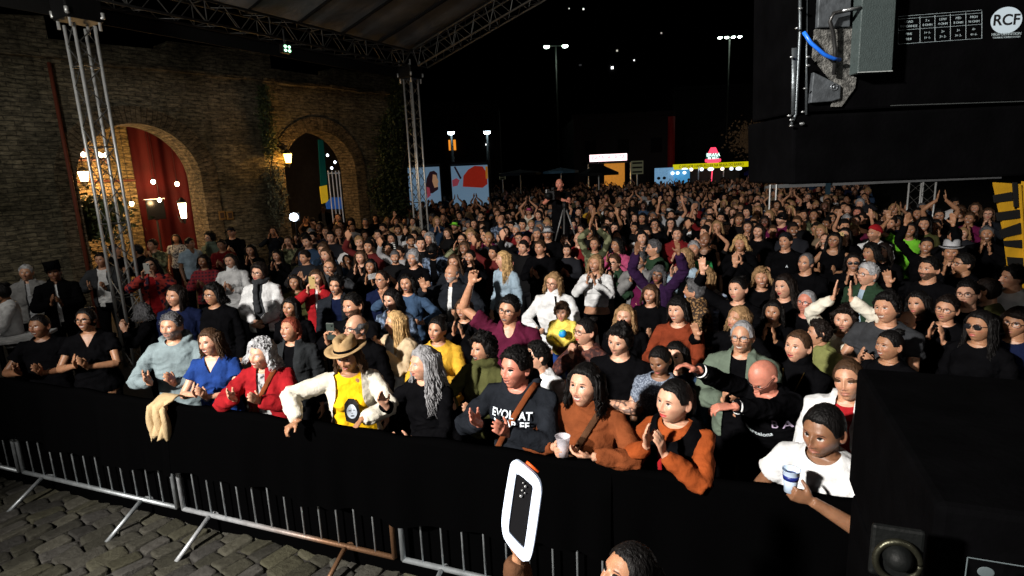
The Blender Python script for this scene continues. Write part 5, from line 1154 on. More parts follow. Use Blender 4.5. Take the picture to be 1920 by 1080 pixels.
# beige jacket thrown over the drape
js, jz = sz_on_bar(322, 760); q = MB(); V = []; n1, n2 = 18, 26; rsj = np.random.RandomState(4)
for j in range(n2):
    t = j / (n2 - 1)
    for i in range(n1):
        u = i / (n1 - 1) - .5
        wd = .155 - .02 * t + .05 * math.sin(t * 3.1)
        s = js + u * wd - .07 * max(0, t - .3) ; a = t * 3.4
        if t < .18: o_, z = -.06 + .12 * (t / .18), 1.15 + .03 * math.sin(t / .18 * math.pi)
        else: tt = (t - .18) / .82; o_, z = .08 + .035 * math.sin(u * 16 + t * 3) + .02 * math.sin(u * 31) + .02, 1.15 - tt * .26 - .04 * (abs(u) * 2) ** 2 * t + .012 * math.sin(u * 40)
        V.append(bar_pt(s, o_, z))
F = [(j * n1 + i, j * n1 + i + 1, (j + 1) * n1 + i + 1, (j + 1) * n1 + i) for j in range(n2 - 1) for i in range(n1 - 1)]
q.add(V, F); o = q.obj('beige_jacket', mat('beige_fabric', (.42, .31, .17), .85, var=.15, bump=.5, bscale=40, bdist=.01), None, True); so_ = o.modifiers.new('s', 'SOLIDIFY'); so_.thickness = .012; tag(o, 'beige jacket thrown over the black barrier cloth', 'jacket')
# ------------------------------------------------------------ speaker stack at the right, foreground
BLK = mat('speaker_black', (.0011, .0011, .0013), .95, spec=.01, var=.3, vscale=9, bump=.2, bscale=60)
def boxthing(name, corner, L, D, z0, z1, lab, cat, ang=BA):
    t = empty(name, (corner.x, corner.y, 0), ang, lab, cat); q = MB(); q.box((L / 2, -D / 2, (z0 + z1) / 2), (L, D, z1 - z0)); q.obj('cabinet', BLK, t, bevel=.015); return t
c1 = at_y(1606, 700, 1.72); zt1 = at_y(1608, 688, 1.72).z; zb1 = at_y(1598, 905, 1.72).z
sw = boxthing('subwoofer', c1, 1.15, .8, zb1 + .004, zt1, 'black subwoofer hiding the crowd at the right, upper of the stack', 'speaker')
sw2 = boxthing('subwoofer', c1 + BD * -.0 + BN * .06, 1.25, .85, 0, zb1, 'lower black subwoofer with a round cable socket plate', 'speaker')
q = MB(); q.tube([(1.15 * .02, .004, zb1 + .012), (1.12, .004, zb1 + .012)], .004, 5); q.obj('trim', mat('dull_trim', (.10, .10, .06), .6, var=.6), sw)
# socket plate on the lower cabinet
def on_box(x, y, t, off=.0):
    d = ray(x, y); c = Vector((0, 0, CAM_H)); q0 = t.location + Vector((0, 0, 0)); nn = BN; k = (q0 + BN * off).dot(nn) / 1
    D_ = .0; tt = ((q0 + BN * off) - Vector((0, 0, 0))).dot(nn) / d.dot(nn); p = c + d * tt
    return p
BF = .855
def onb(x, y): p = on_box(x, y, sw2, BF); r = p - sw2.location; return Vector((r.dot(BD), -BF, p.z))
pc = onb(1680, 1035); k = (onb(1730, 1035) - onb(1635, 1035)).length / 2; kz = abs(onb(1680, 1080).z - onb(1680, 990).z) / 2
q = MB(); q.box((pc.x, -BF - .0, pc.z), (k * 2.1, .012, k * 2.6)); q.obj('socket_plate', mat('plate_black', (.002, .0025, .0025), .6, spec=.15), sw2, bevel=.01)
q = MB(); q.tube([(pc.x + k * .85 * math.cos(a), -BF - .012, pc.z - .01 + k * .98 * math.sin(a)) for a in np.linspace(0, 6.283, 40)], .006, 8); q.obj('ring', mat('ring_metal', (.05, .05, .035), .4, .9), sw2, True)
q = MB(); q.ell((pc.x, -BF - .012, pc.z), (k * .62, .03, k * .62)); q.obj('plug', mat('plate_black', (0, 0, 0)), sw2, True)
pl = onb(1872, 1085); q = MB(); 
for a, b_ in (((-.045, .03), (.045, .03)), ((-.045, .03), (-.045, -.05)), ((.045, .03), (.045, -.05)), ((-.045, -.05), (.045, -.05))): q.tube([(pl.x + a[0], -BF, pl.z + a[1]), (pl.x + b_[0], -BF, pl.z + b_[1])], .0012, 4)
q.ell((pl.x - .018, -BF, pl.z + .008), (.012, .001, .010)); q.obj('label', mat('print_grey', (.05, .065, .07), .6, var=0, bump=0), sw2)
# hung line array, top right
YA = 2.25
def pa(x, y, dy=0.0): return at_y(x, y, YA - dy)
tl = pa(1502, -60); br_ = pa(1502, 205); t = empty('line_array_speaker', pa(1700, 120), 0, 'black hung line array cabinet with rigging plates and a white maker logo', 'speaker'); o0 = t.location.copy()
def P3(x, y, dy=0.0): p = pa(x, y, dy) - o0; return np.array(p)
def quad(par, name, pts, dy, thick, m, bevel=.0):
    q = MB(); F_ = [P3(x, y, dy + thick) for x, y in pts]; B_q = [p + np.array([0, thick, 0]) for p in F_]; n = len(pts)
    q.add(F_ + B_q, [tuple(range(n)), tuple(range(2 * n - 1, n - 1, -1))] + [(i, n + i, n + (i + 1) % n, (i + 1) % n) for i in range(n)]); return q.obj(name, m, par, bevel=bevel)
quad(t, 'cabinet', [(1500, -80), (2150, -105), (2150, 180), (1492, 212)], -.40, .40, BLK, .01)
GR = mat('gunmetal', (.075, .085, .095), .5, .5, .4, var=.3, vscale=30); MOT = mat('mottled_foam', (.085, .085, .08), .9, var=.8, vscale=60, bump=1, bscale=160); TL = mat('coated_panel', (.040, .054, .054), .5, .2, .35, var=.12, vscale=50, bump=.3, bscale=200)
quad(t, 'rigging_plate', [(1537, -30), (1598, -32), (1594, 50), (1533, 52)], .0, .02, GR, .003)
quad(t, 'foam_insert', [(1528, 55), (1612, 48), (1606, 145), (1560, 152), (1524, 108)], .0, .008, MOT)
quad(t, 'foam_insert', [(1560, 152), (1606, 145), (1603, 165), (1578, 200), (1560, 200)], .0, .010, MOT)
quad(t, 'lower_plate', [(1526, 135), (1577, 160), (1576, 185), (1560, 190), (1520, 193)], .0, .022, GR, .003)
quad(t, 'side_panel', [(1619, -35), (1683, -35), (1673, 134), (1608, 137)], .0, .06, TL, .003)
quad(t, 'side_panel_edge', [(1608, 135.0), (1673, 132.3), (1673, 133.8), (1608, 136.6)], .061, .002, mat('pale_edge', (.35, .38, .38), .4, .3))
for cx, cy, r_ in ((1564, 163, .012),):
    q = MB(); c = P3(cx, cy, .024); q.tube([c + np.array([r_ * math.cos(a), 0, r_ * math.sin(a)]) for a in np.linspace(0, 6.283, 20)], .0022, 5); q.ell(c, (.005, .003, .005)); q.obj('bolt', mat('bolt_metal', (.2, .22, .24), .4, .8), t, True)
# rigging frame at the left edge
q = MB()
q.tube([P3(1500, -30, .02), P3(1500, 60, .02), P3(1492, 215, .02), P3(1483, 235, .02)], .006, 6); q.tube([P3(1512, -30, .0), P3(1512, 230, .0)], .005, 6); q.tube([P3(1490, 90, .02), P3(1489, 215, .02)], .012, 6, flat=.4, fdir=(0, 1, 0))
q.obj('rigging_bar', mat('rig_steel', (.10, .115, .125), .45, .8), t, True); q = MB()
for x, y in ((1501, 16), (1495, 53), (1485, 107), (1515, 107), (1515, 123), (1510, 166), (1506, 210), (1480, 217), (1484, 225), (1484, 236), (1608, 107)):
    q = MB(); q.ell(P3(x, y, .035), (.009, .006, .004), 8, 6); q.obj('pin', mat('pin_steel', (.40, .42, .43), .35, .85), t, True)
q = MB(); q.tube([P3(1507, 60, .05), P3(1520, 80, .06), P3(1545, 102, .06), P3(1562, 110, .05), P3(1575, 112, .04)], .0068, 10); cb_ = q.obj('blue_cable', mat('cable_blue', (.01, .12, .62), .4, spec=.5, var=0, bump=0), None, True); cb_.location = o0; tag(cb_, 'short blue cable looping on the hung speaker', 'cable')
q = MB(); q.tube([P3(1615, 14, .05), P3(1585, 20, .05), P3(1563, 25, .05), P3(1556, 40, .05), P3(1562, 60, .04), P3(1566, 95, .03), P3(1564, 140, .03)], .007, 8); cb_ = q.obj('black_cable', mat('cable_black', (.012, .012, .012), .35, spec=.5, var=0, bump=0), None, True); cb_.location = o0; tag(cb_, 'black cable looping over the hung speaker rigging', 'cable')
q = MB(); q.tube([P3(1580, 20, .06), P3(1614, 14, .06)], .005, 8); q.obj('connector', mat('pin_steel', (0, 0, 0)), t, True)
PR = mat('print_grey2', (.22, .27, .29), .6, var=0, bump=0); LG = mat('logo_white', (.36, .44, .50), .5, var=0, bump=0)
q = MB()
def ln(x0, y0, x1, y1, r=.0008): q.tube([P3(x0, y0, .003), P3(x1, y1, .003)], r, 4)
tx0, tx1 = 1684, 1841
def TY(x, v): f = (x - tx0) / (tx1 - tx0); return 31 - 12 * f + v * 52 * (1 + .02 * f)
for v in (0, .10, .50, 1.0): ln(tx0, TY(tx0, v), tx1, TY(tx1, v))
for x in (1684, 1725, 1753, 1782, 1811, 1841): ln(x, TY(x, .05), x, TY(x, 1.0), .0006)
q.obj('print_table', PR, t)
def ptxt(s, x, y, size, m, nm='print_text', sx=1.0, par=t, bold=0.0): 
    o = text(s, nm, P3(x, y, .004), size, m, par, ext=.0004, sx=sx, bold=bold); o.rotation_euler = (math.pi / 2, 0, .0); return o
for r_, v in ((0, .22), (0, .38), (1, .66), (1, .84)):
    for c_, x in enumerate((1704, 1739, 1768, 1797, 1826)):
        s_ = [['LOAD', '2 x', 'LOW', 'MID', 'HIGH'], ['IMPEDANCE', '8 OHM', '4 OHM', '8 OHM', '16 OHM']][int(v in (.38, .84))][c_] if r_ == 0 else [['PINS', '1+ 1-', '2+', '3+', '4+'], ['NL8', '1+ 1-', '2+ 2-', '3+ 3-', '4+ 4-']][int(v == .84)][c_]
        ptxt(s_, x, TY(x, v), .0115, PR)
q = MB(); c = P3(1887, 38, .004); q.add([c + np.array([.058 * math.cos(a), 0, .046 * math.sin(a)]) for a in np.linspace(0, 6.283, 48)[:-1]], [tuple(range(47))]); q.obj('logo_oval', LG, t)
ptxt('RCF', 1887, 38, .052, mat('logo_black', (.004, .004, .004), .6, var=0, bump=0), 'logo_letters', 1.08, bold=.0012)
t.children[-1].location.y -= .002
ptxt('HIGH DEFINITION', 1887, 64, .0135, PR); ptxt('TOURING SOUND SYSTEM', 1887, 70, .0085, PR)
t2 = empty('line_array_speaker', o0, 0, 'plain black lower cabinet of the hung line array', 'speaker')
quad(t2, 'cabinet', [(1487, 216), (2150, 187), (2150, 322), (1486, 346)], -.40, .42, BLK, .01)
q = MB(); q.tube([P3(1670, 198, .03), P3(1920, 190, .03)], .0015, 5); q.obj('edge_strip', mat('edge_grey', (.04, .045, .045), .5), t2)
q = MB(); q.ell(P3(1504, 232, .03), (.010, .006, .006), 8, 6); q.obj('pin', mat('pin_steel', (0, 0, 0)), t2)
# ------------------------------------------------------------ booths behind the crowd at right
a = at_y(1443, 322, 16); c = at_y(1900, 330, 16); t = empty('sound_tent', (a.x, 16, 0), 0, 'pale grey beam and posts of a low tent right of the crowd', 'tent')
zz = a.z; q = MB()
for k in range(5): q = MB(); q.box((.9, k * .02, zz - .02 - .09 * k), (1.75, .05, .045)); q.obj('slat', mat('tent_grey', (.20, .21, .22), .6), t)
q = MB(); q.box((3.2, .1, zz - .42), (6.5, .08, .07)); q.obj('beam', mat('tent_grey', (.2, .21, .22)), t)
for x in (.03, .20): q = MB(); q.tube([(x, 0, 0), (x, 0, zz - .35)], .025, 8); q.obj('post', ALU, t)
q = MB(); q.box((.75 * 2.1, -.1, zz - .3), (.12, .05, .75)); q.obj('blue_clamp', mat('steel_blue', (.03, .07, .10), .5, .4), t)
tw = at_y(1728, 360, 13.5); truss((tw.x, 13.5, 0), (tw.x, 13.5, at_y(1728, 342, 13.5).z), .36, 'short aluminium truss post rising out of the crowd at the right', 'truss_post', cell=.5, ang=.1, r=.02)
# yellow ladder-like scaffold board with black stripes
YL = mat('safety_yellow', (.50, .27, .012), .6, var=.15, vscale=8); YY = 6.5
t = empty('scaffold_board', (at_y(1890, 420, YY).x, YY, 0), 0, 'yellow board with black diagonal bars leaning at the right edge', 'board'); o1 = t.location.copy()
def Q3(x, y, dy=0.0): return np.array(at_y(x, y, YY - dy) - o1)
def quad2(name, pts, dy, th, m): q = MB(); F_ = [Q3(x, y, dy) for x, y in pts]; n = len(pts); q.add(F_ + [p + np.array([0, th, 0]) for p in F_], [tuple(range(n)), tuple(range(2 * n - 1, n - 1, -1))] + [(i, n + i, n + (i + 1) % n, (i + 1) % n) for i in range(n)]); q.obj(name, m, t)
quad2('board', [(1866, 342), (1899, 344), (1902, 392), (1912, 395), (1921, 340), (1990, 340), (2010, 600), (1905, 600), (1886, 440)], 0, .04, YL)
BS = mat('stripe_black', (.005, .005, .005), .8, var=0)
for p in (((1864, 366), (1898, 360), (1899, 376), (1866, 380)), ((1869, 399), (1912, 393), (1914, 409), (1872, 414)), ((1875, 432), (1915, 418), (1917, 438), (1880, 446)), ((1883, 452), (1918, 450), (1919, 466), (1886, 462)), ((1890, 482), (1921, 484), (1926, 500), (1892, 498)), ((1900, 342), (1908, 342), (1910, 388), (1903, 388))): quad2('black_bar', p, .02, .02, BS)
quad2('post', ((1912, 345), (1915, 345), (1924, 500), (1921, 500)), .03, .02, YL); quad2('post', ((1890, 500), (1898, 500), (1902, 900), (1894, 900)), .0, .04, YL)
# ------------------------------------------------------------ the people
def FC(smile=1, beard=0, age=0, fem=0, brow=None, **k):
    f = dict(smile=smile, beard=beard, age=age, fem=fem); f['brow'] = brow or (.02, .013, .01); f.update(k); return f
PEOPLE = []
def p(x, y, hz, tier, fem, skin, hair, hcol, gk, top, pose, label, yaw=None, **k):
    f = FC(smile=k.pop('smile', 1), beard=k.pop('beard', 0), age=k.pop('age', 0), fem=fem, seed=k.pop('fs', 0))
    for q in ('mouth_open', 'lipst', 'closed', 'beardc', 'wide', 'nose', 'jaw'):
        if q in k: f[q] = k.pop(q)
    if tier == 0: f.setdefault('wide', 1 + .07 * math.sin(x * 1.7)); f.setdefault('jaw', 1 + .16 * math.sin(y * 2.3)); f.setdefault('nose', 1.05 + .25 * math.sin(x + y))
    if tier == 1 and pose == 'down' and (x * 7 + y * 3) % 5 < 3 and not k.get('riser'): pose = ['clap', 'claph', 'clapopen'][(x + y) % 3]
    if hcol in ('grey', 'white'): f['brow'] = (.22, .21, .20)
    if hcol in ('dblond', 'blond', 'red'): f['brow'] = (.12, .07, .04)
    if tier > 0: f['smile'] = 2 if (x * 3 + y) % 5 < 3 else f['smile']; k.setdefault('roll', [-8, 0, 7, 0, -4, 10][int(x + y) % 6] if tier == 1 else [-7, 0, 7][int(x) % 3]); k.setdefault('pitch', [0, 4, 8, 4][int(x * 3 + y) % 4] if tier == 1 else 4)
    else: k.setdefault('roll', [-6, 2, 6, -2, 0, 8, -8][int(x + 2 * y) % 7])
    d = dict(x=x, y=y, hz=hz, tier=tier, fem=fem, skin=skin, hair=hair, hcol=hcol, gk=gk, top=top, pose=pose, label=label, yaw=yaw, face=f); d.update(k)
    PEOPLE.append(d); return d
def mk(base, **kw):
    a = [list(POSES[base][0]), list(POSES[base][1])]
    return a
# poses of the front row
POSES['hatrail'] = (((-.36, -.26, 1.23), (-.75, -.60, -.20), (0, -.2, -1), .75, (-1, .4, .1)), ((.06, -.30, 1.20), (-.55, -.70, -.45), (0, -.5, -1), .30, (1, .5, 0)))
POSES['cupfront'] = (((-.10, -.24, 1.10), (.45, -.80, .15), (.45, .75, .1), .9, (-1, .2, -.4)), ((.12, -.26, 1.10), (-.95, -.25, .05), (0, .5, .9), .5, (1, .2, -.4)))
POSES['prof'] = (((-.19, -.24, 1.30), (-.25, -.45, 1), (1, -.2, 0), .35, (-1, .2, -.8)), ((.02, -.26, 1.10), (-.5, -.7, .2), (-.8, 0, .5), .5, (1, .2, -.6)))
POSES['reach'] = (((-.22, -.36, 1.80), (-.55, -.45, .55), (.3, -.3, -1), .45, (-.6, .4, -.6)), ((.02, -.44, 1.66), (-.72, -.55, .15), (0, -.2, -1), .50, (.7, .3, -.6)))
POSES['raisebent'] = (((-.27, -.10, 1.80), (.35, -.15, 1), (.3, -1, 0), .5, (-1, .3, -.3)), POSES['down'][1])
POSES['pray'] = (((-.07, -.18, 1.80), (.10, -.02, 1), (1, 0, 0), .03, (-1, -.1, -.1)), ((.05, -.18, 1.80), (-.02, -.02, 1), (-1, 0, 0), .03, (1, -.1, -.1)))
POSES['frameup'] = (((-.26, -.30, 1.62), (.0, -.2, 1), (.8, .5, 0), .75, (-.6, .3, -.9)), POSES['down'][1])
POSES['armshake'] = (((-.32, -.20, 1.42), (-.2, -.2, 1), (.6, -.8, 0), .10, (-1, .3, -.5)), ((.10, -.28, 1.46), (-.25, -.3, 1), (-.8, -.5, 0), .2, (1, .2, -.6)))
H0, M1 = 0, 1
# ---- front rows
p(75,612,1.52,H0,0,'b','fade','black','tee','black','clapopen','laughing man in black behind the leftmost barrier, clapping low',yaw=38,smile=2,mouth_open=1,fs=1,pitch=6)
p(162,600,1.56,H0,1,'t','bun','black','vneck','black','clap','smiling woman with glasses and dark bun in a black V-neck top at the left',yaw=34,smile=2,extra=('glasses',),fs=2,fat=.12,pitch=8)
p(322,613,1.60,H0,0,'m','short','dgrey','hoodie','mist','clapopen','grey-haired bearded man in a pale blue-grey hoodie clapping behind the beige jacket',yaw=34,beard=.8,beardc=(.16,.15,.15),fs=3,topc=1)
p(395,642,1.50,H0,1,'p','bob','brown','vneck','blue','clap','brown-haired woman in a bright blue V-neck T-shirt clapping at the barrier',yaw=44,smile=2,fs=4,lipst=0,watch=1, hs=1.04)
p(490,664,1.50,H0,1,'p','curlbob','white','jacket','red','clapopen','white-haired elderly woman in a red jacket clapping at the barrier',yaw=40,smile=2,age=1,inner='dpattern',cutw=.035,fs=5,strap='rust', hs=1.05)
p(652,668,1.54,H0,1,'t','bob','brown','jacket','cream','hatrail','woman in a wide brown hat, yellow face-print T-shirt and open white shirt',yaw=24,inner='ochreY',cutw=.105,hat='brownhat',hatc='tan',fs=6,pitch=-6,bk=.2,ptee=1)
p(795,682,1.50,H0,1,'p','wavy','grey','long','black','prof','woman with long wavy grey hair in black, raising one hand, in profile',yaw=66,fs=7,age=.4, hs=1.08)
p(968,690,1.66,H0,0,'r','short','black','hoodie','charcoal','clapopen','short-haired man in a charcoal hoodie with white lettering, clapping',yaw=42,smile=1,fs=8,fat=.12,strap='rust',letter=1, hs=1.10, s=1.03)
p(1098,723,1.55,H0,1,'p','bob','black','turtle','rust','cupfront','laughing woman in a rust turtleneck sweater holding a clear plastic cup',yaw=34,smile=2,mouth_open=0,fs=9,fat=.08,pitch=10,strap='brown',cup='clear', hs=1.10, s=1.04)
p(1265,752,1.52,H0,1,'p','tied','black','long','orange','claph','woman in an orange sweater and black vest clapping, dark hair tied back',yaw=38,smile=0,lipst=1,fs=10,vest='black',lany=1, hs=1.10, s=1.02)
p(1545,808,1.49,H0,0,'b','fade','black','tee','white','cup','young man in a white T-shirt holding a blue-rimmed cup beside the speaker',yaw=26,smile=0,fs=11,pitch=-6,cup='blue', hs=1.14, s=1.10)
p(1592,712,1.52,H0,0,'m','buzz','brown','jacket','white','down','buzz-cut boy in a white jacket with black stripes over a red shirt',yaw=14,smile=0,inner='red',cutw=.05,fs=12,jst=1, hs=1.08, s=1.0)
p(1432,705,1.46,H0,0,'r','bald','black','long','black','reach','bald man bending forward in black varsity jacket, both striped-cuff arms pointing',yaw=40,smile=0,lean=.35,fs=13,extra=('glasses',),pitch=-25,s=1.0,cuff=1)
p(1497,650,1.58,H0,1,'p','tied','brown','turtle','black','fold','fair woman in a black turtleneck with hair tied back, arms crossed',yaw=34,smile=1,lipst=1,fs=14,pitch=8,neckl=1)
p(1392,632,1.60,H0,0,'m','receding','grey','jacket','ggreen','clap','old man with glasses and thin grey hair in a grey-green jacket',yaw=14,smile=2,age=1,inner='black',extra=('glasses',),fs=15)
p(1268,668,1.50,H0,1,'p','long','black','long','denim','down','young woman with long dark hair and a broad smile in a denim jacket',yaw=22,smile=2,fs=16)
p(1238,676,1.44,H0,1,'b','tied','black','tee','sequin','down','dark-skinned girl in a sequined grey top looking down',yaw=24,smile=0,fs=17,pitch=-16)
p(1162,638,1.64,H0,0,'p','shortcurl','black','tee','black','fold','young man with curly dark hair, black T-shirt and tattooed folded arms',yaw=26,smile=0,beard=.35,beardc=(.2,.11,.07),fs=18,pitch=-8,tattoo=1)
p(1098,622,1.50,H0,1,'p','bun','black','long','bronze','chin','woman with glasses resting her hand on her mouth, bronze patterned top',yaw=58,smile=0,lipst=1,extra=('glasses',),fs=19)
p(1172,594,1.48,H0,1,'p','bob','dblond','long','black','down','smiling woman with dark blond bob in black, behind the tattooed man',yaw=16,smile=2,fs=20)
p(1272,582,1.55,H0,1,'p','bangs','black','long','drust','clap','woman with short black fringe in a dark rust sweater clapping',yaw=34,smile=2,lipst=1,fs=21)
p(1385,598,1.50,H0,1,'m','bob','dblond','long','black','palm','tanned woman with blond-streaked bob in black, looking up to the left',yaw=48,smile=1,fs=22,pitch=10)
p(955,582,1.66,H0,0,'m','short','black','polo','maroon','raisebent','man with glasses in a maroon polo shirt, one arm raised high',yaw=24,smile=0,mouth_open=1,extra=('glasses',),fs=23,pitch=4)
p(1038,530,1.58,H0,1,'p','bob','dblond','turtle','white','babyhold','woman with glasses in a white turtleneck holding the toddler',yaw=26,smile=0,extra=('glasses',),fs=24,fat=.18,pitch=-4,strapn=1)
p(905,655,1.50,H0,1,'m','curly','black','scarf','olive','clapopen','laughing woman with big curly dark hair and olive scarf, clapping',yaw=52,smile=2,mouth_open=1,fs=26,pitch=8)
p(1008,668,1.45,H0,0,'p','short','black','tee','white','down','dark-haired person in a white printed T-shirt turned away to the left',yaw=80,smile=0,fs=27)
p(820,618,1.50,H0,1,'m','bun','black','long','mustard','clap','woman with dark pulled-back hair in a mustard sweater',yaw=28,smile=1,fs=28)
p(742,606,1.50,H0,1,'p','long','blond','jacket','beige','claph','blond woman in profile, beige jacket over white top, hand by her face',yaw=80,smile=0,inner='white',cutw=.09,fs=29)
p(668,615,1.56,H0,0,'p','fringe','dgrey','long','black','down','balding man with thin-rimmed glasses behind the brown hat',yaw=56,smile=0,age=.6,extra=('glasses',),fs=30)
p(662,575,1.62,H0,0,'m','short','black','long','black','phonelow','dark-bearded man in black holding up a phone',yaw=46,smile=1,beard=1,fs=31,phone=1)
p(545,618,1.50,H0,1,'m','braid','red','jacket','leather','down','smiling woman with long red braid in a black leather jacket',yaw=44,smile=2,inner='black',fs=32,pitch=14)
p(545,577,1.48,H0,1,'t','bob','black','long','black','down','dark-haired woman half hidden behind the red-braided woman',yaw=30,smile=1,fs=33)
p(400,553,1.60,H0,1,'t','curlbob','black','long','black','down','woman with curly dark hair and glasses in black, left of the scarf woman',yaw=52,smile=1,extra=('glasses',),fs=34,fat=.15)
p(330,555,1.62,H0,0,'m','long','dark','long','navy','down','long-haired man in navy behind the grey-haired bearded man',yaw=44,smile=1,fs=35)
p(486,512,1.66,H0,1,'p','pixie','dark','jacket','white','clasp','short-haired woman with glasses, striped scarf and white shirt, hands clasped',yaw=36,smile=1,lipst=1,inner='dgrey',cutw=.05,extra=('glasses',),fs=36,ink='scarf')
p(433,490,1.62,H0,1,'p','bob','dark','turtle','white','clap','smiling woman in a white sweater clapping below the brick pier',yaw=26,smile=2,fs=37)
p(190,488,1.66,H0,0,'m','short','dark','jacket','dgrey','clapopen','standing man in grey jacket and white T-shirt with pink wristband clapping',yaw=26,smile=0,inner='white',cutw=.07,fs=38)
p(216,470,1.64,M1,0,'m','short','black','long','black','down','dark-haired man in profile right behind the grey-jacket man',yaw=-70,smile=0)
p(284,498,1.66,H0,1,'p','bob','black','jacket','floral','phone','woman with glasses in a red floral jacket filming with a white phone',yaw=18,smile=1,inner='red',cutw=.05,extra=('glasses',),phone=1,fs=40)
p(102,512,1.66,H0,0,'b','short','black','jacket','black','clap','man in a black top hat and dark suit clapping at the far left',yaw=10,smile=0,inner='white',cutw=.018,hat='tophat',hatc='black',fs=41)
p(49,512,1.62,H0,0,'m','short','white','jacket','grey','down','white-haired old man in a grey jacket at the left edge',yaw=12,smile=0,age=1,inner='lgrey',cutw=.03,fs=42)
p(4,548,1.56,M1,1,'t','bun','black','long','white','down','dark-haired person in white cut off by the left edge',yaw=140,smile=0)
p(268,585,1.36,M1,1,'p','curlbob','dgrey','long','black','down','bent grey curly head between the two black-clad women at the left',yaw=150,smile=0)
# ---- left middle
p(356,457,1.62,M1,0,'b','short','black','polo','lblue','down','dark-skinned man in a light blue shirt looking right of the arch',yaw=-50)
p(393,446,1.66,M1,1,'p','curly','black','scarf','ggreen','down','woman with glasses and long dark curls beside the blue-shirt man',yaw=50,extra=('glasses',))
p(416,460,1.60,M1,0,'m','short','dark','long','dred','clap','smiling man in dark red clapping, just behind the white sweater')
p(434,436,1.72,M1,0,'m','short','black','long','black','down','man in a dark cap under the framed notices',hat='cap',hatc='charcoal')
p(382,490,1.56,M1,1,'t','bob','dark','long','plaid','clap','woman in dark red plaid clapping left of the white sweater')
p(286,460,1.66,M1,0,'m','short','dark','long','camo','claph','man in camouflage top holding praying hands before his mouth',yaw=40)
p(160,432,1.66,M1,0,'m','short','dark','long','teal','down','man in a striped cap and teal top under the shrub',hat='cap',hatc='white')
p(250,424,1.60,M1,1,'t','wavy','dark','long','black','clap','woman with big dark hair beside the near truss tower')
p(228,446,1.56,M1,1,'m','bob','brown','long','charcoal','down','brown-haired woman seen through the near truss tower')
p(275,420,1.62,M1,1,'p','bob','dblond','long','teal','down','fair-haired woman in teal before the red curtain',yaw=60)
p(312,413,1.66,M1,0,'t','buzz','black','long','black','down','close-cropped man in black under the monitor')
p(338,424,1.66,M1,0,'m','short','dgrey','long','dpattern','clap','man in a dark patterned top by the right edge of the curtain')
p(330,448,1.56,M1,1,'t','bob','black','tee','dpattern','down','woman in a black T-shirt with white print by the left arch pier')
p(258,470,1.58,M1,0,'b','short','black','long','black','down','dark man in black beside the foot of the near truss tower',yaw=120)
p(470,470,1.58,M1,1,'m','long','black','long','black','down','long-haired woman in black behind the clasped hands woman')
p(512,434,1.62,M1,1,'m','long','dark','long','charcoal','cheer','woman with both hands beside her cheeks in dark clothes, left of centre',smile=2)
p(541,453,1.60,M1,1,'p','tied','brown','long','camo','cheer','woman in a camouflage jacket with hands pressed to her mouth',smile=0)
p(557,447,1.50,M1,0,'b','short','black','long','black','down','dark man half hidden right of the camouflage jacket woman')
p(584,440,1.66,M1,0,'p','short','grey','long','navy','down','grey-haired man in a navy sweater over a pale collar',age=1)
p(573,414,1.66,M1,0,'m','short','dark','long','black','down','man in black beneath the bright white lamp')
p(586,392,1.66,M1,0,'t','short','dgrey','long','black','down','man in black left of the bearded bald man in the far arch')
p(606,392,1.74,M1,0,'m','bald','black','jacket','black','down','bald man with glasses in the mouth of the far arch',extra=('glasses',),inner='grey')
p(639,388,1.70,M1,0,'m','short','black','long','black','down','dark-haired man below the blue tarpaulin',)
p(634,408,1.70,M1,1,'p','tied','brown','jacket','black','cheer','woman in open black jacket and beige shirt, hands beside her face',inner='beige',cutw=.09,smile=2)
p(657,380,1.80,M1,0,'m','short','black','long','beige','down','tall bearded man against the brick right of the far arch',extra=('glasses',),beard=.8)
p(664,395,1.66,M1,1,'m','bob','brown','long','dgrey','down','brown-haired woman under the tall bearded man')
p(676,403,1.70,M1,0,'t','short','dark','long','black','claph','man in black with hands joined under his chin, beside the wall end')
p(653,453,1.55,M1,1,'m','pixie','brown','scarf','black','down','short-haired woman in black with a brown scarf, middle left')
p(702,380,1.76,M1,0,'t','short','black','long','black','down','man in black against the last strip of brick wall')
p(704,410,1.62,M1,1,'t','long','dark','long','black','down','long-haired woman in black left of the raised triangle arms')
p(735,448,1.60,M1,1,'m','long','black','scarf','stripe','down','long dark haired woman in a black and white striped sweater')
p(743,416,1.60,M1,1,'m','bob','brown','long','beige','down','brown-haired woman left of the beige folded-arm woman')
p(757,400,1.66,M1,1,'m','tied','dark','tank','lgrey','up2','woman in grey with arms joined in a triangle above her head',smile=1)
p(774,416,1.62,M1,1,'p','bob','dark','jacket','beige','fold','woman in a beige jacket with folded arms under the far truss tower',inner='white',cutw=.02)
p(788,401,1.66,M1,1,'p','long','brown','long','black','down','long brown haired woman right of the triangle arms')
p(775,485,1.62,H0,1,'m','pixie','grey','tee','black','clap','woman with short grey hair and black T-shirt joining her hands',yaw=28,smile=2,fs=50)
p(805,448,1.60,M1,1,'p','curlbob','grey','long','black','down','elderly grey-haired woman right of the striped sweater woman',age=1)
p(812,470,1.62,H0,0,'t','short','black','jacket','bpattern','down','man in a black cap bending down in a denim jacket',yaw=40,pitch=-30,lean=.3,inner='black',hat='cap',hatc='black',fs=51,s=1.0)
p(831,408,1.62,M1,1,'m','tied','dark','long','black','claph','woman in black with praying hands left of centre')
p(853,424,1.66,M1,0,'t','short','black','long','black','down','bearded man with glasses and a yellow-green cap',extra=('glasses',),beard=1,hat='cap',hatc='lime')
p(867,450,1.62,M1,0,'m','receding','dark','long','camo','cheer','man with glasses in mottled shirt clapping before his chest',extra=('glasses',))
p(889,420,1.62,M1,1,'m','bob','dark','long','black','down','dark-haired woman left of the maroon sweater woman')
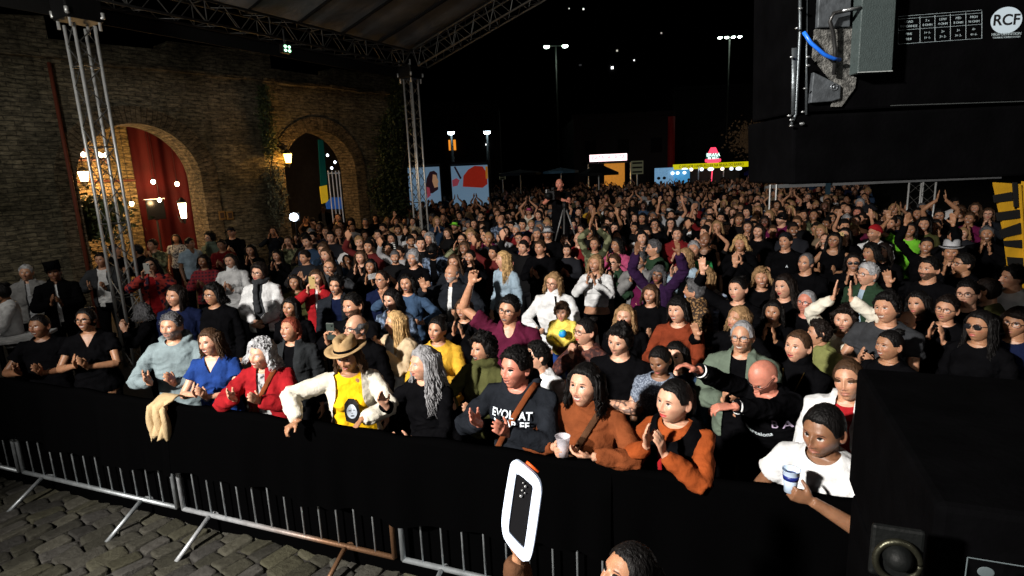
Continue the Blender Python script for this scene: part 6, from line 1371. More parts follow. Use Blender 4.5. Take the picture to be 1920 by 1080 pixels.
p(912,442,1.66,H0,1,'m','tied','black','long','plum','claph','woman in a plum sweater clapping to the left',yaw=66,smile=2,fs=52)
p(939,413,1.70,M1,0,'m','bald','black','tee','bpattern','down','bald man in a blue patterned shirt behind the plum sweater',smile=1)
p(882,482,1.55,M1,1,'m','tied','black','long','black','cheer','woman in black with both hands around her laughing face',smile=2)
p(852,492,1.58,M1,1,'m','long','brown','jacket','charcoal','down','long brown haired woman above the old man with raised pink palm',inner='white')
p(848,513,1.62,H0,0,'m','fringe','dgrey','jacket','charcoal','palm','bald old man with white beard and charcoal jacket raising his palm',yaw=44,smile=0,beard=.7,beardc=(.5,.5,.5),age=1,inner='white',cutw=.03,fs=53)
p(944,487,1.62,H0,1,'p','long','blond','long','lblue','down','long blond woman in a pale blue coat seen in profile',yaw=78,smile=0,fs=54)
p(717,525,1.58,H0,0,'m','receding','dark','long','navy','down','man with glasses and high forehead in navy, middle left',yaw=40,smile=0,extra=('glasses',),fs=55)
p(618,502,1.60,H0,0,'m','receding','brown','scarf','dgrey','armshake','man with glasses and scarf spreading both palms',yaw=20,smile=2,extra=('glasses',),fs=56)
p(594,522,1.56,M1,1,'p','long','brown','jacket','red','phone','woman in a red jacket filming with a gold phone',yaw=18,inner='white',cutw=.02,phone='gold')
p(631,536,1.58,H0,0,'m','short','black','jacket','charcoal','down','shouting man in a charcoal jacket below the scarf man',yaw=24,mouth_open=1,smile=2,inner='navy',fs=57)
p(763,532,1.55,H0,1,'m','bob','black','long','denim','palm','shouting woman in a denim jacket with a hand by her mouth',yaw=22,mouth_open=1,smile=2,fs=58)
p(735,562,1.55,H0,1,'p','bob','black','long','bpattern','down','smiling dark-bobbed woman looking down left, above the blond profile',yaw=38,smile=2,fs=59,pitch=-6)
p(695,500,1.52,M1,1,'t','bob','black','long','black','down','dark woman in black under the folded white paper')
p(553,530,1.46,M1,1,'t','bob','dark','long','olive','down','shadowy woman behind the red jacket phone woman')
p(520,480,1.50,M1,1,'m','long','black','long','black','down','woman in black behind the striped scarf woman')
p(870,580,1.46,M1,1,'m','bob','brown','long','black','down','brown-haired woman under the maroon polo man')
# ---- middle and right
cm_ = p(1049,346,2.30,M1,0,'r','bald','black','tee','black','phonelow','bald cameraman in black standing above the crowd behind a tripod camera',yaw=20,smile=0,riser=1)
p(974,448,1.60,M1,0,'m','short','dark','long','black','down','man with glasses left of the pink-faced man',extra=('glasses',))
p(986,455,1.62,M1,0,'r','bald','black','tee','navy','down','pink-faced bald man in a navy T-shirt',smile=2)
p(1027,438,1.70,M1,0,'m','short','dgrey','long','black','clap','laughing man in a white cap and black shirt',hat='cap',hatc='lgrey',smile=2,mouth_open=1)
p(1013,465,1.62,H0,0,'m','short','brown','long','black','clap','brown-haired old man in a black buttoned shirt, hand on chest',yaw=32,smile=0,age=1,fs=60)
p(992,396,1.68,M1,1,'m','short','dark','tank','cream','up2','woman in a pink cap with both arms overhead',hat='cap',hatc='pink')
p(1109,389,1.72,M1,1,'m','tied','dark','tee','mustard','down','person in a mustard yellow T-shirt far back at the centre')
p(1117,410,1.60,M1,1,'m','long','black','long','black','down','long-haired woman in black below the mustard T-shirt')
p(1146,404,1.68,M1,0,'m','short','black','jacket','black','down','man with white shirt and black waistcoat far back',inner='white',cutw=.08,beard=.6)
p(1170,400,1.66,M1,1,'p','long','dark','long','black','down','long-haired woman in black right of the waistcoat man',smile=0)
p(1152,428,1.62,M1,1,'p','long','black','long','black','down','dark long-haired woman with glasses below the waistcoat man',extra=('glasses',))
p(1090,431,1.60,M1,0,'m','short','black','long','black','down','dark-haired man in black right of the tripod')
p(1115,458,1.58,M1,1,'m','tied','brown','long','camo','up2','person in camouflage with arms joined overhead, centre',smile=0)
p(1157,460,1.60,M1,1,'t','bob','black','long','pink','claph','dark-bobbed woman with a pink top edge, hands at her cheek',yaw=44,smile=2)
p(1117,494,1.58,H0,1,'m','bob','dblond','crop','white','claph','blond woman in a white cropped top with tan waist, clapping',yaw=24,smile=2,fs=61)
p(1152,493,1.60,H0,0,'p','short','brown','jacket','dgreen','claph','man with glasses in a dark green jacket clapping high',yaw=30,smile=2,inner='lgrey',cutw=.02,extra=('glasses',),fs=62)
p(1200,440,1.60,M1,1,'m','bob','black','long','white','down','dark-haired woman in white above the grey-haired man',yaw=40)
p(1226,466,1.64,M1,0,'m','short','dgrey','long','dgreen','down','grey-haired man in profile right of centre',yaw=80)
p(1199,490,1.58,H0,0,'m','short','dgrey','jacket','grey','claph','grey-haired man with glasses and beard raising both palms',yaw=24,smile=1,extra=('glasses',),beard=.8,beardc=(.3,.3,.3),inner='plum',fs=63)
p(1234,516,1.52,H0,1,'b','bangs','dgrey','jacket','purple','up2w','person with glasses in a purple puffer jacket, both arms up',yaw=10,smile=0,extra=('glasses',),inner='dgrey',cutw=.03,fs=64,puff=1)
p(1270,440,1.64,M1,0,'p','short','dark','jacket','dred','clap','man in a dark red jacket clapping right of centre',smile=2)
p(1290,420,1.64,M1,0,'b','short','black','jacket','black','down','man in black jacket over a white shirt, far right of centre',inner='white',cutw=.07)
p(1258,420,1.64,M1,1,'p','bob','black','long','black','down','pale woman in black left of the white shirt man',extra=('glasses',))
p(1228,422,1.64,M1,0,'m','short','black','long','black','down','round-faced man with glasses in black right of centre',extra=('glasses',))
p(1259,404,1.66,M1,1,'m','tied','dark','tee','lgrey','up2w','person with both arms curved overhead like a heart',smile=2)
p(1322,450,1.66,M1,1,'b','bald','black','tank','black','down','shaven dark-skinned woman in a black tank top with a necklace',smile=2)
p(1345,425,1.64,M1,1,'m','long','dblond','long','black','claph','long blond haired woman with hands on her chin')
p(1285,482,1.60,H0,1,'p','bob','dblond','long','lblue','claph','blond woman with glasses in a pale blue jacket reaching left',yaw=52,smile=1,extra=('glasses',),fs=65)
p(1302,468,1.62,M1,0,'m','short','grey','long','green','down','grey-haired man in a bright green top',age=.6)
p(1322,521,1.62,H0,1,'m','long','dblond','jacket','bplaid','down','woman with glasses and long fair hair in a blue plaid shirt',yaw=40,smile=2,mouth_open=1,inner='white',cutw=.05,extra=('glasses',),fs=66)
p(1302,545,1.56,H0,1,'m','short','dgrey','scarf','leopard','down','person with grey-brown hair turned away in a leopard jacket',yaw=105,smile=0,fs=67)
p(1384,543,1.60,H0,1,'p','bun','black','long','black','wave','dark-haired woman in black with one arm raised and palm open',yaw=34,smile=0,fs=68)
p(1388,458,1.62,M1,1,'m','curlbob','blond','long','black','down','small fair curly-haired woman right of the blond woman',age=1)
p(1402,426,1.64,M1,1,'m','bob','dark','long','charcoal','down','dark-haired woman left of the pale long-haired woman')
p(1422,434,1.66,M1,1,'p','long','dark','long','black','down','pale long-haired woman in black, above the raised open palm',smile=0)
p(1428,522,1.52,M1,1,'m','curlbob','dblond','long','black','wave','blond curly woman raising an open palm, right of centre')
p(1466,411,1.72,M1,0,'p','short','black','long','plum','down','stubbled man in a black cap and plum collar',hat='cap',hatc='black',yaw=40,beard=.5)
p(1473,453,1.66,H0,0,'m','short','black','tee','black','down','smiling man in a grey beanie and black T-shirt',yaw=24,smile=2,hat='beanie',hatc='charcoal',fs=70)
p(1511,493,1.60,H0,0,'m','receding','dgrey','long','black','clap','smiling older man with receding dark hair in black',yaw=30,smile=1,age=.6,fs=71)
p(1471,538,1.62,H0,1,'p','wavy','dark','long','black','hold','woman with long wavy dark hair and red lips holding a small cup',yaw=36,smile=1,lipst=1,fs=72,cup='clear')
p(1564,451,1.62,H0,1,'t','long','black','tank','black','clapopen','woman with glasses and dark hair in a black tank top clapping',yaw=10,smile=1,extra=('glasses',),fs=73)
p(1584,441,1.62,M1,1,'p','long','black','long','black','phone','woman with glasses holding up a golden phone',extra=('glasses',),phone='gold')
p(1600,492,1.56,M1,1,'m','bob','black','long','black','down','dark-haired woman in black glasses under the golden phone',extra=('sunglasses',))
p(1587,415,1.64,M1,0,'m','short','grey','long','black','down','grey-haired person in black above the golden phone')
p(1526,404,1.66,M1,1,'t','bun','black','long','camo','down','woman in a patterned olive top at the right back')
p(1640,438,1.66,H0,0,'m','bald','black','tee','white','down','bearded man in a red and yellow beanie and white T-shirt',yaw=44,smile=1,beard=.4,hat='rasta',hatc='red',fs=74)
p(1656,472,1.60,M1,1,'p','long','dark','long','black','down','long-haired woman right below the red beanie man',yaw=30)
p(1633,474,1.58,M1,1,'t','curlbob','black','long','black','down','curly-haired woman left below the red beanie man',yaw=40)
p(1627,515,1.60,H0,0,'p','short','white','jacket','dgreen','down','white-haired man with glasses in a green jacket and blue collar',yaw=52,smile=0,age=1,inner='lblue',cutw=.03,extra=('glasses',),fs=75)
p(1742,505,1.64,H0,0,'m','short','black','long','black','palm','black-bearded man in black holding out his pink palm',yaw=36,smile=1,beard=1,fs=76)
p(1737,461,1.60,M1,1,'t','tied','black','long','black','up2w','smiling woman in black with both arms raised, right side',smile=2)
p(1761,405,1.70,M1,0,'t','short','black','tee','black','up2','man with glasses and black T-shirt clapping above his head',smile=2,extra=('glasses',))
p(1720,401,1.66,M1,1,'t','long','black','long','ggreen','down','long dark-haired woman left of the overhead-clapping man',smile=1)
p(1790,444,1.62,M1,0,'m','short','black','long','black','down','round-faced man behind the white fedora')
p(1783,474,1.62,M1,0,'t','short','black','long','black','claph','person in a white fedora with hands before the face',hat='fedora',hatc='lgrey')
p(1806,495,1.58,M1,0,'t','short','black','long','black','down','man with glasses beside the white fedora person',yaw=60,extra=('glasses',))
p(1850,440,1.62,M1,0,'t','short','dgrey','long','black','down','bearded man in black beside the yellow striped board',beard=.5)
p(1664,578,1.62,H0,0,'m','shortcurl','black','tee','dgrey','clap','big curly-haired smiling young man in a dark grey T-shirt',yaw=30,smile=2,fs=77,fat=.08)
p(1722,570,1.56,H0,1,'m','bob','black','long','black','down','dark-haired woman right of the big curly young man',yaw=28,smile=0,fs=78)
p(1775,580,1.54,H0,1,'m','short','dark','long','black','claph','woman with glasses and short dark hair clapping by the right stack',yaw=20,smile=1,extra=('glasses',),fs=79)
p(1815,552,1.60,H0,0,'p','short','black','long','black','down','man with glasses and dark hair, right, facing the stage',yaw=22,smile=0,extra=('glasses',),fs=80)
p(1850,545,1.62,M1,0,'m','buzz','dark','long','olive','down','short-haired man in an olive coat seen from the side at right',yaw=110,smile=0)
p(1838,612,1.55,H0,1,'t','long','black','long','black','down','long dark haired woman in glasses above the black speaker',yaw=30,smile=0,extra=('sunglasses',),fs=81)
p(1905,606,1.55,H0,0,'t','bangs','dark','long','navy','down','person with glasses cut off by the right edge',yaw=20,smile=0,extra=('glasses',),fs=82)
p(1697,606,1.42,M1,0,'m','bald','black','long','black','down','bald head low between the curly young man and the clapping woman',yaw=20)
p(1668,648,1.46,H0,1,'t','bun','black','long','black','clap','tanned woman with pulled-back black hair just above the speaker',yaw=44,smile=2,fs=83)
p(1583,600,1.50,H0,1,'p','curly','dark','long','cream','pray','person in a cream sweater, joined hands raised before the face',yaw=10,smile=1,fs=84,strap='brown')
p(1513,567,1.52,H0,0,'r','receding','grey','long','black','down','grey-haired man with glasses behind the wavy-haired woman',yaw=26,smile=0,age=1,extra=('glasses',),fs=85)
p(1535,625,1.40,H0,0,'m','shortcurl','dark','jacket','oliveg','down','curly-haired child in an olive green jacket facing left',yaw=80,smile=0,fs=86,inner='plum',cutw=.02,s=.86)
p(1706,432,1.64,M1,1,'t','bob','black','tee','lime','wave','woman in a lime green top raising one hand, left of the fedora')
p(1900,520,1.60,M1,0,'m','short','black','tee','white','wavel','person with a raised bare arm at the right edge',yaw=60)
p(1220,552,1.46,M1,1,'m','bob','brown','long','black','down','shadowed woman under the purple puffer jacket')
p(1450,585,1.44,M1,1,'t','bob','black','long','black','down','dark-haired woman in shadow between the raised arm and the cup')
CLOTH.update({'ochreY': (.86, .48, .01), 'drust': (.16, .030, .012), 'leather': (.016, .018, .020), 'oliveg': (.16, .17, .06)})
POSES['phonelow'] = (((-.10, -.33, 1.34), (.05, -.15, 1), (.9, -.2, 0), .65, (-1, 0, -.8)), ((.02, -.33, 1.33), (-.1, -.15, 1), (-.9, -.2, 0), .5, (1, 0, -.8)))
# ---- woman in the pit holding a phone in a light frame
_pw = p(1178,1084,1.50,H0,1,'t','tied','black','long','brown','frameup','dark-haired woman with hair clip in the pit, only her head in view',yaw=60,smile=0,fs=90,pitch=26,bk=.45,legs='black')
_P = at_z(1178, 1084, 1.50); _y, _rz = body_rot(_P, _pw); _s = 1.50 / HC[2]; _o = rotz(_rz) @ (HC * _s); _W = np.array(at_z(972, 1042, 1.52)) - np.array((_P.x - _o[0], _P.y - _o[1], 0)); _W = rotz(-_rz) @ _W / _s
POSES['frameup'] = ((tuple(_W), (-.35, -.1, 1), (.9, .5, 0), .75, (-.1, .1, -1)), POSES['down'][1]); print('pit wrist', _W)
# ---- everyone farther back: drawn one by one from the same looks
LOOKS_T = [('black', 'black', 17), ('charcoal', 'charcoal', 5), ('navy', 'navy', 3), ('dgrey', 'dark grey', 3), ('grey', 'grey', 2), ('white', 'white', 2), ('beige', 'beige', 1), ('dred', 'dark red', 2), ('olive', 'olive', 2), ('dgreen', 'dark green', 1), ('denim', 'denim blue', 2), ('maroon', 'maroon', 1), ('brown', 'dark brown', 2), ('stripe', 'striped', .6), ('camo', 'camouflage', .8), ('lgrey', 'pale grey', 1), ('mustard', 'mustard', .5), ('plum', 'plum', .6)]
LOOKS_H = [('short', 0, 'short'), ('fade', 0, 'cropped'), ('receding', 0, 'receding'), ('bald', 0, 'shaved'), ('long', 1, 'long'), ('bob', 1, 'bobbed'), ('wavy', 1, 'wavy'), ('tied', 1, 'tied-back'), ('bun', 1, 'bunned'), ('curly', 1, 'curly'), ('pixie', 1, 'boyish')]
LOOKS_P = [('down', 'standing', 5), ('clap', 'clapping', 6), ('claph', 'clapping high', 6), ('cheer', 'cupping the face', 2), ('up2', 'joining hands overhead', .8), ('up2w', 'raising both arms', .6), ('wave', 'waving one hand', 1), ('phone', 'holding up hands', .8)]
LMK = [(805, 'below the left mural panel'), (880, 'below the right mural panel'), (990, 'left of the cameraman'), (1075, 'right of the cameraman'), (1140, 'below the orange lit stall'), (1220, 'below the hall wall'), (1260, 'below the blue booth'), (1340, 'below the yellow banner'), (1440, 'below the blue parasol'), (1560, 'under the pale tent beam'), (1690, 'left of the truss post'), (1800, 'right of the truss post'), (700, 'by the end of the brick wall'), (620, 'before the far arch'), (480, 'before the brick pier')]
HCN = {'black': 'black', 'dark': 'dark', 'brown': 'brown', 'dblond': 'fair', 'blond': 'blond', 'grey': 'grey', 'dgrey': 'dark grey', 'white': 'white'}
def pick(rs, L): 
    w_ = np.array([l[-1] for l in L], float); return L[rs.choice(len(L), p=w_ / w_.sum())]
rf = np.random.RandomState(77); taken = []
for d in PEOPLE: P = at_z(d['x'], d['y'], d['hz']); taken.append((d['x'], d['y'], P.x, P.y))
USED = set()
def in_crowd_area(x, y):
    if x < 560 and y < 470: return False
    if x < 745: return y > 395 and x > 480
    return True
tries = 0; NGEN = 0; TARGET = 297 - len(PEOPLE)
while NGEN < TARGET and tries < 60000:
    tries += 1
    hz = rf.uniform(1.48, 1.72); Y = 8.5 + 23 * rf.uniform() ** .75; X = rf.uniform(-.35, .85) * Y
    q_ = Vector((X, Y, hz)); c = CAMM.inverted() @ q_; x, y = 960 + FPX * c.x / -c.z, 540 - FPX * c.y / -c.z
    if not (490 < x < 1905) or not (335 < y < 640): continue
    if x < 745 and (y < 388 + (745 - x) * .12): continue
    if x > 1480 and y < 372 + (x > 1700) * 10: continue
    lim = .40
    if any((X - a) ** 2 + (Y - b_) ** 2 < lim * lim or (abs(x - u) < 11 + 60 / Y * .8 and abs(y - v) < 8 + 60 / Y * .9) for u, v, a, b_ in taken): continue
    # keep the wall clear
    qq = Vector((X - WA.x, Y - WA.y, 0))
    if qq.dot(WN) > -.7 and qq.dot(WU) < S_END + .5: continue
    for att in range(60):
        T_ = pick(rf, LOOKS_T); Hh = LOOKS_H[rf.randint(len(LOOKS_H))]; Pp = pick(rf, LOOKS_P); hc_ = ['black', 'black', 'dark', 'dark', 'brown', 'brown', 'dblond', 'grey', 'dgrey', 'blond'][rf.randint(10)]
        if Hh[0] in ('wavy', 'curly') and hc_ in ('grey', 'blond'): hc_ = 'dark'
        lm = min(LMK, key=lambda l: abs(l[0] - x))[1]
        who = 'woman' if Hh[1] else 'man'; hair_s = 'shaven-headed' if Hh[0] == 'bald' else '%s %s-haired' % (Hh[2], HCN[hc_])
        ex = ' with glasses' if rf.rand() < .25 else ''; near = 'near' if Y < 13 else ('midway' if Y < 20 else 'far')
        lab = '%s %s in %s%s %s, %s %s' % (hair_s, who, T_[1], ex, Pp[1], {'near': 'close', 'midway': 'midway', 'far': 'far'}[near], lm)
        if len(lab.replace('-', ' ').split()) > 16: ex = ''; lab = lab.replace(' with glasses', '')
        if len(lab.split()) > 16: continue
        if lab not in USED: break
    USED.add(lab)
    NGEN += 1; taken.append((x, y, X, Y))
    skin_ = ['p', 'p', 'm', 'm', 'm', 't', 't', 'b', 'b', 'd', 'r'][rf.randint(11)]
    gk = {'down': 'long', 'up2': 'tee', 'up2w': 'tee', 'wave': 'tee'}.get(Pp[0], 'long')
    p(x, y, hz, 2, Hh[1], skin_, Hh[0], hc_, gk, T_[0], Pp[0], lab, smile=[0, 1, 2][rf.randint(3)], beard=(.9 if (not Hh[1] and rf.rand() < .3) else 0), extra=(('glasses',) if ex else ()), hseed=rf.randint(3), fs=0)
# ------------------------------------------------------------ build them
def handheld(d, name, lab, cat, build, R_=0):
    pr = POSES[d['pose']]; return None
SK = None
ROOTS = []
def root_xy(d, z):
    P = at_z(d['x'], d['y'], z); yaw, rz = body_rot(P, d); s = d.get('s', d['hz'] / HC[2]); o = rotz(rz) @ (lean_fn(HC[None], d.get('lean', 0.0))[0] * s); return P, Vector((P.x - o[0], P.y - o[1], 0))
PITW = 'woman with hair clip'
for k_ in ('clap', 'clapopen', 'cup', 'cupfront', 'claph'):
    up = {'cup': .20, 'cupfront': .20, 'claph': .05}.get(k_, .15)
    POSES['f' + k_] = tuple(((a[0][0], a[0][1] - .03, a[0][2] + (up if (k_ != 'cup' or a[0][2] > 1.1) else 0)),) + tuple(a[1:]) for a in POSES[k_])
for d in sorted(PEOPLE, key=lambda q: -q['y']):
    if d.get('riser') is not None: d['_P'] = at_y(d['x'], d['y'], 11.5); d['hz'] = HC[2]; ROOTS.append((Vector((d['_P'].x, 11.4, 0)), .35)); continue
    if PITW in d['label']: d['_P'] = at_z(d['x'], d['y'], d['hz']); continue
    z = d['hz'] if d['y'] > 560 else d['hz'] - .0; ok_ = False
    P, Rt = root_xy(d, z)
    if -(Rt - A_).dot(BN) < .30 and not d.get('lean'): d['lean'] = .10; d['pose'] = 'f' + d['pose'] if 'f' + d['pose'] in POSES else d['pose']; d['pitch'] = d.get('pitch', 4) + 5
    for k in range(26):
        P, Rt = root_xy(d, z)
        if -(Rt - A_).dot(BN) > .27 and all((Rt - r_).length > .19 + w_ for r_, w_ in ROOTS if abs(r_.x - Rt.x) < .6): break
        z -= .01
    d['_P'] = P; ROOTS.append((Rt, .15 if d['tier'] < 2 else .12)); d['_sink'] = d['hz'] - z
print('max sink', sorted([(round(q.get('_sink', 0), 2), q['label'][:40]) for q in PEOPLE], reverse=True)[:12])
for d in PEOPLE:
    if d['tier'] == 2:
        d['face']['fem'] = d['fem']; d['yaw'] = d['yaw']
    person(d['_P'], d)
    if d['_P'].y < .0: print('behind', d['label'])
BYL = {d['label']: d for d in PEOPLE}
def find(s): return next(d for d in PEOPLE if s in d['label'])
# garments of the front row that need more than the shared patterns
def child(d, mb, name, m, smooth=True):
    mb.v = [lean_fn(np.concatenate(mb.v), d.get('lean', 0.0))]; return mb.obj(name, m, d['_root'], smooth)
def torso_y(x, z, fem, fat, e=.03, front=True):
    r = torso_rings(fem, fat, e, .8, 1.47); zs = [q[0] for q in r]; hx = np.interp(z, zs, [q[1] for q in r]); hy = np.interp(z, zs, [q[2] for q in r]); yo = np.interp(z, zs, [q[3] for q in r])
    k = max(0, 1 - (abs(x) / hx) ** 2.4) ** (1 / 2.4); b_ = (.028 * math.exp(-((abs(x) - .068) / .05) ** 2 - ((z - 1.245) / .06) ** 2) if fem else 0)
    return (yo - hy * k - b_) if front else (yo + hy * k)
for d in PEOPLE:
    fat, fem = d.get('fat', 0), d['fem']
    if d.get('strap'):
        q = MB(); e = .034 if not d.get('inner') else .036; pts = []
        for t in np.linspace(0, 1, 18):
            x = .10 - .27 * t; z = 1.455 - .47 * t; pts.append((x, torso_y(x, z, fem, fat, e), z))
        q.tube([(.115, .03, 1.475)] + pts, .018, 8, flat=.25, fdir=(0, 1, 0)); child(d, q, 'bag_strap', cloth_mat(d['strap']))
    if d.get('strapn'):
        q = MB(); pts = [(x, torso_y(x, z, fem, fat, .03) - .004, z) for x, z in zip(np.linspace(.03, .12, 12), np.linspace(1.44, 1.0, 12))]; q.tube(pts, .008, 6); child(d, q, 'bag_strap', cloth_mat('black'))
    if d.get('vest'):
        me = garment('tank', 'down', fem, fat, 0, d.get('lean', 0.0), .034, 5, 0, True).copy(); link('vest', me, cloth_mat(d['vest']), d['_root'], objlink=True)
    if d.get('lany'):
        q = MB(); q.tube([(-.05, torso_y(-.05, 1.40, fem, fat, .05), 1.40), (-.03, torso_y(-.03, 1.25, fem, fat, .055), 1.25), (-.03, torso_y(-.03, 1.02, fem, fat, .06), 1.02)], .014, 6, flat=.3, fdir=(0, 1, 0)); child(d, q, 'lanyard', cloth_mat('red'))
    if d.get('neckl'):
        q = MB()
        for s in (-1, 1): q.tube([(s * .07, torso_y(s * .07, 1.42, fem, fat, .03), 1.42), (s * .045, torso_y(s * .045, 1.32, fem, fat, .035), 1.32), (0, torso_y(0, 1.20, fem, fat, .045), 1.20)], .003, 5)
        q.ell((0, torso_y(0, 1.19, fem, fat, .05), 1.19), (.022, .008, .012)); child(d, q, 'necklace', mat('brass', (.35, .26, .08), .35, .9, bump=0, var=0))
    if d.get('watch'):
        pr = POSES[d['pose']][1]; q = MB(); W = np.array(pr[0]); dd = np.array(pr[1]); dd = dd / np.linalg.norm(dd); u = np.cross(dd, (1, 0, 0)); u /= np.linalg.norm(u); v = np.cross(dd, u)
        q.tube([W - dd * .02 + .029 * (math.cos(a) * u + math.sin(a) * v) for a in np.linspace(0, 6.283, 20)], .006, 6); child(d, q, 'bracelet', cloth_mat('black'))
    if d.get('cuff'):
        for pr, s in zip(POSES[d['pose']], (-1, 1)):
            E_, W = [(q_[2], q_[3]) for q_ in arms(POSES[d['pose']], fem, fat)][0 if s < 0 else 1]; dd = (W - E_) / np.linalg.norm(W - E_); u = np.cross(dd, (0, 0, 1)); u /= np.linalg.norm(u); v = np.cross(dd, u); c0 = E_ + (W - E_) * .88
            for k in (0, 1):
                q = MB(); q.tube([c0 - dd * .028 * k + .039 * (math.cos(a) * u + math.sin(a) * v) for a in np.linspace(0, 6.283, 24)], .0055, 6); child(d, q, 'cuff_stripe', cloth_mat('white'))
    if d.get('jst'):
        for x in (.135, .155): 
            q = MB(); q.tube([(x, torso_y(x, z, fem, fat, .045), z) for z in np.linspace(1.39, 1.0, 10)], .006, 5); child(d, q, 'jacket_stripe', cloth_mat('black'))
            q = MB(); q.tube([(-x, torso_y(-x, z, fem, fat, .045), z) for z in np.linspace(1.39, 1.0, 10)], .006, 5); child(d, q, 'jacket_stripe', cloth_mat('black'))
    if d.get('letter'):
        for s_, z in (('EVOL  AT', 1.325), ('NEAR EF', 1.268)):
            o = text(s_, 'lettering', (0, 0, 0), .062, mat('print_white', (.62, .68, .74), .8, var=0, bump=0), d['_root'], rot=(0, 0, 0), ext=.0006, bold=.0012)
            V = mv(o.data); V = np.array([(v[0], torso_y(v[0], z + v[1], fem, fat, .036) - .006 - v[2], z + v[1]) for v in V]); setv(o.data, lean_fn(V, d.get('lean', 0.0)))
    if d.get('ptee'):
        PW, PB = mat('print_pale', (.58, .66, .76), .8, var=0, bump=0), mat('print_black', (.010, .009, .010), .8, var=0, bump=0)
        def patch(name, pts, m, off):
            n = len(pts); q = MB(); c = np.mean(pts, axis=0); V = []; F = []
            for k in (0, .5, 1):
                for x, z in pts: X_, Z_ = c[0] + (x - c[0]) * k, c[1] + (z - c[1]) * k + .05; V.append((X_, torso_y(X_, Z_, 1, 0, .012) - off, Z_))
            for r_ in range(2): F += [(r_ * n + i, r_ * n + (i + 1) % n, (r_ + 1) * n + (i + 1) % n, (r_ + 1) * n + i) for i in range(n)]
            q.add(V, F); return child(d, q, name, m, False)
        el = lambda cx, cz, a, b_, n=20: [(cx + a * math.cos(t), cz + b_ * math.sin(t)) for t in np.linspace(0, 6.283, n + 1)[:-1]]
        patch('print_hair', [(-.052, 1.06), (-.055, 1.15), (-.048, 1.215), (-.02, 1.245), (.02, 1.24), (.045, 1.20), (.052, 1.13), (.05, 1.05), (0, 1.03)], PB, .016)
        patch('print_face', el(-.004, 1.14, .036, .062), PW, .019)
        for sx in (-1, 1): patch('print_eye', el(-.004 + sx * .015, 1.155, .009, .0035, 8), PB, .022)
        patch('print_mouth', el(-.004, 1.105, .013, .006, 10), PB, .022); patch('print_nose', el(-.004, 1.128, .004, .003, 8), PB, .022)
    def chest(s_, x0, z, size, m, bow=0.0):
        o = text(s_, 'lettering', (0, 0, 0), size, m, d['_root'], rot=(0, 0, 0), ext=.0005, bold=.0004)
        V = mv(o.data); V = np.array([(v[0] + x0, torso_y(v[0] + x0, z + v[1], fem, fat, .026) - .008 - v[2], z + v[1] - bow * v[0] ** 2) for v in V]); setv(o.data, lean_fn(V, d.get('lean', 0.0)))
    PWH = mat('print_white', (.62, .68, .74), .8, var=0, bump=0)
    if d.get('cuff'): chest('Barcelona', -.02, 1.20, .045, PWH, -4); chest('B A', .12, 1.30, .075, mat('print_lilac', (.42, .34, .48), .8, var=0, bump=0))
    if 'dark rust sweater' in d['label']: chest('M', .05, 1.27, .04, PWH)
    if 'grey beanie' in d['label']: chest('A', .06, 1.26, .045, PWH)
    if d.get('tattoo'):
        bo = next(c for c in d['_root'].children if c.name.startswith('body')); sk_ = bo.material_slots[0].material; me = bo.data.copy(); bo.data = me; bo.material_slots[0].link = 'OBJECT'; bo.material_slots[0].material = sk_
        V = mv(me); C = np.empty(len(V) * 4, dtype=np.float32); at = me.color_attributes['tint']; at.data.foreach_get('color', C); C = C.reshape(-1, 4); r_ = 1 - np.abs(2 * vnoise(V * 34, 3) - 1); k = (r_ > .80) & (V[:, 2] > .93) & (V[:, 2] < 1.30) & (V[:, 1] < -.09)
        C[k] = (.03, .025, .03, .8); at.data.foreach_set('color', C.ravel())
    if d.get('puff'):
        q = MB()
    if d.get('cup'):
        hold = {'fcupfront': (-.035, -.315, 1.345), 'fcup': (-.045, -.310, 1.445), 'cupfront': (-.045, -.315, 1.125), 'cup': (-.035, -.315, 1.205), 'hold': (-.005, -.335, 1.135)}[d['pose']]
        P = in_person(d, hold); col = d['cup']; s = .9
        t = empty('plastic_cup', P, 0, {'fcupfront': 'clear plastic cup in the hands of the rust turtleneck woman', 'fcup': 'white cup with blue band in the hand of the white T-shirt man', 'hold': 'small clear cup held by the wavy-haired woman in black'}[d['pose']], 'cup')
        q = MB(); n = 24; prof = [(.0, -.055), (.029, -.055), (.033, .0), (.041, .062), (.044, .064), (.040, .060), (.031, .0), (.027, -.050), (0, -.050)]
        V = [(r * math.cos(a), r * math.sin(a), z) for r, z in prof for a in np.linspace(0, 2 * math.pi, n, endpoint=False)]
        F = [(j * n + i, j * n + (i + 1) % n, (j + 1) * n + (i + 1) % n, (j + 1) * n + i) for j in range(len(prof) - 1) for i in range(n)]; q.add(V, F)
        q.obj('shell', mat('clear_plastic', (.75, .72, .78), .15, spec=.6, var=0, bump=0, alpha=.42) if col == 'clear' else mat('cup_white', (.55, .68, .85), .4, var=0, bump=0), t, True)
        if col == 'blue': q = MB(); q.tube([(0, 0, .012), (0, 0, .036)], [.0362, .0392], 24); q.obj('band', mat('cup_band', (.01, .02, .16), .4, var=0, bump=0), t, True)
        else: q = MB(); q.tube([(0, 0, -.050), (0, 0, -.01)], [.028, .031], 20); q.obj('drink', mat('drink', (.55, .42, .40), .2, var=0, bump=0, alpha=.55), t, True)
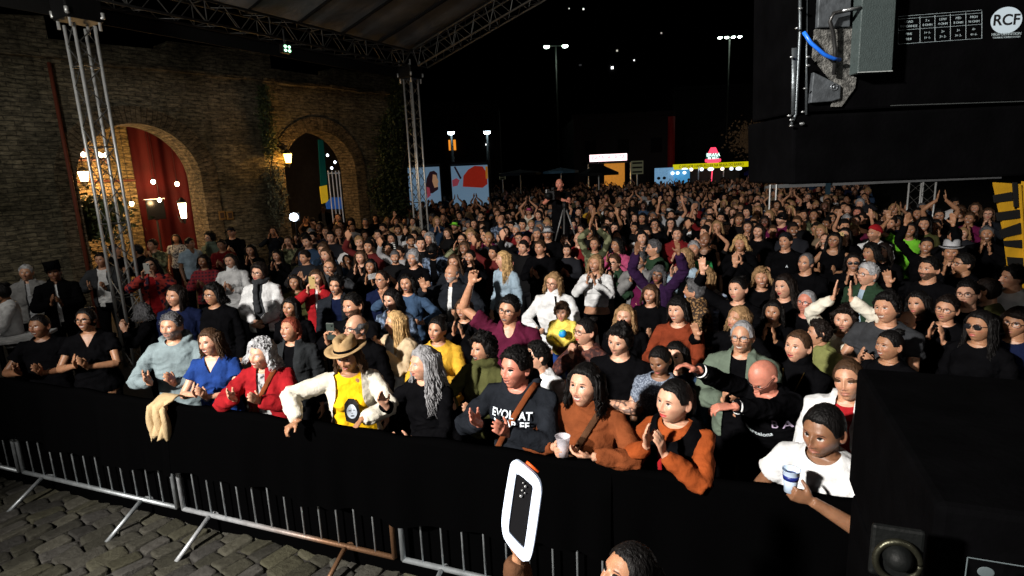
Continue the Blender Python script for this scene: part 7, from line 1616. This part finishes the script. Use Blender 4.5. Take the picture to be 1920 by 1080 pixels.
    if d.get('phone'):
        at_ = {'phone': (0, -.335, 1.575), 'phonelow': (-.045, -.365, 1.44)}[d['pose']]; P = in_person(d, at_); cc = d['phone']
        t = empty('phone', P, d['_rz'], ('white' if cc == 1 and d['pose'] == 'phone' else ('black' if cc == 1 else 'golden')) + ' phone held up by ' + {'red floral': 'the woman in a red floral jacket'}.get('red floral' if 'floral' in d['label'] else '', 'the ' + ('red jacket woman' if 'red jacket' in d['label'] else ('bearded man in black' if 'bearded' in d['label'] else 'woman with glasses at right'))), 'phone')
        q = MB(); q.box((0, 0, 0), (.074, .009, .152)); q.obj('case', mat('phone_' + str(cc) + d['pose'], (.55, .55, .52) if (cc == 1 and d['pose'] == 'phone') else ((.42, .30, .12) if cc == 'gold' else (.03, .04, .035)), .35, var=0, bump=0), t, bevel=.004)
        q = MB()
        q.ell((.018, -.006, .052), (.009, .003, .009), 10, 6); q.obj('lens', mat('black_gloss', (0, 0, 0)), t, True)
# toddler held by the white turtleneck woman
ww = find('holding the toddler'); tp_ = at_z(1054, 586, 1.30)
tp_ = Vector((0, 0, CAM_H)) + (tp_ - Vector((0, 0, CAM_H))) * 0.95
td = dict(tier=0, fem=0, skin='p', hair='toddler', hcol='brown', gk='turtle', top='yellowj', pose='clasp', label='curly-haired toddler in a yellow jacket and blue trousers, held up', yaw=12, face=FC(0, fem=1, seed=3), legs='blue', s=.60, hs=1.42, riser=1)
CLOTH['yellowj'] = (.80, .62, .12)
_t = person(tp_, td)
ball = empty('toy_ball', in_person(td, (.03, -.27, 1.28)), 0, 'small green and blue toy ball in the toddler\'s hands', 'toy'); q = MB(); q.ell((0, 0, 0), (.042, .042, .042), 16, 12); q.obj('ball', two_tone('toy', (.15, .75, .08), (.02, .3, .75), 'noise', 14, .5), ball, True)
# the phone in its light frame, held up by the woman in the pit
pw = find('woman with hair clip'); HP = at_z(980, 958, 1.72); t = empty('phone_light_frame', HP, 0, 'white rounded light frame around a black phone, raised from the pit', 'ring light')
C0 = ray(980, 958).normalized(); 
rx = (ray(1000, 958) - ray(960, 958)).normalized(); rot = Matrix.Rotation(math.radians(-8), 3, 'Z')
dpt = (HP - Vector((0, 0, CAM_H))).length
def fp(x, y): 
    d = ray(x, y); nn = Vector((-.25, -1.0, .25)).normalized(); tt = (HP - Vector((0, 0, CAM_H))).dot(nn) / d.dot(nn); return np.array(Vector((0, 0, CAM_H)) + d * tt - HP)
oc = [(962, 866), (975, 867), (1005, 893), (1014, 915), (1012, 945), (997, 1040), (985, 1052), (975, 1048), (948, 1015), (941, 990), (942, 960), (955, 880)]
ic = [(970, 890), (975, 891), (995, 908), (999, 915), (997, 930), (984, 1022), (981, 1027), (978, 1025), (957, 1002), (954, 995), (955, 975), (967, 893)]
def smooth_loop(P, n=4):
    P = [np.array(q) for q in P]; out = []; m_ = len(P)
    for i in range(m_):
        p0, p1, p2, p3 = P[i - 1], P[i], P[(i + 1) % m_], P[(i + 2) % m_]
        for k in range(n): u = k / n; out.append(.5 * ((2 * p1) + (p2 - p0) * u + (2 * p0 - 5 * p1 + 4 * p2 - p3) * u * u + (3 * p1 - p0 - 3 * p2 + p3) * u ** 3))
    return out
OC = smooth_loop([fp(*q) for q in oc]); IC = smooth_loop([fp(*q) for q in ic]); nb = np.array((-.02, .012, -.004)) * -1.0 * .6; nb = np.array((.004, .014, -.002)); n = len(OC)
q = MB(); V = OC + IC + [v + nb for v in OC] + [v + nb for v in IC]; F = []
for i in range(n): k = (i + 1) % n; F += [(i, k, n + k, n + i), (2 * n + k, 2 * n + i, 3 * n + i, 3 * n + k), (i, 2 * n + i, 2 * n + k, k), (n + k, 3 * n + k, 3 * n + i, n + i)]
q.add(V, F); q.obj('light_frame', mat('light_frame_white', (.60, .68, .82), .5, var=0, bump=0, emit=(.62, .74, .95), estr=.30), t, True, bevel=.002)
q = MB(); V = [v + nb * .35 for v in IC] + [v + nb * .8 for v in IC]; q.add(V, [tuple(range(n)), tuple(range(2 * n - 1, n - 1, -1))]); q.obj('phone', mat('phone_glass', (.008, .008, .009), .12, spec=.8, var=0, bump=0), t)
q = MB()
for x, y, r_ in ((981, 905, .003), (985, 912, .004), (979, 919, .0035), (984, 924, .003), (977, 930, .005)): q.ell(fp(x, y) - np.array((0, .002, 0)), (r_, .002, r_), 8, 6)
q.obj('lens', mat('lens_grey', (.35, .36, .36), .3, .5, var=0, bump=0), t, True)
q = MB(); q.tube([fp(985, 869) + nb, fp(1008, 888) + nb], .0045, 8); q.obj('clamp', mat('clamp_orange', (.60, .08, .01), .5, var=0, bump=0), t, True)

# ------------------------------------------------------------ the packed far crowd that nobody could count
def arrays(me):
    lt, lv = mfaces(me); return mv(me), lt, lv
def mass():
    rs = np.random.RandomState(9); VAR = []; VOX[3] = .021; GVOX[3] = .036
    cfg = [('down', 0, 'short'), ('clap', 0, 'fade'), ('claph', 0, 'short'), ('cheer', 0, 'receding'), ('clapopen', 0, 'short'), ('down', 1, 'long'), ('clap', 1, 'bob'), ('claph', 1, 'long'), ('cheer', 1, 'tied'), ('up2', 1, 'bob'), ('clap', 1, 'long'), ('clap', 1, 'curly'), ('wave', 0, 'short'), ('claph', 1, 'bob'), ('clap', 0, 'short'), ('down', 1, 'bun')]
    for pz, fem, hr in cfg:
        me = remesh(body_mb(POSES[pz], fem, 0, 1.0, 1.5, nf=5), VOX[3], 1, .3); b = arrays(me); g = arrays(remesh(garment_mb('tee' if pz.startswith('up') else 'long', POSES[pz], fem, 0, .016), GVOX[3], 2, .5))
        yaw = math.radians(rs.choice([-12, 0, 8])); R = rotz(yaw) @ roty(rs.choice([-.14, 0, .14])) @ rotx(rs.choice([-.1, 0, .05]))
        HV, HF, HCc = head_mesh(26, 26, smile=rs.randint(3), fem=fem, beard=.9 if (not fem and rs.rand() < .4) else 0, seed=0); HV = (HV * HS) @ R.T + HC
        hm = hair_mb(hr, rs.randint(9), .22); 
        parts = [(b[0], b[1], b[2], 0, None), (HV, np.array([len(f) for f in HF]), np.concatenate([np.array(f) for f in HF]), 0, HCc), (g[0], g[1], g[2], 1, None)]
        if hm: hV = (np.concatenate(hm.v) * HS) @ R.T + HC; parts.append((hV, np.array([len(f) for f in hm.f]), np.concatenate([np.array(f) for f in hm.f]), 2, None))
        lm_ = legs_mb(.01, fem); parts.append((np.concatenate(lm_.v), np.array([len(f) for f in lm_.f]), np.concatenate([np.array(f) for f in lm_.f]), 3, None))
        V = np.concatenate([q[0] for q in parts]); off = np.cumsum([0] + [len(q[0]) for q in parts]); LT = np.concatenate([q[1] for q in parts]); LV = np.concatenate([q[2] + o for q, o in zip(parts, off)])
        role = np.concatenate([np.full(len(q[0]), q[3]) for q in parts]); T = np.concatenate([q[4] if q[4] is not None else np.zeros((len(q[0]), 4)) for q in parts]); VAR.append((V, LT, LV, role, T))
    pal = [(.003, .003, .0036)] * 12 + [(.012, .013, .017)] * 3 + [(.006, .009, .028)] * 2 + [(.05, .05, .055), (.09, .012, .012), (.30, .30, .31), (.05, .045, .025), (.02, .04, .08), (.55, .55, .56), (.16, .12, .08)]
    sk = [SKIN[k] for k in 'ppmmmttb']; hc = [HAIRC[k] for k in ('black', 'black', 'black', 'dark', 'dark', 'brown', 'dblond', 'dgrey')]
    n = 0; t = 0; pts = [(r.x, r.y) for r, _ in ROOTS]; VV = []; LTS = []; LVS = []; CS = []; off = 0
    while n < 900 and t < 90000:
        t += 1; Y = 9.0 + 37 * rs.uniform() ** 1.15; X = rs.uniform(-.36, .80) * Y
        if Y > 14 and X > .62 * Y: continue
        qq = Vector((X - WA.x, Y - WA.y, 0))
        if qq.dot(WN) > -.6 and qq.dot(WU) < S_END + .6: continue
        lim = .16 if Y < 15 else .22
        if any((X - a) ** 2 + (Y - b_) ** 2 < lim for a, b_ in pts): continue
        if (abs(Y - 27) < .6 and X < 0) or (Y > 28 and X < -3.2): continue
        pts.append((X, Y)); n += 1; s = rs.uniform(1.44, 1.70) / 1.572; a = math.atan2(-4.2 - X, Y + 3.5) + rs.uniform(-.35, .35)
        V, LT, LV, role, T = VAR[rs.randint(len(VAR))]; W = (V * s) @ rotz(a).T + np.array([X, Y, 0])
        P_ = np.array([sk[rs.randint(len(sk))], pal[rs.randint(len(pal))], hc[rs.randint(len(hc))], (.004, .004, .005)]); c = P_[role]; c = c * (1 - T[:, 3:4]) + T[:, :3] * T[:, 3:4]
        VV.append(W); LTS.append(LT); LVS.append(LV + off); CS.append(c); off += len(W)
    V = np.concatenate(VV); LT = np.concatenate(LTS); LV = np.concatenate(LVS); C = np.ones((len(V), 4), dtype=np.float32); C[:, :3] = np.concatenate(CS)
    me = bpy.data.meshes.new('far_crowd'); me.vertices.add(len(V)); me.vertices.foreach_set('co', V.ravel()); me.loops.add(len(LV)); me.loops.foreach_set('vertex_index', LV.astype(np.int32)); me.polygons.add(len(LT))
    me.polygons.foreach_set('loop_start', np.concatenate([[0], np.cumsum(LT)[:-1]]).astype(np.int32)); me.polygons.foreach_set('use_smooth', np.ones(len(LT), bool)); me.update(calc_edges=True)
    ca = me.color_attributes.new('cloth', 'FLOAT_COLOR', 'POINT'); ca.data.foreach_set('color', C.ravel())
    m = bpy.data.materials.new('far_crowd'); m.use_nodes = True; nt, b = nt_of(m); at = nt.nodes.new('ShaderNodeAttribute'); at.attribute_name = 'cloth'; nt.links.new(at.outputs['Color'], b.inputs['Base Color']); b.inputs['Roughness'].default_value = .8; b.inputs['Specular IOR Level'].default_value = .1
    o = link('far_crowd', me, m); tag(o, 'packed dark mass of spectators filling the gaps and the square up to the stalls', 'crowd', kind='stuff'); print('mass', n, len(V))
mass()

# cameraman's riser, tripod and camera
_cr = cm_['_root'].location; t = empty('camera_riser', (_cr.x, _cr.y - .25, 0), 0, 'black riser platform under the cameraman', 'platform'); _h = max(.3, _cr.z)
q = MB(); q.box((0, 0, _h - .06), (1.3, 1.5, .12)); q.obj('deck', MATS['stage_black'], t, bevel=.01); 
for sx in (-1, 1):
    for sy in (-1, 1): q = MB(); q.tube([(sx * .6, sy * .7, 0), (sx * .6, sy * .7, _h - .12)], .025, 8); q.obj('leg', ALUD, t)
tp = at_y(1053, 372, _cr.y - .42); t = empty('tripod', (tp.x + .05, tp.y, 0), 0, 'black camera tripod with grey legs in front of the cameraman', 'tripod'); zt_ = tp.z - .12
for a in (.3, 2.4, 4.5): q = MB(); q.tube([(0, 0, zt_), (.42 * math.cos(a), .42 * math.sin(a), _h)], [.018, .012], 8); q.obj('leg', mat('tripod_grey', (.14, .14, .14), .4, .6), t, True)
q = MB(); q.tube([(0, 0, zt_ - .1), (0, 0, zt_ + .06)], .04, 10); q.obj('head', MATS['black_steel'], t, True)
cx_ = at_y(1034, 366, _cr.y - .45); t = empty('video_camera', (cx_.x + .04, cx_.y, cx_.z), -.5, 'black video camera on the tripod beside the cameraman', 'camera')
q = MB(); q.box((0, 0, 0), (.16, .30, .17)); q.box((0, .05, .12), (.05, .20, .05)); q.obj('housing', MATS['black_steel'], t, bevel=.01); q = MB(); q.tube([(0, -.15, 0), (0, -.30, 0)], [.055, .06], 14); q.obj('lens', mat('plate_black', (0, 0, 0)), t, True); q = MB(); q.box((-.10, -.05, .07), (.02, .12, .08)); q.obj('screen', mat('cam_metal', (.30, .30, .30), .4, .5), t)
# bright torch of a phone by the far arch, table at the left edge, paper and cup in the crowd
tl_ = at_y(551, 407, 13.2); t = empty('work_lamp', tl_, 0, 'bright bluish white lamp glaring at the foot of the brick pier', 'lamp'); q = MB(); q.ell((0, 0, 0), (.10, .04, .09)); q.obj('lens', emis('torch', (.75, .86, 1), 14), t, True); q = MB(); q.box((0, .07, 0), (.24, .08, .20)); q.tube([(0, .07, -.1), (0, .07, -tl_.z)], .02, 6); q.obj('stand', MATS['black_steel'], t)
ta = at_z(14, 632, 1.02); t = empty('high_table', (ta.x, ta.y, 0), .3, 'white topped high table at the left edge', 'table'); q = MB(); q.box((-.12, 0, 1.0), (1.1, .55, .04)); q.obj('tabletop', cloth_mat('white'), t, bevel=.008); q = MB(); q.tube([(-.1, 0, 0), (-.1, 0, .98)], .03, 8); q.obj('leg', MATS['black_steel'], t)
for x, y, lab, kx in ((767, 455, 'folded white paper sheet on the beige-jacket woman\'s side', .26), (703, 519, 'white paper held above the man with high forehead', .16)):
    pp = at_z(x, y, 1.52); pp = at_y(x, y, pp.y - .35); t = empty('paper_sheet', pp, .2, lab, 'paper'); q = MB(); V = [(u, .02 * math.sin(u * 20) - v * .6, v + .012 * math.cos(u * 17)) for v in (-.035, 0, .035) for u in np.linspace(-kx / 2, kx / 2, 8)]
    q.add(V, [(r_ * 8 + i, r_ * 8 + i + 1, r_ * 8 + 9 + i, r_ * 8 + 8 + i) for r_ in range(2) for i in range(7)]); o = q.obj('sheet', cloth_mat('white'), t); m_ = o.modifiers.new('s', 'SOLIDIFY'); m_.thickness = .002
